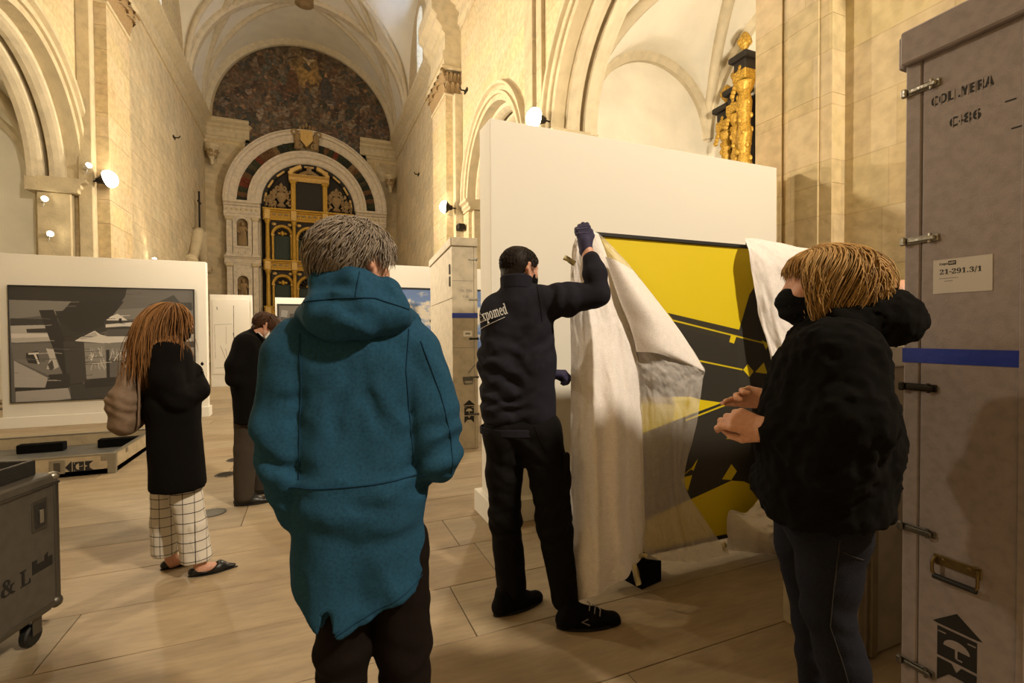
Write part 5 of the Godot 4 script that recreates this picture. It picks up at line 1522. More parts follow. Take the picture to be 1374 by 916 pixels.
	for e in [Vector3(-0.05, 0, 0.09), Vector3(-0.65, 0, 0.09), Vector3(-0.05, 0, 1.0), Vector3(-0.65, 0, 1.0)]:
		var w := Node3D.new(); w.name = "castor"; w.position = e; c.add_child(w, true)
		part("castor_plate", bx(Vector3(0, 0.138, 0), Vector3(0.09, 0.01, 0.09)), M.dull_steel, w)
		part("castor_fork", bx(Vector3(-0.026, 0.095, 0.01), Vector3(0.006, 0.085, 0.05), 0.002), M.dull_steel, w)
		part("castor_fork", bx(Vector3(0.026, 0.095, 0.01), Vector3(0.006, 0.085, 0.05), 0.002), M.dull_steel, w)
		part("castor_wheel", Geo.new().lathe([Vector2(0.0, -0.018), Vector2(0.042, -0.018), Vector2(0.050, -0.011), Vector2(0.050, 0.011), Vector2(0.042, 0.018), Vector2(0.0, 0.018)], 18, Transform3D(Basis(Vector3(0, 0, 1), PI / 2), Vector3(0, 0.050, 0.012))), M.rubber, w)
	c = thing("tool_tray", "black tray with a yellow strap on top of the dark flight case", "tray", Vector3(-1.13, 0.768, -2.958), -15)
	part("tray_floor", bx(Vector3(-0.30, 0.008, 0.33), Vector3(0.46, 0.016, 0.6)), M.flight_dark, c)
	for e in [[Vector3(-0.075, 0.035, 0.33), Vector3(0.02, 0.07, 0.6)], [Vector3(-0.52, 0.035, 0.33), Vector3(0.02, 0.07, 0.6)], [Vector3(-0.30, 0.035, 0.04), Vector3(0.46, 0.07, 0.02)], [Vector3(-0.30, 0.035, 0.62), Vector3(0.46, 0.07, 0.02)]]:
		part("tray_side", bx(e[0], e[1], 0.004), M.flight_dark, c)
	part("yellow_strap", Geo.new().tube([Vector3(-0.45, 0.05, 0.08), Vector3(-0.35, 0.065, 0.2), Vector3(-0.28, 0.06, 0.35), Vector3(-0.3, 0.05, 0.5)], 0.022, 6, 0.35), M.yellow_strap, c)
	# --- flush floor fittings
	for e in [[-0.75, -4.456, "round metal floor grille nearest the checked trousers"], [-0.817, -5.625, "dark round floor cover behind the metal grille"], [-0.798, -6.242, "dark round floor cover farthest behind the bending man"]]:
		var d := thing("floor_grille", e[2], "grille", Vector3(e[0], 0.0, e[1]), 20)
		part("rim", Geo.new().lathe([Vector2(0.085, 0.0005), Vector2(0.087, 0.004), Vector2(0.10, 0.004), Vector2(0.105, 0.0005)], 24), M.dull_steel, d)
		part("grille_bed", Geo.new().lathe([Vector2(0.09, 0.0012), Vector2(0.0, 0.0014)], 24), M.iron, d)
		for k in 9:
			var z := -0.072 + k * 0.018
			part("grille_bar", bx(Vector3(0, 0.003, z), Vector3(2 * sqrt(0.0076 - z * z), 0.003, 0.008)), M.steel if e[1] > -5.0 else M.dull_steel, d)
	# --- foam block under the painting
	for e in [[1.72, "black foam block under the wrapped painting beside the hem"], [3.3, "black foam block under the far end of the painting"]]:
		tag(part("foam_block", bx(Vector3(0, 0.06, 0), Vector3(0.17, 0.12, 0.22), 0.006), M.foam, self, Vector3(e[0], 0, -2.29), Vector3(0, 12, 0)), e[1], "foam block")

# ------------------------------------------------------------------ thin wrapping sheets
const SHEET_FOLD := [
	[Vector3(1.435, 1.818, -2.177), Vector3(1.494, 1.789, -2.141), Vector3(1.646, 1.758, -2.219)],
	[Vector3(1.488, 1.600, -2.133), Vector3(1.606, 1.567, -2.063), Vector3(1.860, 1.512, -2.185)],
	[Vector3(1.532, 1.483, -2.115), Vector3(1.677, 1.420, -2.044), Vector3(1.946, 1.370, -2.138)],
	[Vector3(1.567, 1.385, -2.111), Vector3(1.698, 1.334, -2.035), Vector3(2.034, 1.211, -2.101)],
	[Vector3(1.587, 1.314, -2.113), Vector3(1.701, 1.299, -2.045), Vector3(2.038, 1.193, -2.111)]]
const SHEET_A := [
	[Vector3(1.269, 1.901, -2.202), Vector3(1.303, 1.930, -2.177), Vector3(1.369, 1.944, -2.182), Vector3(1.424, 1.948, -2.225)],
	[Vector3(1.259, 1.833, -2.217), Vector3(1.305, 1.854, -2.187), Vector3(1.391, 1.873, -2.173), Vector3(1.457, 1.852, -2.211)],
	[Vector3(1.254, 1.600, -2.230), Vector3(1.321, 1.619, -2.191), Vector3(1.434, 1.600, -2.155), Vector3(1.552, 1.557, -2.182)],
	[Vector3(1.247, 1.288, -2.211), Vector3(1.298, 1.300, -2.103), Vector3(1.433, 1.291, -2.080), Vector3(1.612, 1.292, -2.146)],
	[Vector3(1.224, 0.909, -2.177), Vector3(1.266, 0.929, -2.052), Vector3(1.407, 0.927, -2.004), Vector3(1.638, 0.904, -2.136)],
	[Vector3(1.211, 0.534, -2.161), Vector3(1.257, 0.567, -2.023), Vector3(1.401, 0.563, -1.996), Vector3(1.649, 0.532, -2.131)],
	[Vector3(1.181, 0.261, -2.109), Vector3(1.241, 0.306, -1.997), Vector3(1.427, 0.316, -2.007), Vector3(1.653, 0.344, -2.130)],
	[Vector3(1.188, 0.069, -2.106), Vector3(1.246, 0.144, -2.006), Vector3(1.445, 0.184, -2.021), Vector3(1.642, 0.212, -2.134)]]
const SHEET_B := [
	[Vector3(1.427, 1.948, -2.245), Vector3(1.436, 1.950, -2.252), Vector3(1.446, 1.952, -2.259), Vector3(1.464, 1.956, -2.273)],
	[Vector3(1.457, 1.824, -2.211), Vector3(1.497, 1.801, -2.172), Vector3(1.577, 1.790, -2.204), Vector3(1.671, 1.763, -2.252)],
	[Vector3(1.518, 1.583, -2.175), Vector3(1.580, 1.570, -2.116), Vector3(1.733, 1.551, -2.162), Vector3(1.894, 1.514, -2.225)],
	[Vector3(1.583, 1.404, -2.159), Vector3(1.653, 1.385, -2.086), Vector3(1.840, 1.335, -2.096), Vector3(1.999, 1.302, -2.138)],
	[Vector3(1.597, 1.316, -2.153), Vector3(1.682, 1.294, -2.074), Vector3(1.877, 1.245, -2.080), Vector3(2.053, 1.205, -2.115)],
	[Vector3(1.605, 1.204, -2.150), Vector3(1.682, 1.188, -2.074), Vector3(1.870, 1.148, -2.083), Vector3(2.042, 1.125, -2.120)],
	[Vector3(1.618, 1.043, -2.155), Vector3(1.689, 1.040, -2.082), Vector3(1.869, 0.986, -2.105), Vector3(2.025, 0.885, -2.149)],
	[Vector3(1.639, 0.719, -2.157), Vector3(1.716, 0.716, -2.104), Vector3(1.874, 0.656, -2.146), Vector3(1.995, 0.550, -2.204)],
	[Vector3(1.657, 0.433, -2.160), Vector3(1.757, 0.413, -2.130), Vector3(1.934, 0.365, -2.143), Vector3(2.117, 0.318, -2.175)],
	[Vector3(1.687, 0.168, -2.180), Vector3(1.806, 0.142, -2.153), Vector3(2.009, 0.104, -2.155), Vector3(2.313, 0.077, -2.181)]]
const SHEET_C := [
	[Vector3(2.653, 1.971, -2.365), Vector3(2.936, 1.972, -2.377), Vector3(3.325, 1.961, -2.389), Vector3(3.882, 1.952, -2.375)],
	[Vector3(2.532, 2.004, -2.263), Vector3(2.772, 2.003, -2.272), Vector3(3.172, 1.972, -2.280), Vector3(3.729, 1.940, -2.266)],
	[Vector3(2.479, 1.906, -2.199), Vector3(2.728, 1.872, -2.182), Vector3(3.100, 1.856, -2.201), Vector3(3.647, 1.809, -2.191)],
	[Vector3(2.542, 1.539, -2.172), Vector3(2.731, 1.518, -2.148), Vector3(3.093, 1.499, -2.172), Vector3(3.625, 1.451, -2.168)],
	[Vector3(2.636, 1.171, -2.155), Vector3(2.802, 1.167, -2.141), Vector3(3.130, 1.130, -2.156), Vector3(3.634, 1.086, -2.164)],
	[Vector3(2.628, 0.709, -2.159), Vector3(2.801, 0.700, -2.130), Vector3(3.109, 0.671, -2.132), Vector3(3.602, 0.624, -2.145)],
	[Vector3(2.559, 0.468, -2.144), Vector3(2.720, 0.439, -2.099), Vector3(3.041, 0.376, -2.096), Vector3(3.666, 0.241, -2.183)],
	[Vector3(2.433, 0.324, -2.153), Vector3(2.606, 0.287, -2.059), Vector3(2.929, 0.217, -2.056), Vector3(3.666, 0.057, -2.183)],
	[Vector3(2.349, 0.313, -2.220), Vector3(2.489, 0.206, -2.065), Vector3(2.870, 0.127, -2.015), Vector3(3.666, -0.074, -2.183)],
	[Vector3(2.428, 0.027, -2.306), Vector3(2.628, 0.031, -2.180), Vector3(2.948, 0.022, -2.069), Vector3(3.699, -0.130, -2.202)]]

func cr(a: Vector3, b: Vector3, c: Vector3, d: Vector3, t: float) -> Vector3:
	return b + 0.5 * t * (c - a + t * (2.0 * a - 5.0 * b + 4.0 * c - d + t * (3.0 * (b - c) + d - a)))

func net_at(net: Array, u: float, v: float) -> Vector3:
	var nr := net.size(); var nc: int = net[0].size()
	var y := v * (nr - 1); var j := mini(int(y), nr - 2); var x := u * (nc - 1); var i := mini(int(x), nc - 2)
	var col := []
	for k in range(-1, 3):
		var r: Array = net[clampi(j + k, 0, nr - 1)]
		col.append(cr(r[maxi(i - 1, 0)], r[i], r[i + 1], r[mini(i + 2, nc - 1)], x - i))
	return cr(col[0], col[1], col[2], col[3], y - j)

func sheet(called: String, label: String, net: Array, m: Material, folds: float, crumple: float, seed_: int, lines: Array) -> Node3D:
	# cloth hung on a net of points, with soft folds that run down it and fine crumples
	var t := thing(called, label, "wrapping sheet")
	var nz := FastNoiseLite.new(); nz.seed = seed_; nz.frequency = 1.0; nz.fractal_octaves = 3
	var g := Geo.new()
	g.grid(func(u: float, v: float):
		var p := net_at(net, u, v)
		var n := Vector3(-0.42, 0.1, 0.9)
		var f := 0.0
		for l in lines: f += l[0] * exp(-pow((u - l[1] - l[2] * v) / l[3], 2)) * smoothstep(l[4], l[4] + 0.25, v)
		f += folds * sin(u * 9 + 2.5 * nz.get_noise_2d(u * 1.5, v * 0.9)) * (0.25 + 0.75 * v)
		f += crumple * nz.get_noise_2d(u * 3 + 5, v * 7) + crumple * 0.5 * absf(nz.get_noise_2d(u * 5, v * 14 + 9))
		return p + n * f, 90, 130)
	part("sheet_cloth", g, m, t)
	return t

func tape_strip(parent: Node, a: Vector3, b: Vector3, w: float):
	var g := Geo.new()
	var path := []
	for i in 6: path.append(a.lerp(b, i / 5.0) + Vector3(0, 0, 0.006 * sin(i * 1.2)))
	g.tube(path, w, 4, 0.06, Vector3(-0.4, 0, 0.9))
	part("tape_strip", g, M.masking_tape, parent)

func build_sheets():
	var a := sheet("wrapping_sheet", "long white wrapping sheet held up by the handler's raised glove", SHEET_A, M.fleece_sheet, 0.006, 0.010, 3, [[0.03, 0.35, 0.05, 0.06, 0.1], [-0.02, 0.7, 0.1, 0.05, 0.2], [0.025, 0.55, 0.12, 0.07, 0.35]])
	tape_strip(a, Vector3(1.525, 0.215, -2.06), Vector3(1.557, 0.105, -2.05), 0.016)
	tape_strip(a, Vector3(1.21, 0.17, -2.08), Vector3(1.205, 0.085, -2.08), 0.012)
	tape_strip(a, Vector3(1.56, 0.235, -2.10), Vector3(1.64, 0.228, -2.09), 0.012)
	tape_strip(a, Vector3(1.175, 1.795, -2.15), Vector3(1.235, 1.765, -2.14), 0.013)
	part("lilac_slip", Geo.new().box(Vector3(1.262, 0.11, -2.115), Vector3(0.06, 0.07, 0.003), 0.001), M.mask_white, a)
	var b := sheet("wrapping_sheet", "thin see-through sheet pulled aside in a point before the painting", SHEET_B, M.thin_sheet, 0.004, 0.018, 5, [[0.035, 0.35, 0.25, 0.05, 0.5], [0.03, 0.6, 0.1, 0.04, 0.6], [-0.03, 0.2, 0.45, 0.05, 0.55], [0.02, 0.85, -0.1, 0.04, 0.4]])
	var fold := Geo.new()
	fold.grid(func(u: float, v: float): return net_at(SHEET_FOLD, u, v), 30, 40)
	part("sheet_fold", fold, M.fleece_sheet, b)
	tape_strip(b, Vector3(2.262, 0.155, -2.18), Vector3(2.285, 0.095, -2.175), 0.014)
	var c := sheet("wrapping_sheet", "white sheet draped over the far corner of the painting behind the woman", SHEET_C, M.fleece_sheet, 0.007, 0.022, 8, [[0.03, 0.2, 0.05, 0.04, 0.2], [-0.03, 0.35, 0.1, 0.05, 0.2], [0.04, 0.1, 0.25, 0.05, 0.6], [0.04, 0.5, 0.0, 0.05, 0.3]])

# ------------------------------------------------------------------ people
# Every figure is laid out in its own frame: origin on the floor, x to the viewer's right, y up, z towards the viewer.
func head_frame(c: Vector3, face: Vector3, tilt := 0.0, size := 1.0) -> Transform3D:
	var z := face.normalized()
	var x := Vector3.UP.cross(z).normalized()
	var y := z.cross(x)
	var b := Basis(x, y, z)
	if tilt != 0.0: b = b.rotated(z, tilt)
	return Transform3D(b.scaled(Vector3.ONE * size) if false else Basis(b.x * size, b.y * size, b.z * size), c)

func head_field(h: Transform3D, s := 1.0) -> Field:
	var f := Field.new()
	f.xf = h
	f.bone(Vector3(0, 0.033, -0.028), Vector3(0, 0.030, 0.018), 0.079 * s, 0.071 * s, 0.02)
	f.bone(Vector3(0, 0.0, -0.01), Vector3(0, -0.02, 0.03), 0.068 * s, 0.058 * s, 0.03)
	f.bone(Vector3(0, -0.035, 0.038), Vector3(0, -0.082, 0.058), 0.050 * s, 0.026 * s, 0.03)      # lower face
	for e in [-1.0, 1.0]:
		f.bone(Vector3(e * 0.050, -0.045, 0.002), Vector3(e * 0.018, -0.090, 0.058), 0.022 * s, 0.018 * s, 0.025)   # jaw
		f.bone(Vector3(e * 0.044, -0.012, 0.056), Vector3(e * 0.034, -0.022, 0.068), 0.020 * s, 0.018 * s, 0.02)    # cheekbone
		f.bone(Vector3(e * 0.014, 0.028, 0.086), Vector3(e * 0.042, 0.026, 0.070), 0.011 * s, 0.010 * s, 0.016)     # brow
		f.bone(Vector3(e * 0.032, 0.008, 0.074), Vector3(e * 0.033, 0.008, 0.076), 0.0145 * s, 0.0145 * s, 0.006)   # lidded eye
		f.bone(Vector3(e * 0.010, -0.026, 0.099), Vector3(e * 0.009, -0.024, 0.102), 0.008 * s, 0.008 * s, 0.006)   # nostril
		# ear: rim, lobe, hollow
		f.bone(Vector3(e * 0.074, 0.016, -0.008), Vector3(e * 0.083, 0.022, -0.022), 0.010 * s, 0.009 * s, 0.006)
		f.bone(Vector3(e * 0.083, 0.022, -0.022), Vector3(e * 0.082, -0.004, -0.028), 0.009 * s, 0.008 * s, 0.006)
		f.bone(Vector3(e * 0.082, -0.004, -0.028), Vector3(e * 0.074, -0.028, -0.010), 0.008 * s, 0.008 * s, 0.006)
		f.bone(Vector3(e * 0.072, 0.0, -0.012), Vector3(e * 0.074, -0.012, -0.008), 0.010 * s, 0.009 * s, 0.008)
	f.bone(Vector3(0, 0.020, 0.090), Vector3(0, -0.020, 0.113), 0.0085 * s, 0.0115 * s, 0.012)     # nose
	f.bone(Vector3(-0.018, -0.051, 0.089), Vector3(0.018, -0.051, 0.089), 0.0075 * s, -1, 0.008)
	f.bone(Vector3(-0.015, -0.062, 0.087), Vector3(0.015, -0.062, 0.087), 0.0080 * s, -1, 0.008)
	f.bone(Vector3(0, -0.090, 0.074), Vector3(0, -0.092, 0.070), 0.017 * s, -1, 0.015)
	return f

func sk(f: Field, a: Vector3, b: Vector3, ra: float, rb: float, k := 0.03):
	f.xf = Transform3D()
	f.bone(a, b, ra, rb, k)

func hand_field(f: Field, wrist: Vector3, along: Vector3, back: Vector3, left: bool, curl: Array, thumb: Array, s := 1.0, thick := 1.0):
	# along = wrist to knuckles, back = out of the back of the hand; curl = bend of each finger (index..little), thumb = [out, forward, bend]
	var x := along.normalized()
	var y := (back - x * back.dot(x)).normalized()
	var z := x.cross(y) * (-1.0 if left else 1.0)     # towards the thumb
	f.xf = Transform3D(Basis(x * s, y * s, z * s), wrist)
	var t := thick * s
	f.bone(Vector3(-0.03, 0, 0), Vector3(0.01, 0, 0), 0.024 * t, 0.023 * t, 0.015)
	for k in 4:
		var kz: float = [0.027, 0.009, -0.009, -0.026][k]
		var kx: float = [0.088, 0.092, 0.087, 0.078][k]
		f.bone(Vector3(0.012, 0, kz * 0.55), Vector3(kx, 0.002, kz), 0.0145 * t, 0.0105 * t, 0.012)
		var ln: float = [0.070, 0.078, 0.072, 0.056][k]
		var p := Vector3(kx, 0.002, kz)
		var a := 0.0
		var r := [0.0098, 0.0090, 0.0082, 0.0070]
		for q in 3:
			a += curl[k] * [0.85, 1.1, 0.75][q]
			var n: Vector3 = p + Vector3(cos(a), -sin(a), kz * 0.9).normalized() * ln * [0.46, 0.30, 0.24][q]
			f.bone(p, n, r[q] * t, r[q + 1] * t, 0.004)
			p = n
	var tb := Vector3(0.022, -0.006, 0.022)
	var d := Vector3(0.75, thumb[1], thumb[0]).normalized()
	var m := tb + d * 0.042
	f.bone(tb, m, 0.0155 * t, 0.0115 * t, 0.012)
	var d2 := (d + Vector3(thumb[2], -0.1, -thumb[2])).normalized()
	f.bone(m, m + d2 * 0.030, 0.0110 * t, 0.0098 * t, 0.004)
	f.bone(m + d2 * 0.030, m + (d2 + Vector3(thumb[2], 0, -thumb[2]) * 0.4).normalized() * 0.056, 0.0098 * t, 0.0075 * t, 0.004)
	f.xf = Transform3D()

func strands(parent: Node, key: String, h: Transform3D, n: int, length: Vector2, r: float, seed_: int, keep: Callable, comb: Callable, wave: float, lift := 0.010, shade := 0.30, hug := 0.0, segs := 7, rests := []):
	# hair: tapered locks that start on the scalp, follow it, and hang where it ends
	var g := Geo.new()
	var rn := RandomNumberGenerator.new(); rn.seed = seed_
	var inv := h.affine_inverse()
	var pads: Array = rests.map(func(q): return [inv * q[0], q[1] / h.basis.x.length()])
	var ell := Vector3(0.081, 0.082, 0.103)
	var mid := Vector3(0, 0.030, -0.006)
	for i in n:
		var d := Vector3.ZERO
		var ok := false
		for q in 40:
			d = Vector3(rn.randf_range(-1, 1), rn.randf_range(-0.9, 1), rn.randf_range(-1, 1))
			if d.length() > 1.0 or d.length() < 0.1: continue
			d = d.normalized()
			if keep.call(d): ok = true; break
		if not ok: continue
		var lay := lift * rn.randf_range(0.35, 1.0)
		var p := mid + d * (ell + Vector3.ONE * lay)
		var ln := rn.randf_range(length.x, length.y)
		var c: Vector3 = comb.call(d, rn)
		var path := []
		var rad := []
		var ph := d.x * 5.0 + d.y * 3.0 + d.z * 4.0 + rn.randf() * 1.1
		var fr := rn.randf_range(0.95, 1.1)
		var down := inv.basis * Vector3(0, -1, 0)
		down = down.normalized()
		var dir := c
		for k in segs + 1:
			path.append(h * p)
			var t := float(k) / segs
			rad.append(r * (0.55 + 0.6 * sin(PI * minf(1.0, t * 0.8 + 0.2))) * (1.0 if k < segs else 0.3) * rn.randf_range(0.9, 1.1))
			var nrm := ((p - mid) / (ell * ell)).normalized()
			dir = dir.lerp(down, 0.10 + 0.30 * t * (1.0 if hug == 0.0 else 0.5)).normalized()
			var e := ((p - mid) / (ell + Vector3.ONE * lay)).length()
			if e < 1.25: dir = (dir - nrm * dir.dot(nrm) * (1.0 if e < 1.06 else hug)).normalized()
			var sway := Vector3(sin(ph + t * 7 * fr), 0, cos(ph * 1.7 + t * 6 * fr)) * wave
			p += (dir + sway).normalized() * ln / segs
			var e2 := ((p - mid) / (ell + Vector3.ONE * lay))
			if e2.length() < 1.0: p = mid + e2.normalized() * (ell + Vector3.ONE * lay)
			for q in pads:
				var away: Vector3 = p - q[0]
				if away.length() < q[1] + lay: p = q[0] + away.normalized() * (q[1] + lay)
		var sh := rn.randf_range(1.0 - shade, 1.0 + shade * 0.5)
		g.ink = Color(sh, sh * rn.randf_range(0.95, 1.0), sh * rn.randf_range(0.88, 1.0))
		g.tube(path, rad, 5 if r > 0.0030 else 3, 0.6, h.basis * d)
	return part("hair", g, M[key], parent)

func scalp(parent: Node, key: String, h: Transform3D, s := 1.0, lift := 0.004):
	# close cap of hair under the locks, from the brow line to the nape
	var f := Field.new()
	f.xf = h
	f.bone(Vector3(0, 0.033, -0.028), Vector3(0, 0.030, 0.018), 0.079 * s + lift, 0.071 * s + lift, 0.02)
	f.bone(Vector3(0, 0.0, -0.02), Vector3(0, -0.045, -0.040), 0.066 * s + lift, 0.056 * s + lift, 0.03)
	var n := h.basis.orthonormalized() * Vector3(0, -0.70, 0.714)
	f.cut.append([n, n.dot(h.origin) - 0.004 * s])
	f.rough(77, 60.0, 0.002)
	var g := Geo.new()
	g.ink = Color(0.62, 0.60, 0.58)
	f.grow(g, 0.006)
	part("hair_cap", g, M[key], parent)

func person(label: String, at: Vector3, turn: float, group := "") -> Node3D:
	return thing("person", label, "person", at, turn, group)

func garment(parent: Node, called: String, f: Field, m: Material, cell: float) -> MeshInstance3D:
	var g := Geo.new()
	f.grow(g, cell)
	return part(called, g, m, parent)

func seam(parent: Node, f: Field, pts: Array, dir: Vector3, m: Material, r := 0.0016, n := 18):
	var path := []
	for i in n + 1:
		var t := float(i) / n * (pts.size() - 1)
		var k := mini(int(t), pts.size() - 2)
		path.append(f.onto(pts[k].lerp(pts[k + 1], t - k), dir, 0.0003))
	part("stitched_seam", Geo.new().tube(path, r, 5), m, parent)

func print_on(parent: Node, called: String, txt: String, cap: float, wide: float, f: Field, at: Transform3D, m: Material, font := "Droid Serif"):
	# lettering laid onto a curved garment: each letter's points are moved onto the cloth along -z of `at`
	var sf := SystemFont.new(); sf.font_names = PackedStringArray([font]); sf.font_weight = 700
	var t := TextMesh.new()
	t.text = txt; t.font = sf; t.font_size = 64; t.pixel_size = cap / 46.0; t.depth = 0.0; t.curve_step = 3.0
	var arr := t.surface_get_arrays(0)
	var vs: PackedVector3Array = arr[Mesh.ARRAY_VERTEX]
	var k := wide / t.get_aabb().size.x
	var ns: PackedVector3Array = arr[Mesh.ARRAY_NORMAL]
	for i in vs.size():
		vs[i] = f.onto(at * Vector3(vs[i].x * k, vs[i].y, 0), -at.basis.z, 0.0022)
		ns[i] = at.basis.z
	arr[Mesh.ARRAY_VERTEX] = vs
	arr[Mesh.ARRAY_NORMAL] = ns
	arr[Mesh.ARRAY_TANGENT] = null
	var am := ArrayMesh.new()
	am.add_surface_from_arrays(Mesh.PRIMITIVE_TRIANGLES, arr)
	part(called, am, m, parent)

func eyes(parent: Node, h: Transform3D):
	for e in [-1.0, 1.0]:
		var o := Node3D.new(); o.name = "eye"; parent.add_child(o, true)
		part("eyeball", Geo.new().ball(Vector3(e * 0.0325, 0.0075, 0.0800), Vector3(0.0105, 0.0052, 0.0115), 12, 8, h), M.eye_white, o)
		part("iris", Geo.new().ball(Vector3(e * 0.0325, 0.0075, 0.0880), Vector3(0.0048, 0.0046, 0.0042), 10, 8, h), M.eye_dark, o)

func brows(parent: Node, h: Transform3D, m: Material):
	for e in [-1.0, 1.0]:
		part("eyebrow", Geo.new().tube([h * Vector3(e * 0.013, 0.028, 0.0985), h * Vector3(e * 0.030, 0.034, 0.0925), h * Vector3(e * 0.046, 0.028, 0.078)], [0.003, 0.0035, 0.0015], 6, 0.6), m, parent)

func face_mask(parent: Node, h: Transform3D, m: Material, puff := 0.0):
	# pleated mask from the bridge of the nose to under the chin, with ear loops
	var g := Geo.new()
	g.grid(func(u: float, v: float):
		var a := (u - 0.5) * 2.0
		var side := sin(a * 1.15)
		var y := lerpf(0.002 - 0.018 * a * a, -0.112 + 0.030 * a * a, v)
		var bulge := puff * sin(PI * v) + (lerpf(0.108, 0.127, v / 0.25) if v < 0.25 else lerpf(0.127, 0.112, (v - 0.25) / 0.55) if v < 0.8 else lerpf(0.112, 0.088, (v - 0.8) / 0.2))
		var z := lerpf(bulge, 0.030, pow(absf(a), 1.7))
		var x := side * (0.080 - 0.010 * v)
		var pleat := 0.0022 * sin(v * 19.0) * (1 - absf(a) * 0.5)
		return h * Vector3(x, y, z + pleat), 20, 24)
	g.grid(func(u: float, v: float): # chin fold
		var a := (u - 0.5) * 2.0
		var y := -0.112 + 0.030 * a * a
		var z := lerpf(0.086, 0.030, pow(absf(a), 1.7))
		return h * Vector3(sin(a * 1.15) * lerpf(0.070, 0.050, v), y - 0.006 * v, z - 0.03 * v), 16, 3)
	part("mask_cloth", g, m, parent)
	for e in [-1.0, 1.0]:
		part("ear_loop", Geo.new().tube([h * Vector3(e * 0.073, -0.012, 0.030), h * Vector3(e * 0.074, 0.004, 0.012), h * Vector3(e * 0.081, 0.016, -0.016)], 0.0016, 5), m, parent)
		part("ear_loop", Geo.new().tube([h * Vector3(e * 0.064, -0.080, 0.030), h * Vector3(e * 0.070, -0.05, 0.010), h * Vector3(e * 0.080, -0.026, -0.014)], 0.0016, 5), m, parent)

func shoe(parent: Node, called: String, heel: Vector3, toe: Vector3, m: Material, wide := 0.042, tall := 0.055, pointed := false, open_top := false) -> Field:
	var d := (toe - heel); d.y = 0
	var n := d.normalized()
	var f := Field.new()
	var L := d.length()
	var b := Vector3(heel.x, 0, heel.z)
	var r := wide
	f.bone(b + n * r * 0.8 + Vector3(0, r * 0.62, 0), b + n * L * 0.55 + Vector3(0, r * 0.60, 0), r * 0.82, r * 0.92, 0.02, Vector3(1, 1.25, 1))
	f.bone(b + n * L * 0.55 + Vector3(0, r * 0.60, 0), b + n * (L - r * (0.5 if pointed else 0.9)) + Vector3(0, r * 0.45, 0), r * 0.92, r * (0.30 if pointed else 0.80), 0.02, Vector3(1, 1.25, 1))
	if not open_top: f.bone(b + n * r * 1.0 + Vector3(0, r, 0), b + n * r * 1.2 + Vector3(0, tall + 0.03, 0), r * 0.85, r * 0.85, 0.03)
	f.bone(b + n * L * 0.3 + Vector3(0, tall, 0), b + n * L * 0.62 + Vector3(0, r * 0.75, 0), r * (0.72 if not open_top else 0.5), r * 0.7, 0.03)
	f.cut.append([Vector3(0, -1, 0), -0.004])
	if open_top: f.dent.append([b + n * L * 0.40 + Vector3(0, tall * 1.65, 0), 0.052, 0.012])
	garment(parent, called, f, m, 0.006)
	var g := Geo.new()
	var poly := PackedVector2Array()
	for i in 24:
		var a := TAU * i / 24
		var q := (cos(a) + 1) / 2
		var ww := r * (0.80 + 0.2 * sin(PI * q)) * (1.0 if not pointed else (1.0 - 0.75 * pow(q, 3.0)))
		poly.append(Vector2(L * q, sin(a) * ww * 1.02))
	g.prism(poly, 0.0, 0.014 if not pointed else 0.007, Transform3D(Basis(n, n.cross(Vector3.UP) * -1.0, Vector3.UP), b + Vector3(0, 0.0, 0)))
	part("sole", g, M.rubber, parent)
	return f

func build_people():
	man_in_blue()
	handler()
	woman_in_plush()
	woman_in_check()
	man_in_overcoat()
	bald_man()

func body(p: Node3D, f: Field, h: Transform3D, hands: Array, head_cell := 0.0045, size := 1.0):
	# one continuous skin: trunk and limbs on a coarse grid, head and hands on fine ones
	var g := Geo.new()
	for i in f.RA.size():      # well inside the clothes
		f.RA[i] *= 0.62; f.DR[i] *= 0.62
	f.grow(g, 0.026)
	var hf := head_field(h, size)
	hf.xf = h
	hf.bone(Vector3(0, -0.05, -0.026), Vector3(0, -0.135, -0.034), 0.053 * size, 0.054 * size, 0.03)
	hf.grow(g, head_cell)
	for e in hands: e.grow(g, 0.0032)
	return part("body", g, M.skin, p)

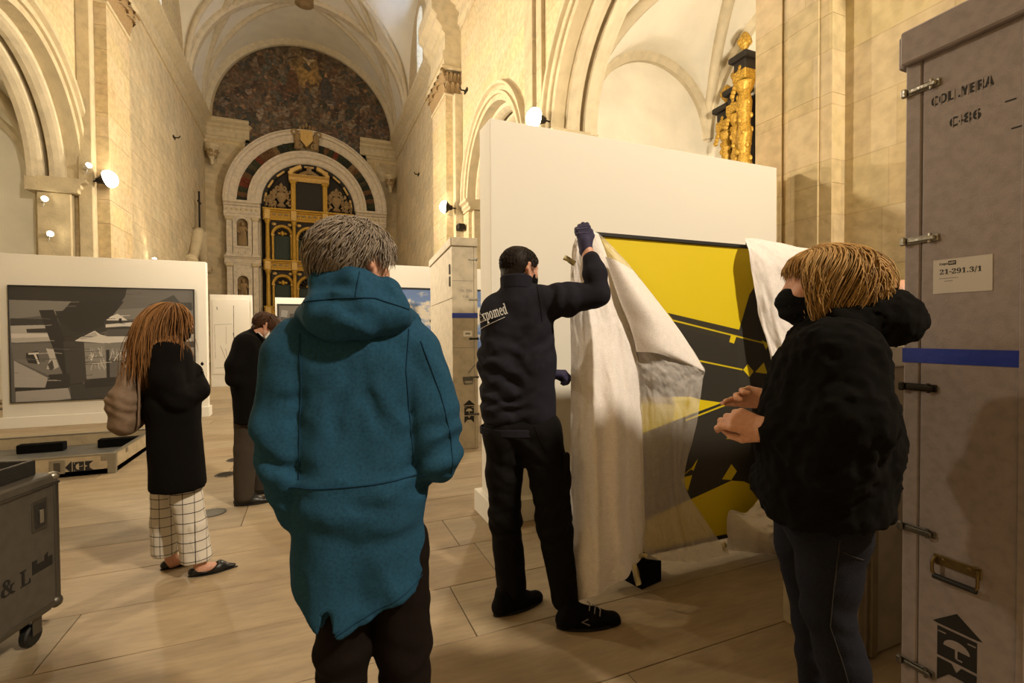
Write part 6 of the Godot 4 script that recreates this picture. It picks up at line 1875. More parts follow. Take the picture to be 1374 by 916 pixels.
func man_in_blue():
	var p := person("person in a hooded blue coat seen from behind, hands in pockets", Vector3(0.111, 0, -1.307), -4.84)
	var h := head_frame(Vector3(-0.010, 1.588, 0.0), Vector3(0.72, -0.04, -0.80), 0.0)
	var b := Field.new()
	b.bone(Vector3(0, 1.48, 0), Vector3(0, 1.30, 0), 0.05, 0.12, 0.05)
	b.bone(Vector3(0, 1.30, 0), Vector3(0.02, 0.92, 0), 0.12, 0.11, 0.05)
	for s in [-1.0, 1.0]:
		b.chain([Vector3(s * 0.14, 1.36, 0), Vector3(s * 0.17, 1.10, 0), Vector3(s * 0.13, 0.98, -0.05)], [0.045, 0.036, 0.028], 0.04)
		b.chain([Vector3(0.03 + s * 0.07, 0.9, 0), Vector3(0.035 + s * 0.075, 0.5, 0), Vector3(0.035 + s * 0.08, 0.06, 0)], [0.07, 0.045, 0.03], 0.04)
	body(p, b, h, [])
	# coat
	var c := Field.new()
	for s in [-1.0, 1.0]:
		c.bone(Vector3(s * 0.062, 1.33, 0.0), Vector3(s * 0.060 - 0.003, 1.02, 0.005), 0.105, 0.104, 0.06)
		c.bone(Vector3(s * 0.060 - 0.003, 1.02, 0.005), Vector3(s * 0.066 + 0.006, 0.66, 0.0), 0.104, 0.104, 0.05)
	c.bone(Vector3(-0.135, 1.385, 0.0), Vector3(0.10, 1.40, 0.0), 0.078, 0.078, 0.05)
	c.bone(Vector3(-0.02, 1.42, 0.0), Vector3(-0.015, 1.49, 0.0), 0.085, 0.070, 0.05)
	c.chain([Vector3(-0.155, 1.365, 0.01), Vector3(-0.182, 1.20, 0.03), Vector3(-0.168, 1.07, 0.03), Vector3(-0.150, 0.968, 0.01)], [0.072, 0.062, 0.057, 0.043], 0.008)
	c.chain([Vector3(0.140, 1.37, 0.01), Vector3(0.182, 1.21, 0.045), Vector3(0.188, 1.095, 0.05)], [0.076, 0.071, 0.066], 0.008)
	c.chain([Vector3(0.188, 1.095, 0.03), Vector3(0.150, 1.045, -0.05)], [0.064, 0.055], 0.02)
	c.cut.append([Vector3(0.410, -0.912, 0.0), -0.646])
	c.cut.append([Vector3(-0.814, -0.581, 0.0), -0.324])
	for q in [[-0.077, 0.675, 0.030], [-0.079, 0.698, 0.023], [-0.080, 0.718, 0.017], [-0.080, 0.735, 0.012], [-0.080, 0.749, 0.008]]:
		for z in [0.115, 0.095, 0.075]: c.dent.append([Vector3(q[0], q[1], z), q[2], 0.002])
	c.rough(5, 7.0, 0.009, Vector3(1.0, 0.55, 1.0), 3)
	c.folds = [[Vector3(-0.20, 1.12, 0.06), 0.15, Vector3(18, 70, 10), 0.007], [Vector3(0.21, 1.10, 0.07), 0.15, Vector3(-22, 75, 0), 0.008], [Vector3(0.11, 1.28, 0.1), 0.15, Vector3(55, 25, 0), 0.006], [Vector3(-0.12, 1.26, 0.1), 0.14, Vector3(-50, 22, 0), 0.006], [Vector3(0.0, 0.98, 0.1), 0.16, Vector3(14, 55, 0), 0.004], [Vector3(0.1, 0.8, 0.1), 0.18, Vector3(40, 40, 0), 0.004]]
	garment(p, "coat", c, M.blue_cloth, 0.0075)
	# hood lying on the shoulders: two folded layers
	var hd := Field.new()
	hd.chain([Vector3(-0.085, 1.505, -0.03), Vector3(-0.072, 1.535, 0.05), Vector3(0.0, 1.535, 0.085), Vector3(0.065, 1.515, 0.05), Vector3(0.085, 1.475, -0.02)], [0.026, 0.034, 0.036, 0.034, 0.026], 0.05)
	hd.chain([Vector3(-0.115, 1.462, 0.02), Vector3(-0.075, 1.468, 0.085), Vector3(0.0, 1.470, 0.105), Vector3(0.075, 1.462, 0.075), Vector3(0.125, 1.452, 0.0)], [0.036, 0.046, 0.048, 0.044, 0.032], 0.035)
	hd.bone(Vector3(-0.05, 1.445, 0.105), Vector3(-0.005, 1.440, 0.105), 0.036, 0.032, 0.04)
	hd.rough(8, 9.0, 0.008, Vector3(1, 1, 1), 3)
	hd.folds = [[Vector3(0.02, 1.55, 0.1), 0.09, Vector3(70, 40, 0), 0.006], [Vector3(-0.03, 1.45, 0.13), 0.10, Vector3(20, 80, 0), 0.006]]
	garment(p, "hood", hd, M.blue_cloth, 0.006)
	var bk := Vector3(0, 0, -1)
	seam(p, c, [Vector3(-0.155, 1.065, 0.4), Vector3(0.0, 1.060, 0.4), Vector3(0.155, 1.068, 0.4)], bk, M.seam, 0.0022)
	seam(p, c, [Vector3(-0.06, 0.705, 0.4), Vector3(0.05, 0.752, 0.4), Vector3(0.165, 0.802, 0.4)], bk, M.seam)
	seam(p, c, [Vector3(0.122, 1.43, 0.4), Vector3(0.112, 1.33, 0.4), Vector3(0.120, 1.22, 0.4), Vector3(0.130, 1.10, 0.4)], bk, M.seam, 0.002)
	seam(p, c, [Vector3(-0.130, 1.42, 0.4), Vector3(-0.128, 1.32, 0.4), Vector3(-0.132, 1.22, 0.4), Vector3(-0.135, 1.08, 0.4)], bk, M.seam, 0.002)
	seam(p, c, [Vector3(0.15, 1.40, 0.4), Vector3(0.195, 1.27, 0.4), Vector3(0.222, 1.15, 0.4), Vector3(0.225, 1.06, 0.4)], bk, M.seam)
	seam(p, hd, [Vector3(-0.13, 1.492, 0.4), Vector3(-0.05, 1.500, 0.4), Vector3(0.04, 1.502, 0.4), Vector3(0.12, 1.478, 0.4)], bk, M.seam, 0.0022)
	seam(p, hd, [Vector3(0.006, 1.565, 0.4), Vector3(-0.002, 1.52, 0.4), Vector3(-0.004, 1.505, 0.4)], bk, M.seam)
	# shirt collar peeping at the neck
	part("shirt_collar", Geo.new().tube([Vector3(0.062, 1.515, 0.02), Vector3(0.078, 1.505, -0.03), Vector3(0.06, 1.495, -0.07)], 0.014, 6), M.shirt, p)
	# trousers
	var t := Field.new()
	t.bone(Vector3(-0.03, 0.86, 0), Vector3(0.09, 0.86, 0), 0.085, 0.085, 0.05)
	t.chain([Vector3(-0.035, 0.84, 0), Vector3(-0.047, 0.60, 0.0), Vector3(-0.05, 0.46, 0.01), Vector3(-0.05, 0.07, 0.02)], [0.078, 0.066, 0.060, 0.052], 0.02)
	t.chain([Vector3(0.095, 0.84, 0), Vector3(0.108, 0.60, 0.0), Vector3(0.112, 0.46, 0.0), Vector3(0.12, 0.07, 0.02)], [0.082, 0.072, 0.066, 0.055], 0.02)
	t.rough(12, 9.0, 0.005, Vector3(1, 1.4, 1), 2)
	t.folds = [[Vector3(-0.05, 0.55, 0.06), 0.14, Vector3(20, 80, 0), 0.003], [Vector3(0.11, 0.52, 0.06), 0.15, Vector3(-20, 90, 0), 0.004]]
	garment(p, "trousers", t, M.brown_twill, 0.009)
	shoe(p, "shoe", Vector3(-0.05, 0, 0.09), Vector3(-0.06, 0, -0.20), M.shoe_black)
	shoe(p, "shoe", Vector3(0.12, 0, 0.09), Vector3(0.15, 0, -0.20), M.shoe_black)
	scalp(p, "hair_grey", h)
	strands(p, "hair_grey", h, 3600, Vector2(0.045, 0.085), 0.0022, 21,
		func(d): return d.z < 0.55 + 0.5 * d.y and d.y > -0.62 + 0.25 * maxf(0.0, d.z) and not (absf(d.x) > 0.62 and d.y < 0.30 and d.z > -0.42),
		func(d, r): return Vector3(-d.z * 0.9 + r.randf_range(-0.5, 0.5), -0.9 + r.randf_range(-0.3, 0.4), d.x * 0.5 + r.randf_range(-0.6, 0.2)), 0.42, 0.017, 0.35)

func handler():
	var p := person("person in navy fleece and purple gloves lifting the white sheet", Vector3(1.022, 0, -2.196), -24.97)
	var h := head_frame(Vector3(-0.064, 1.728, 0.0), Vector3(0.68, -0.16, -0.72), 0.0, 1.0)
	var b := Field.new()
	b.bone(Vector3(-0.075, 1.62, 0), Vector3(-0.075, 1.48, 0), 0.05, 0.12, 0.05)
	b.bone(Vector3(-0.075, 1.48, 0), Vector3(-0.07, 1.0, 0), 0.13, 0.12, 0.05)
	b.chain([Vector3(0.02, 1.56, 0), Vector3(0.315, 1.60, 0.05), Vector3(0.268, 1.80, 0.02)], [0.05, 0.04, 0.028], 0.04)
	b.chain([Vector3(-0.16, 1.54, -0.03), Vector3(-0.08, 1.27, -0.20), Vector3(0.09, 1.20, -0.24)], [0.05, 0.04, 0.028], 0.04)
	b.chain([Vector3(-0.12, 0.95, 0), Vector3(-0.145, 0.5, -0.04), Vector3(-0.12, 0.08, -0.06)], [0.08, 0.05, 0.035], 0.04)
	b.chain([Vector3(0.02, 0.95, 0), Vector3(0.095, 0.5, 0.06), Vector3(0.15, 0.08, 0.08)], [0.08, 0.05, 0.035], 0.04)
	var rh := Field.new()      # bare wrist below the glove
	rh.bone(Vector3(0.285, 1.76, 0.035), Vector3(0.262, 1.845, 0.01), 0.033, 0.029, 0.02)
	body(p, b, h, [rh])
	# fleece
	var j := Field.new()
	for s in [-1.0, 1.0]:
		j.bone(Vector3(-0.078 + s * 0.072, 1.49, 0.0), Vector3(-0.078 + s * 0.072, 1.28, 0.0), 0.112, 0.112, 0.06)
		j.bone(Vector3(-0.078 + s * 0.072, 1.28, 0.0), Vector3(-0.074 + s * 0.070, 1.03, 0.0), 0.112, 0.120, 0.05)
	j.bone(Vector3(-0.165, 1.545, -0.01), Vector3(0.02, 1.575, 0.0), 0.074, 0.074, 0.05)
	j.bone(Vector3(-0.085, 1.57, 0.028), Vector3(-0.080, 1.662, 0.030), 0.088, 0.076, 0.03)
	j.chain([Vector3(0.010, 1.565, 0.01), Vector3(0.16, 1.578, 0.04), Vector3(0.312, 1.600, 0.06)], [0.088, 0.079, 0.060], 0.03)
	j.chain([Vector3(0.312, 1.600, 0.06), Vector3(0.305, 1.70, 0.05), Vector3(0.288, 1.772, 0.035)], [0.060, 0.056, 0.044], 0.02)
	j.chain([Vector3(-0.165, 1.53, -0.03), Vector3(-0.09, 1.27, -0.15), Vector3(0.085, 1.20, -0.12)], [0.078, 0.065, 0.045], 0.03)
	j.rough(15, 7.0, 0.006, Vector3(1, 1, 1), 3)
	j.folds = [[Vector3(-0.20, 1.22, 0.06), 0.24, Vector3(40, 75, 0), 0.010], [Vector3(-0.14, 1.08, 0.1), 0.17, Vector3(-15, 80, 0), 0.009], [Vector3(0.02, 1.40, 0.08), 0.15, Vector3(45, -50, 0), 0.007], [Vector3(0.28, 1.62, 0.0), 0.12, Vector3(70, 60, 0), 0.009], [Vector3(0.14, 1.56, 0.06), 0.14, Vector3(70, 10, 0), 0.007]]
	garment(p, "fleece_jacket", j, M.navy_fleece, 0.008)
	part("collar", Geo.new().lathe([Vector2(0.078, -0.035), Vector2(0.080, 0.02), Vector2(0.076, 0.026), Vector2(0.068, 0.02), Vector2(0.066, -0.03)], 24, Transform3D(Basis(Vector3.RIGHT, -0.1), Vector3(-0.080, 1.668, 0.030))), M.navy_fleece, p)
	part("hem_band", Geo.new().lathe([Vector2(0.5, -0.02), Vector2(0.515, -0.015), Vector2(0.515, 0.015), Vector2(0.5, 0.02)].map(func(q): return Vector2(q.x * 0.37, q.y)), 32, Transform3D(Basis().scaled(Vector3(1.02, 1, 0.66)), Vector3(-0.074, 0.935, 0.0))), M.navy_fleece, p)
	var tb := Basis(Vector3(0.90, 0.27, 0.0).normalized(), Vector3(-0.27, 0.90, 0.0).normalized(), Vector3(0, 0, 1))
	print_on(p, "back_lettering", "Expomed", 0.050, 0.150, j, Transform3D(tb, Vector3(-0.196, 1.512, 0.35)), M.logo_white)
	seam(p, j, [Vector3(-0.26, 1.438, 0.35), Vector3(-0.132, 1.494, 0.35)], Vector3(0, 0, -1), M.logo_white, 0.0016)
	seam(p, j, [Vector3(0.02, 1.66, 0.35), Vector3(0.035, 1.56, 0.35), Vector3(0.045, 1.47, 0.35)], Vector3(0, 0, -1), M.dark_seam)
	# gloves: one gripping the top of the sheet, one holding its edge low down
	for e in [[Vector3(0.262, 1.845, 0.01), Vector3(-0.14, 1.0, -0.10), Vector3(0.05, 0.0, 1.0), false, [0.95, 1.0, 1.05, 1.1], [0.55, -0.5, 0.5]], [Vector3(0.075, 1.205, -0.115), Vector3(1.0, -0.06, 0.05), Vector3(0.1, 1.0, 0.3), true, [0.9, 1.0, 1.0, 1.0], [0.4, -0.6, 0.5]]]:
		var gl := Field.new()
		hand_field(gl, e[0], e[1], e[2], e[3], e[4], e[5], 1.02, 1.22)
		var d: Vector3 = e[1].normalized()
		gl.bone(e[0] - d * 0.022, e[0] + d * 0.02, 0.033, 0.030, 0.012)
		garment(p, "glove", gl, M.glove, 0.0036)
		if e[3] == false:
			for k in 2:
				seam(p, gl, [Vector3(0.215, 1.905 + k * 0.022, 0.1), Vector3(0.272, 1.910 + k * 0.022, 0.1)], Vector3(0, 0, -1), M.glove_print, 0.0018, 10)
	# trousers
	var t := Field.new()
	t.bone(Vector3(-0.135, 0.93, 0), Vector3(0.025, 0.93, 0), 0.118, 0.118, 0.05)
	t.chain([Vector3(-0.135, 0.90, -0.01), Vector3(-0.150, 0.70, -0.02), Vector3(-0.145, 0.48, -0.03), Vector3(-0.115, 0.115, -0.05)], [0.112, 0.090, 0.080, 0.076], 0.03)
	t.chain([Vector3(0.030, 0.90, 0.01), Vector3(0.080, 0.70, 0.03), Vector3(0.100, 0.48, 0.05), Vector3(0.150, 0.125, 0.07)], [0.112, 0.098, 0.085, 0.066], 0.03)
	t.rough(17, 8.0, 0.006, Vector3(1, 1.2, 1), 3)
	t.folds = [[Vector3(-0.14, 0.5, 0.05), 0.16, Vector3(30, 70, 0), 0.009], [Vector3(0.1, 0.5, 0.1), 0.16, Vector3(-30, 70, 0), 0.009], [Vector3(-0.05, 0.8, 0.1), 0.18, Vector3(40, 50, 0), 0.008]]
	garment(p, "work_trousers", t, M.black_twill, 0.009)
	part("pocket_flap", bx(Vector3(0.158, 0.78, 0.075), Vector3(0.035, 0.11, 0.05), 0.008), M.black_twill, p)
	seam(p, t, [Vector3(0.005, 0.97, 0.3), Vector3(0.06, 0.85, 0.3), Vector3(0.09, 0.8, 0.3)], Vector3(0, 0, -1), M.dark_seam)
	shoe(p, "safety_shoe", Vector3(-0.205, 0, 0.03), Vector3(0.045, 0, -0.14), M.suede_black, 0.050, 0.075)
	shoe(p, "safety_shoe", Vector3(0.105, 0, 0.115), Vector3(0.425, 0, 0.06), M.suede_black, 0.052, 0.078)
	for k in 3: part("shoe_lace", Geo.new().tube([Vector3(0.262 + k * 0.025, 0.092 - k * 0.012, 0.125), Vector3(0.270 + k * 0.025, 0.108 - k * 0.014, 0.09), Vector3(0.262 + k * 0.025, 0.098 - k * 0.012, 0.055)], 0.003, 5), M.print_grey, p)
	part("shoe_flash", Geo.new().tube([Vector3(0.255, 0.062, 0.142), Vector3(0.225, 0.050, 0.147), Vector3(0.262, 0.036, 0.148)], 0.0035, 5), M.print_grey, p)
	scalp(p, "hair_black", h)
	strands(p, "hair_black", h, 2600, Vector2(0.014, 0.024), 0.0024, 31,
		func(d): return d.z < 0.35 + 0.6 * d.y and d.y > -0.66 + 0.3 * maxf(0.0, d.z) and not (absf(d.x) > 0.8 and d.y < 0.0 and d.z > -0.3),
		func(d, r): return Vector3(r.randf_range(-0.4, 0.4), -0.8, r.randf_range(-0.5, 0.5)), 0.3, 0.007, 0.3, 0.0, 4)
	strands(p, "hair_black", h, 260, Vector2(0.012, 0.022), 0.0030, 33,
		func(d): return absf(d.x) > 0.55 and d.y < -0.1 and d.y > -0.75 and d.z > 0.25 and d.z < 0.72,
		func(d, r): return Vector3(0, -1, 0.1), 0.3, -0.008, 0.3, 0.0, 4)
	face_mask(p, h, M.mask_black)

func woman_in_plush():
	var p := person("person with wavy blond hair, black mask and black plush jacket", Vector3(1.259, 0, -0.864), -55.55)
	var h := head_frame(Vector3(-0.006, 1.537, 0.0), Vector3(-1.0, -0.04, 0.03), 0.0, 0.88)
	var b := Field.new()
	b.bone(Vector3(0.0, 1.44, 0), Vector3(0.0, 1.32, 0), 0.045, 0.10, 0.05)
	b.bone(Vector3(0.0, 1.32, 0), Vector3(0.0, 0.95, 0), 0.10, 0.10, 0.05)
	b.chain([Vector3(0.03, 1.34, 0.15), Vector3(0.0, 1.12, 0.18), Vector3(-0.10, 1.175, 0.165)], [0.04, 0.034, 0.026], 0.04)
	b.chain([Vector3(0.03, 1.34, -0.15), Vector3(-0.01, 1.12, -0.16), Vector3(-0.10, 1.20, -0.02)], [0.04, 0.034, 0.026], 0.04)
	b.chain([Vector3(0.01, 0.92, 0.08), Vector3(0.0, 0.70, 0.09), Vector3(0.05, 0.5, 0.09), Vector3(0.10, 0.07, 0.10)], [0.06, 0.04, 0.04, 0.03], 0.04)
	b.chain([Vector3(-0.05, 0.92, -0.08), Vector3(-0.06, 0.75, -0.09), Vector3(-0.03, 0.5, -0.09), Vector3(-0.01, 0.07, -0.09)], [0.06, 0.04, 0.035, 0.03], 0.04)
	var lh := Field.new()     # near hand, fingers folded in
	hand_field(lh, Vector3(-0.118, 1.170, 0.165), Vector3(-0.94, 0.27, 0.05), Vector3(0.22, 0.55, 0.85), true, [0.62, 0.80, 0.95, 1.08], [0.35, -0.35, 0.5], 0.95)
	lh.bone(Vector3(-0.08, 1.165, 0.165), Vector3(-0.125, 1.175, 0.165), 0.028, 0.024, 0.015)
	var rh := Field.new()     # far hand, forefinger pointing, thumb up
	hand_field(rh, Vector3(-0.112, 1.232, 0.045), Vector3(-0.97, 0.05, -0.15), Vector3(-0.15, 0.25, -0.95), false, [0.10, 0.55, 1.0, 1.15], [1.25, 0.3, 0.05], 0.90)
	rh.bone(Vector3(-0.075, 1.222, 0.03), Vector3(-0.118, 1.232, 0.045), 0.027, 0.023, 0.015)
	body(p, b, h, [lh, rh], 0.004, 0.88)
	eyes(p, h)
	brows(p, h, M.hair_blond)
	var mk := Node3D.new(); mk.name = "face_mask"; p.add_child(mk, true)
	face_mask(mk, h, M.mask_black, 0.011)
	# jumper collar
	part("jumper_collar", Geo.new().lathe([Vector2(0.072, -0.06), Vector2(0.064, 0.0), Vector2(0.060, 0.018), Vector2(0.054, 0.012), Vector2(0.055, -0.05)], 24, Transform3D(Basis(Vector3(0, 0, 1), 0.22), Vector3(-0.012, 1.425, 0.0))), M.black_wool, p)
	# plush jacket
	var c := Field.new()
	for s in [-1.0, 1.0]:
		c.bone(Vector3(0.002, 1.32, s * 0.085), Vector3(0.004, 1.15, s * 0.095), 0.112, 0.142, 0.06)
		c.bone(Vector3(0.004, 1.15, s * 0.095), Vector3(-0.006, 1.015, s * 0.10), 0.142, 0.145, 0.05)
	c.bone(Vector3(-0.10, 1.05, 0.02), Vector3(-0.125, 1.01, 0.04), 0.06, 0.055, 0.04)
	c.bone(Vector3(0.02, 1.365, -0.13), Vector3(0.02, 1.365, 0.13), 0.084, 0.084, 0.05)
	c.bone(Vector3(0.0, 1.40, 0.0), Vector3(0.005, 1.43, 0.0), 0.085, 0.070, 0.05)
	c.chain([Vector3(0.035, 1.345, 0.145), Vector3(0.045, 1.22, 0.20), Vector3(0.015, 1.130, 0.205)], [0.088, 0.084, 0.078], 0.03)
	c.chain([Vector3(0.015, 1.130, 0.205), Vector3(-0.095, 1.172, 0.170)], [0.076, 0.048], 0.025)
	c.chain([Vector3(0.0, 1.345, -0.15), Vector3(-0.03, 1.17, -0.19), Vector3(-0.045, 1.15, -0.14), Vector3(-0.092, 1.222, 0.02)], [0.085, 0.075, 0.070, 0.046], 0.03)
	c.bone(Vector3(-0.055, 1.30, 0.03), Vector3(-0.085, 1.14, 0.07), 0.075, 0.075, 0.05)
	c.cut.append([Vector3(0.12, -0.99, 0.0), -0.947])
	c.rough(25, 26.0, 0.011, Vector3(1, 1, 1), 3)
	c.folds = [[Vector3(0.02, 1.12, 0.28), 0.16, Vector3(40, 50, 0), 0.004]]
	garment(p, "plush_jacket", c, M.plush, 0.0085)
	var hd := Field.new()
	hd.bone(Vector3(0.035, 1.445, 0.02), Vector3(0.12, 1.462, 0.01), 0.062, 0.058, 0.05)
	hd.bone(Vector3(0.12, 1.462, 0.01), Vector3(0.152, 1.448, 0.0), 0.056, 0.052, 0.04)
	hd.bone(Vector3(0.03, 1.430, 0.10), Vector3(0.13, 1.440, 0.05), 0.046, 0.050, 0.05)
	hd.bone(Vector3(0.03, 1.430, -0.10), Vector3(0.13, 1.440, -0.05), 0.046, 0.050, 0.05)
	hd.rough(26, 26.0, 0.010, Vector3(1, 1, 1), 3)
	garment(p, "hood", hd, M.plush, 0.008)
	# jeans
	var t := Field.new()
	t.bone(Vector3(-0.01, 0.95, -0.06), Vector3(-0.005, 0.95, 0.06), 0.105, 0.105, 0.05)
	t.chain([Vector3(0.008, 0.90, 0.075), Vector3(0.006, 0.80, 0.085), Vector3(0.004, 0.72, 0.09), Vector3(0.036, 0.60, 0.09), Vector3(0.055, 0.49, 0.09), Vector3(0.105, 0.08, 0.10)], [0.090, 0.068, 0.056, 0.054, 0.049, 0.036], 0.02)
	t.chain([Vector3(-0.045, 0.90, -0.075), Vector3(-0.060, 0.80, -0.085), Vector3(-0.050, 0.70, -0.09), Vector3(-0.035, 0.58, -0.09), Vector3(-0.030, 0.49, -0.09), Vector3(-0.01, 0.08, -0.09)], [0.088, 0.066, 0.052, 0.044, 0.041, 0.034], 0.02)
	t.rough(28, 10.0, 0.0035, Vector3(1, 1.3, 1), 3)
	t.folds = [[Vector3(0.0, 0.70, 0.13), 0.10, Vector3(30, 100, 0), 0.0025], [Vector3(0.0, 0.88, 0.13), 0.12, Vector3(50, 60, 0), 0.002], [Vector3(-0.05, 0.71, -0.05), 0.10, Vector3(30, 100, 0), 0.0025]]
	garment(p, "jeans", t, M.denim, 0.0075)
	seam(p, t, [Vector3(0.028, 0.93, 0.4), Vector3(0.016, 0.80, 0.4), Vector3(0.010, 0.71, 0.4), Vector3(0.044, 0.6, 0.4), Vector3(0.066, 0.48, 0.4)], Vector3(0, 0, -1), M.denim_seam, 0.0012)
	seam(p, t, [Vector3(0.035, 0.90, 0.4), Vector3(0.075, 0.88, 0.4)], Vector3(0, 0, -1), M.denim_seam, 0.0012)
	shoe(p, "ankle_boot", Vector3(0.15, 0, 0.10), Vector3(-0.09, 0, 0.11), M.shoe_black, 0.042, 0.08)
	shoe(p, "ankle_boot", Vector3(0.03, 0, -0.09), Vector3(-0.21, 0, -0.10), M.shoe_black, 0.042, 0.08)
	var nl := Geo.new()
	# hair: wavy bob to the shoulders with a fringe
	scalp(p, "hair_blond", h, 0.88)
	strands(p, "hair_blond", h, 4200, Vector2(0.20, 0.29), 0.0017, 41,
		func(d): return d.z < 0.32 and d.y > -0.30 and not (d.y < -0.05 and d.z > -0.1),
		func(d, r): return Vector3(d.x * 0.5 + signf(d.x) * 0.2, -0.7, -0.30 + r.randf_range(-0.15, 0.15)), 0.58, 0.015, 0.55, 0.3, 14)
	strands(p, "hair_blond", h, 700, Vector2(0.045, 0.078), 0.0017, 43,
		func(d): return d.z > 0.30 and d.z < 0.75 and d.y > 0.55,
		func(d, r): return Vector3(d.x * 1.1 + r.randf_range(-0.3, 0.3), -0.3, 0.9), 0.25, 0.013, 0.45, 0.0, 8)
	strands(p, "hair_blond", h, 600, Vector2(0.14, 0.20), 0.0018, 45,
		func(d): return d.z > 0.15 and d.z < 0.36 and absf(d.x) > 0.45 and d.y > 0.25,
		func(d, r): return Vector3(signf(d.x) * 0.3, -0.8, -0.05 + r.randf_range(-0.15, 0.15)), 0.34, 0.016, 0.45, 0.2, 10)

func woman_in_check():
	var p := person("person with long auburn hair, black coat and white checked trousers", Vector3(-0.725, 0, -3.407), 12.02)
	var h := head_frame(Vector3(-0.042, 1.492, 0.0), Vector3(0.95, -0.10, -0.08), 0.0, 0.95)
	var b := Field.new()
	b.bone(Vector3(-0.06, 1.42, 0), Vector3(-0.05, 1.28, 0), 0.045, 0.10, 0.05)
	b.bone(Vector3(-0.05, 1.28, 0), Vector3(-0.03, 0.9, 0), 0.10, 0.11, 0.05)
	b.chain([Vector3(-0.06, 1.31, 0.15), Vector3(-0.03, 1.05, 0.18), Vector3(0.10, 1.08, 0.06)], [0.04, 0.034, 0.026], 0.04)
	b.chain([Vector3(-0.05, 1.31, -0.15), Vector3(0.0, 1.05, -0.16), Vector3(0.10, 1.05, 0.02)], [0.04, 0.034, 0.026], 0.04)
	b.chain([Vector3(-0.03, 0.88, 0.07), Vector3(0.03, 0.48, 0.08), Vector3(0.08, 0.05, 0.09)], [0.07, 0.05, 0.034], 0.04)
	b.chain([Vector3(-0.06, 0.88, -0.07), Vector3(-0.08, 0.48, -0.09), Vector3(-0.07, 0.05, -0.11)], [0.07, 0.05, 0.034], 0.04)
	var hf := Field.new()     # far hand tucked over the near sleeve
	hand_field(hf, Vector3(0.085, 1.075, 0.12), Vector3(-0.9, -0.05, 0.35), Vector3(0.2, 0.2, 0.95), true, [0.25, 0.3, 0.35, 0.4], [0.4, -0.4, 0.2], 0.9)
	body(p, b, h, [hf], 0.0065, 0.95)
	brows(p, h, M.hair_red)
	eyes(p, h)
	var mk := Node3D.new(); mk.name = "face_mask"; p.add_child(mk, true)
	face_mask(mk, h, M.mask_black)
	var c := Field.new()
	c.bone(Vector3(-0.06, 1.33, -0.10), Vector3(-0.06, 1.33, 0.10), 0.078, 0.078, 0.05)
	c.bone(Vector3(-0.06, 1.36, 0), Vector3(-0.06, 1.41, 0), 0.075, 0.055, 0.05)
	for s in [-1.0, 1.0]:
		c.chain([Vector3(-0.05, 1.27, s * 0.075), Vector3(-0.035, 1.0, s * 0.08), Vector3(-0.015, 0.56, s * 0.095)], [0.118, 0.128, 0.142], 0.05)
	c.chain([Vector3(-0.065, 1.315, 0.14), Vector3(-0.060, 1.17, 0.185), Vector3(-0.015, 1.055, 0.195)], [0.078, 0.072, 0.066], 0.03)
	c.chain([Vector3(-0.015, 1.055, 0.195), Vector3(0.10, 1.085, 0.13)], [0.064, 0.050], 0.025)
	c.chain([Vector3(-0.05, 1.315, -0.14), Vector3(0.0, 1.10, -0.17), Vector3(0.085, 1.085, -0.05), Vector3(0.095, 1.105, 0.08)], [0.078, 0.068, 0.060, 0.05], 0.03)
	c.bone(Vector3(0.06, 1.19, 0.0), Vector3(0.085, 1.08, 0.02), 0.06, 0.06, 0.04)
	c.cut.append([Vector3(-0.04, -1, 0), -0.532])
	c.rough(35, 7.0, 0.006, Vector3(1, 0.6, 1), 3)
	c.folds = [[Vector3(-0.03, 1.08, 0.24), 0.15, Vector3(50, 60, 0), 0.004]]
	garment(p, "wool_coat", c, M.black_wool, 0.011)
	for k in 2: part("coat_button", Geo.new().ball(Vector3(0.112, 1.245 - k * 0.05, 0.06), Vector3(0.008, 0.011, 0.011), 8, 6), M.shoe_black, p)
	var t := Field.new()
	t.bone(Vector3(-0.04, 0.72, -0.05), Vector3(-0.02, 0.72, 0.05), 0.10, 0.10, 0.05)
	t.chain([Vector3(-0.01, 0.68, 0.075), Vector3(0.022, 0.46, 0.08), Vector3(0.045, 0.30, 0.085), Vector3(0.062, 0.115, 0.09)], [0.086, 0.082, 0.078, 0.082], 0.015)
	t.chain([Vector3(-0.065, 0.68, -0.075), Vector3(-0.080, 0.46, -0.09), Vector3(-0.085, 0.30, -0.10), Vector3(-0.085, 0.125, -0.11)], [0.084, 0.076, 0.074, 0.076], 0.015)
	t.cut.append([Vector3(0, -1, 0), -0.088])
	t.rough(36, 8.0, 0.007, Vector3(1, 0.8, 1), 2)
	garment(p, "checked_trousers", t, M.check, 0.009)
	for e in [[Vector3(0.085, 0.035, 0.09), Vector3(0.07, 0.12, 0.09)], [Vector3(-0.055, 0.035, -0.11), Vector3(-0.07, 0.13, -0.11)]]:
		var a := Field.new()
		a.bone(e[0], e[1], 0.032, 0.036, 0.02)
		a.bone(e[0], e[0] + Vector3(0.06, -0.005, 0), 0.030, 0.026, 0.02)
		garment(p, "ankle", a, M.skin, 0.007)
	shoe(p, "flat_shoe", Vector3(0.022, 0, 0.085), Vector3(0.275, 0, 0.11), M.shoe_black, 0.040, 0.040, true, true)
	shoe(p, "flat_shoe", Vector3(-0.115, 0, -0.11), Vector3(0.135, 0, -0.14), M.shoe_black, 0.040, 0.040, true, true)
	scalp(p, "hair_red", h, 0.95)
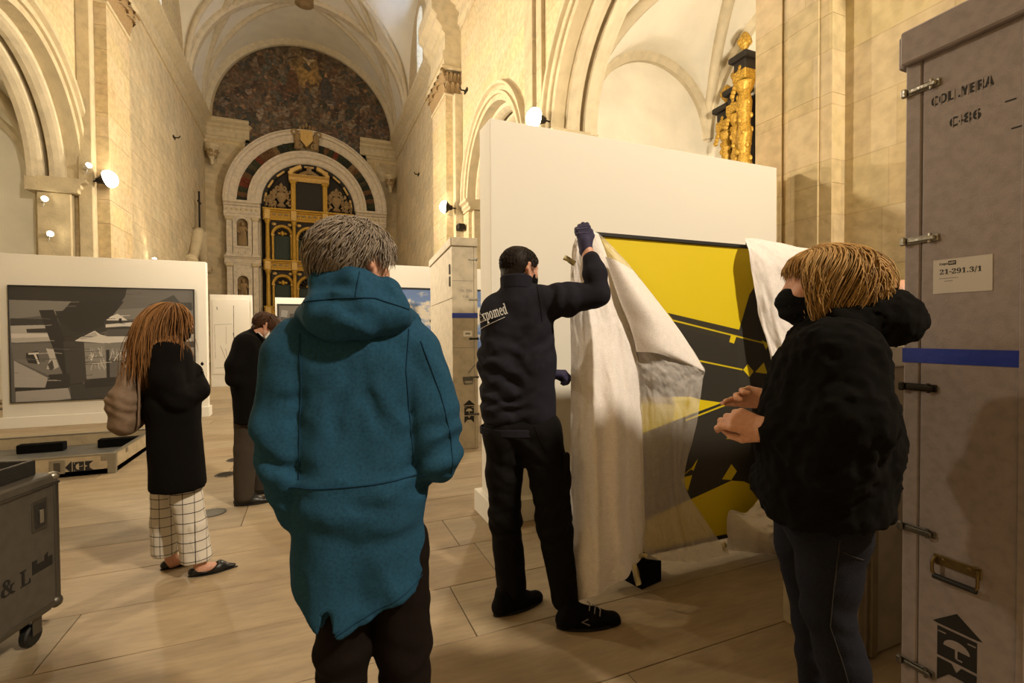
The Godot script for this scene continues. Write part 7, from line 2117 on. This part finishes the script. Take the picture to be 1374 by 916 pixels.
	strands(p, "hair_red", h, 2600, Vector2(0.30, 0.42), 0.0024, 51,
		func(d): return d.z < 0.28 and d.y > -0.25 and not (d.y < 0.0 and d.z > -0.1),
		func(d, r): return Vector3(d.x * 0.4 + signf(d.x) * 0.2, -0.8, -0.15 + r.randf_range(-0.3, 0.2)), 0.09, 0.012, 0.40, 0.25, 13, [[Vector3(-0.06, 1.33, 0.10), 0.088], [Vector3(-0.06, 1.33, -0.10), 0.088], [Vector3(-0.045, 1.27, 0.03), 0.112]])
	strands(p, "hair_red", h, 420, Vector2(0.10, 0.18), 0.0024, 53,
		func(d): return d.z > 0.2 and d.z < 0.7 and d.y > 0.5,
		func(d, r): return Vector3(d.x * 1.3 + signf(d.x) * 0.4, -0.4, 0.6), 0.2, 0.016, 0.4, 0.0, 9)
	strands(p, "hair_red", h, 1000, Vector2(0.40, 0.52), 0.0024, 57,
		func(d): return d.z < -0.1 and d.y > -0.2 and d.y < 0.7,
		func(d, r): return Vector3(d.x * 0.3, -0.9, -0.05 + r.randf_range(-0.1, 0.1)), 0.10, 0.013, 0.40, 0.25, 13, [[Vector3(-0.06, 1.33, 0.10), 0.088], [Vector3(-0.06, 1.33, -0.10), 0.088], [Vector3(-0.045, 1.25, 0.03), 0.125]])
	# quilted shoulder bag
	var g := thing("shoulder_bag", "taupe quilted bag slung on the back of the auburn haired person", "bag", Vector3(-0.725, 0, -3.407), 12.02)
	var bf := Field.new()
	bf.chain([Vector3(-0.235, 1.20, 0.05), Vector3(-0.255, 1.06, 0.06), Vector3(-0.255, 0.935, 0.06)], [0.040, 0.072, 0.075], 0.05)
	bf.chain([Vector3(-0.225, 1.18, -0.03), Vector3(-0.235, 1.06, -0.06), Vector3(-0.235, 0.93, -0.06)], [0.045, 0.068, 0.070], 0.05)
	bf.rough(38, 9.0, 0.006, Vector3(1, 1, 1), 2)
	bf.folds = [[Vector3(-0.25, 1.05, 0.1), 0.22, Vector3(30, 95, 0), 0.004], [Vector3(-0.25, 1.05, 0.1), 0.2, Vector3(70, -20, 0), 0.003]]
	garment(g, "bag_body", bf, M.bag, 0.009)
	part("bag_strap", Geo.new().tube([Vector3(-0.23, 1.18, 0.10), Vector3(-0.19, 1.30, 0.11), Vector3(-0.10, 1.395, 0.11), Vector3(-0.02, 1.37, 0.12), Vector3(0.02, 1.25, 0.14)], 0.014, 6, 0.4), M.bag, g)
	part("bag_piping", Geo.new().tube([Vector3(-0.19, 1.20, 0.09), Vector3(-0.185, 1.08, 0.125), Vector3(-0.19, 0.92, 0.13)], 0.006, 5), M.bag, g)

func man_in_overcoat():
	var p := person("person in a black overcoat and white mask bending forward", Vector3(-0.488, 0, -4.694), 5.94)
	var h := head_frame(Vector3(0.125, 1.480, 0.0), Vector3(0.80, -0.50, -0.10), 0.0)
	var b := Field.new()
	b.chain([Vector3(0.08, 1.43, 0), Vector3(-0.02, 1.30, 0), Vector3(-0.01, 0.9, 0)], [0.05, 0.12, 0.12], 0.05)
	b.chain([Vector3(-0.04, 1.33, 0.17), Vector3(-0.13, 1.06, 0.18), Vector3(0.05, 0.98, 0.12)], [0.045, 0.036, 0.028], 0.04)
	b.chain([Vector3(0.0, 1.33, -0.17), Vector3(-0.02, 1.06, -0.19), Vector3(0.12, 1.0, -0.10)], [0.045, 0.036, 0.028], 0.04)
	b.chain([Vector3(-0.02, 0.88, 0.08), Vector3(-0.05, 0.48, 0.10), Vector3(-0.07, 0.06, 0.12)], [0.07, 0.05, 0.034], 0.04)
	b.chain([Vector3(0.03, 0.88, -0.08), Vector3(0.07, 0.48, -0.10), Vector3(0.075, 0.06, -0.12)], [0.07, 0.05, 0.034], 0.04)
	body(p, b, h, [], 0.0075)
	eyes(p, h)
	brows(p, h, M.hair_brown)
	var mk := Node3D.new(); mk.name = "face_mask"; p.add_child(mk, true)
	face_mask(mk, h, M.mask_white, 0.008)
	part("shirt_collar", Geo.new().lathe([Vector2(0.068, -0.045), Vector2(0.064, 0.02), Vector2(0.058, 0.022), Vector2(0.058, -0.04)], 20, Transform3D(Basis(Vector3(0, 0, 1), -0.6), Vector3(0.070, 1.420, 0.0))), M.shirt, p)
	part("tie", Geo.new().tube([Vector3(0.135, 1.40, 0.0), Vector3(0.15, 1.33, 0.0), Vector3(0.13, 1.2, 0.0)], [0.02, 0.028, 0.03], 6, 0.4), M.navy_fleece, p)
	var c := Field.new()
	c.bone(Vector3(-0.01, 1.345, -0.13), Vector3(-0.03, 1.345, 0.13), 0.085, 0.085, 0.05)
	c.bone(Vector3(0.0, 1.36, 0), Vector3(0.04, 1.41, 0), 0.09, 0.065, 0.05)
	for s in [-1.0, 1.0]:
		c.chain([Vector3(-0.01, 1.27, s * 0.08), Vector3(-0.005, 1.0, s * 0.085), Vector3(0.02, 0.70, s * 0.095)], [0.128, 0.132, 0.150], 0.05)
	c.chain([Vector3(-0.035, 1.335, 0.16), Vector3(-0.105, 1.17, 0.20), Vector3(-0.115, 1.06, 0.195)], [0.085, 0.074, 0.066], 0.03)
	c.chain([Vector3(-0.115, 1.06, 0.195), Vector3(0.05, 0.98, 0.14)], [0.062, 0.05], 0.025)
	c.chain([Vector3(0.0, 1.335, -0.16), Vector3(0.0, 1.08, -0.20), Vector3(0.12, 1.0, -0.10)], [0.085, 0.07, 0.05], 0.03)
	c.cut.append([Vector3(0, -1, 0), -0.675])
	c.rough(45, 6.0, 0.006, Vector3(1, 0.6, 1), 3)
	garment(p, "overcoat", c, M.black_wool, 0.013)
	for s in [-1.0, 1.0]: part("coat_lapel", Geo.new().tube([Vector3(0.055, 1.43, s * 0.07), Vector3(0.115, 1.36, s * 0.06), Vector3(0.135, 1.2, s * 0.03)], [0.02, 0.03, 0.02], 6, 0.4, Vector3(1, 0, 0)), M.black_wool, p)
	var t := Field.new()
	t.bone(Vector3(0.0, 0.80, -0.05), Vector3(0.0, 0.80, 0.05), 0.11, 0.11, 0.05)
	t.chain([Vector3(-0.02, 0.75, 0.08), Vector3(-0.045, 0.46, 0.10), Vector3(-0.062, 0.075, 0.12)], [0.105, 0.088, 0.076], 0.02)
	t.chain([Vector3(0.04, 0.75, -0.08), Vector3(0.075, 0.46, -0.10), Vector3(0.08, 0.075, -0.12)], [0.105, 0.085, 0.074], 0.02)
	t.rough(46, 7.0, 0.008, Vector3(1, 0.7, 1), 2)
	t.cut.append([Vector3(0, -1, 0), -0.04])
	garment(p, "flannel_trousers", t, M.grey_flannel, 0.011)
	shoe(p, "leather_shoe", Vector3(-0.135, 0, 0.12), Vector3(0.135, 0, 0.15), M.shoe_black, 0.046, 0.06)
	shoe(p, "leather_shoe", Vector3(0.01, 0, -0.12), Vector3(0.27, 0, -0.14), M.shoe_black, 0.046, 0.06)
	scalp(p, "hair_brown", h)
	strands(p, "hair_brown", h, 1100, Vector2(0.05, 0.085), 0.0046, 61,
		func(d): return d.z < 0.5 + 0.5 * d.y and d.y > -0.5 + 0.3 * maxf(0.0, d.z) and not (absf(d.x) > 0.78 and d.y < 0.0 and d.z > -0.3),
		func(d, r): return Vector3(d.x * 0.4 + r.randf_range(-0.3, 0.3), -0.5, 0.5 * signf(d.z + 0.2) + r.randf_range(-0.3, 0.3)), 0.2, 0.014, 0.35, 0.0, 6)

func bald_man():
	var p := person("bald person in dark jacket mostly hidden by the grey crate", Vector3(3.365, 0, -1.853), -61.16)
	var h := head_frame(Vector3(0.0, 1.620, 0.0), Vector3(-0.35, -0.02, 0.93), 0.0)
	var b := Field.new()
	b.chain([Vector3(0, 1.52, -0.02), Vector3(0, 1.36, -0.01), Vector3(0, 0.95, 0)], [0.05, 0.13, 0.12], 0.05)
	for s in [-1.0, 1.0]:
		b.chain([Vector3(s * 0.17, 1.40, 0), Vector3(s * 0.22, 1.12, 0), Vector3(s * 0.20, 0.88, 0.06)], [0.045, 0.036, 0.028], 0.04)
		b.chain([Vector3(s * 0.08, 0.9, 0), Vector3(s * 0.09, 0.48, 0), Vector3(s * 0.09, 0.06, 0)], [0.07, 0.05, 0.034], 0.04)
	var hs := []
	for s in [-1.0, 1.0]:
		var f := Field.new()
		hand_field(f, Vector3(s * 0.20, 0.86, 0.065), Vector3(0, -1, 0.15), Vector3(s, 0, 0), s > 0, [0.3, 0.35, 0.4, 0.45], [0.3, -0.3, 0.2])
		hs.append(f)
	body(p, b, h, hs, 0.006)
	eyes(p, h)
	brows(p, h, M.hair_grey)
	var j := Field.new()
	for s in [-1.0, 1.0]:
		j.chain([Vector3(s * 0.08, 1.36, 0), Vector3(s * 0.075, 0.84, 0)], [0.12, 0.125], 0.06)
		j.chain([Vector3(s * 0.17, 1.40, 0), Vector3(s * 0.225, 1.12, 0), Vector3(s * 0.205, 0.89, 0.06)], [0.08, 0.066, 0.05], 0.03)
	j.bone(Vector3(-0.14, 1.42, 0), Vector3(0.14, 1.42, 0), 0.075, 0.075, 0.05)
	j.bone(Vector3(0, 1.44, -0.01), Vector3(0, 1.50, -0.015), 0.085, 0.07, 0.04)
	j.rough(55, 7.0, 0.006)
	garment(p, "jacket", j, M.black_wool, 0.014)
	var t := Field.new()
	t.bone(Vector3(-0.06, 0.86, 0), Vector3(0.06, 0.86, 0), 0.11, 0.11, 0.05)
	for s in [-1.0, 1.0]: t.chain([Vector3(s * 0.08, 0.84, 0), Vector3(s * 0.095, 0.48, 0.01), Vector3(s * 0.10, 0.07, 0)], [0.10, 0.08, 0.068], 0.02)
	t.rough(56, 7.0, 0.006)
	garment(p, "trousers", t, M.black_twill, 0.014)
	for s in [-1.0, 1.0]: shoe(p, "shoe", Vector3(s * 0.10, 0, -0.08), Vector3(s * 0.13, 0, 0.19), M.shoe_black, 0.046, 0.06)
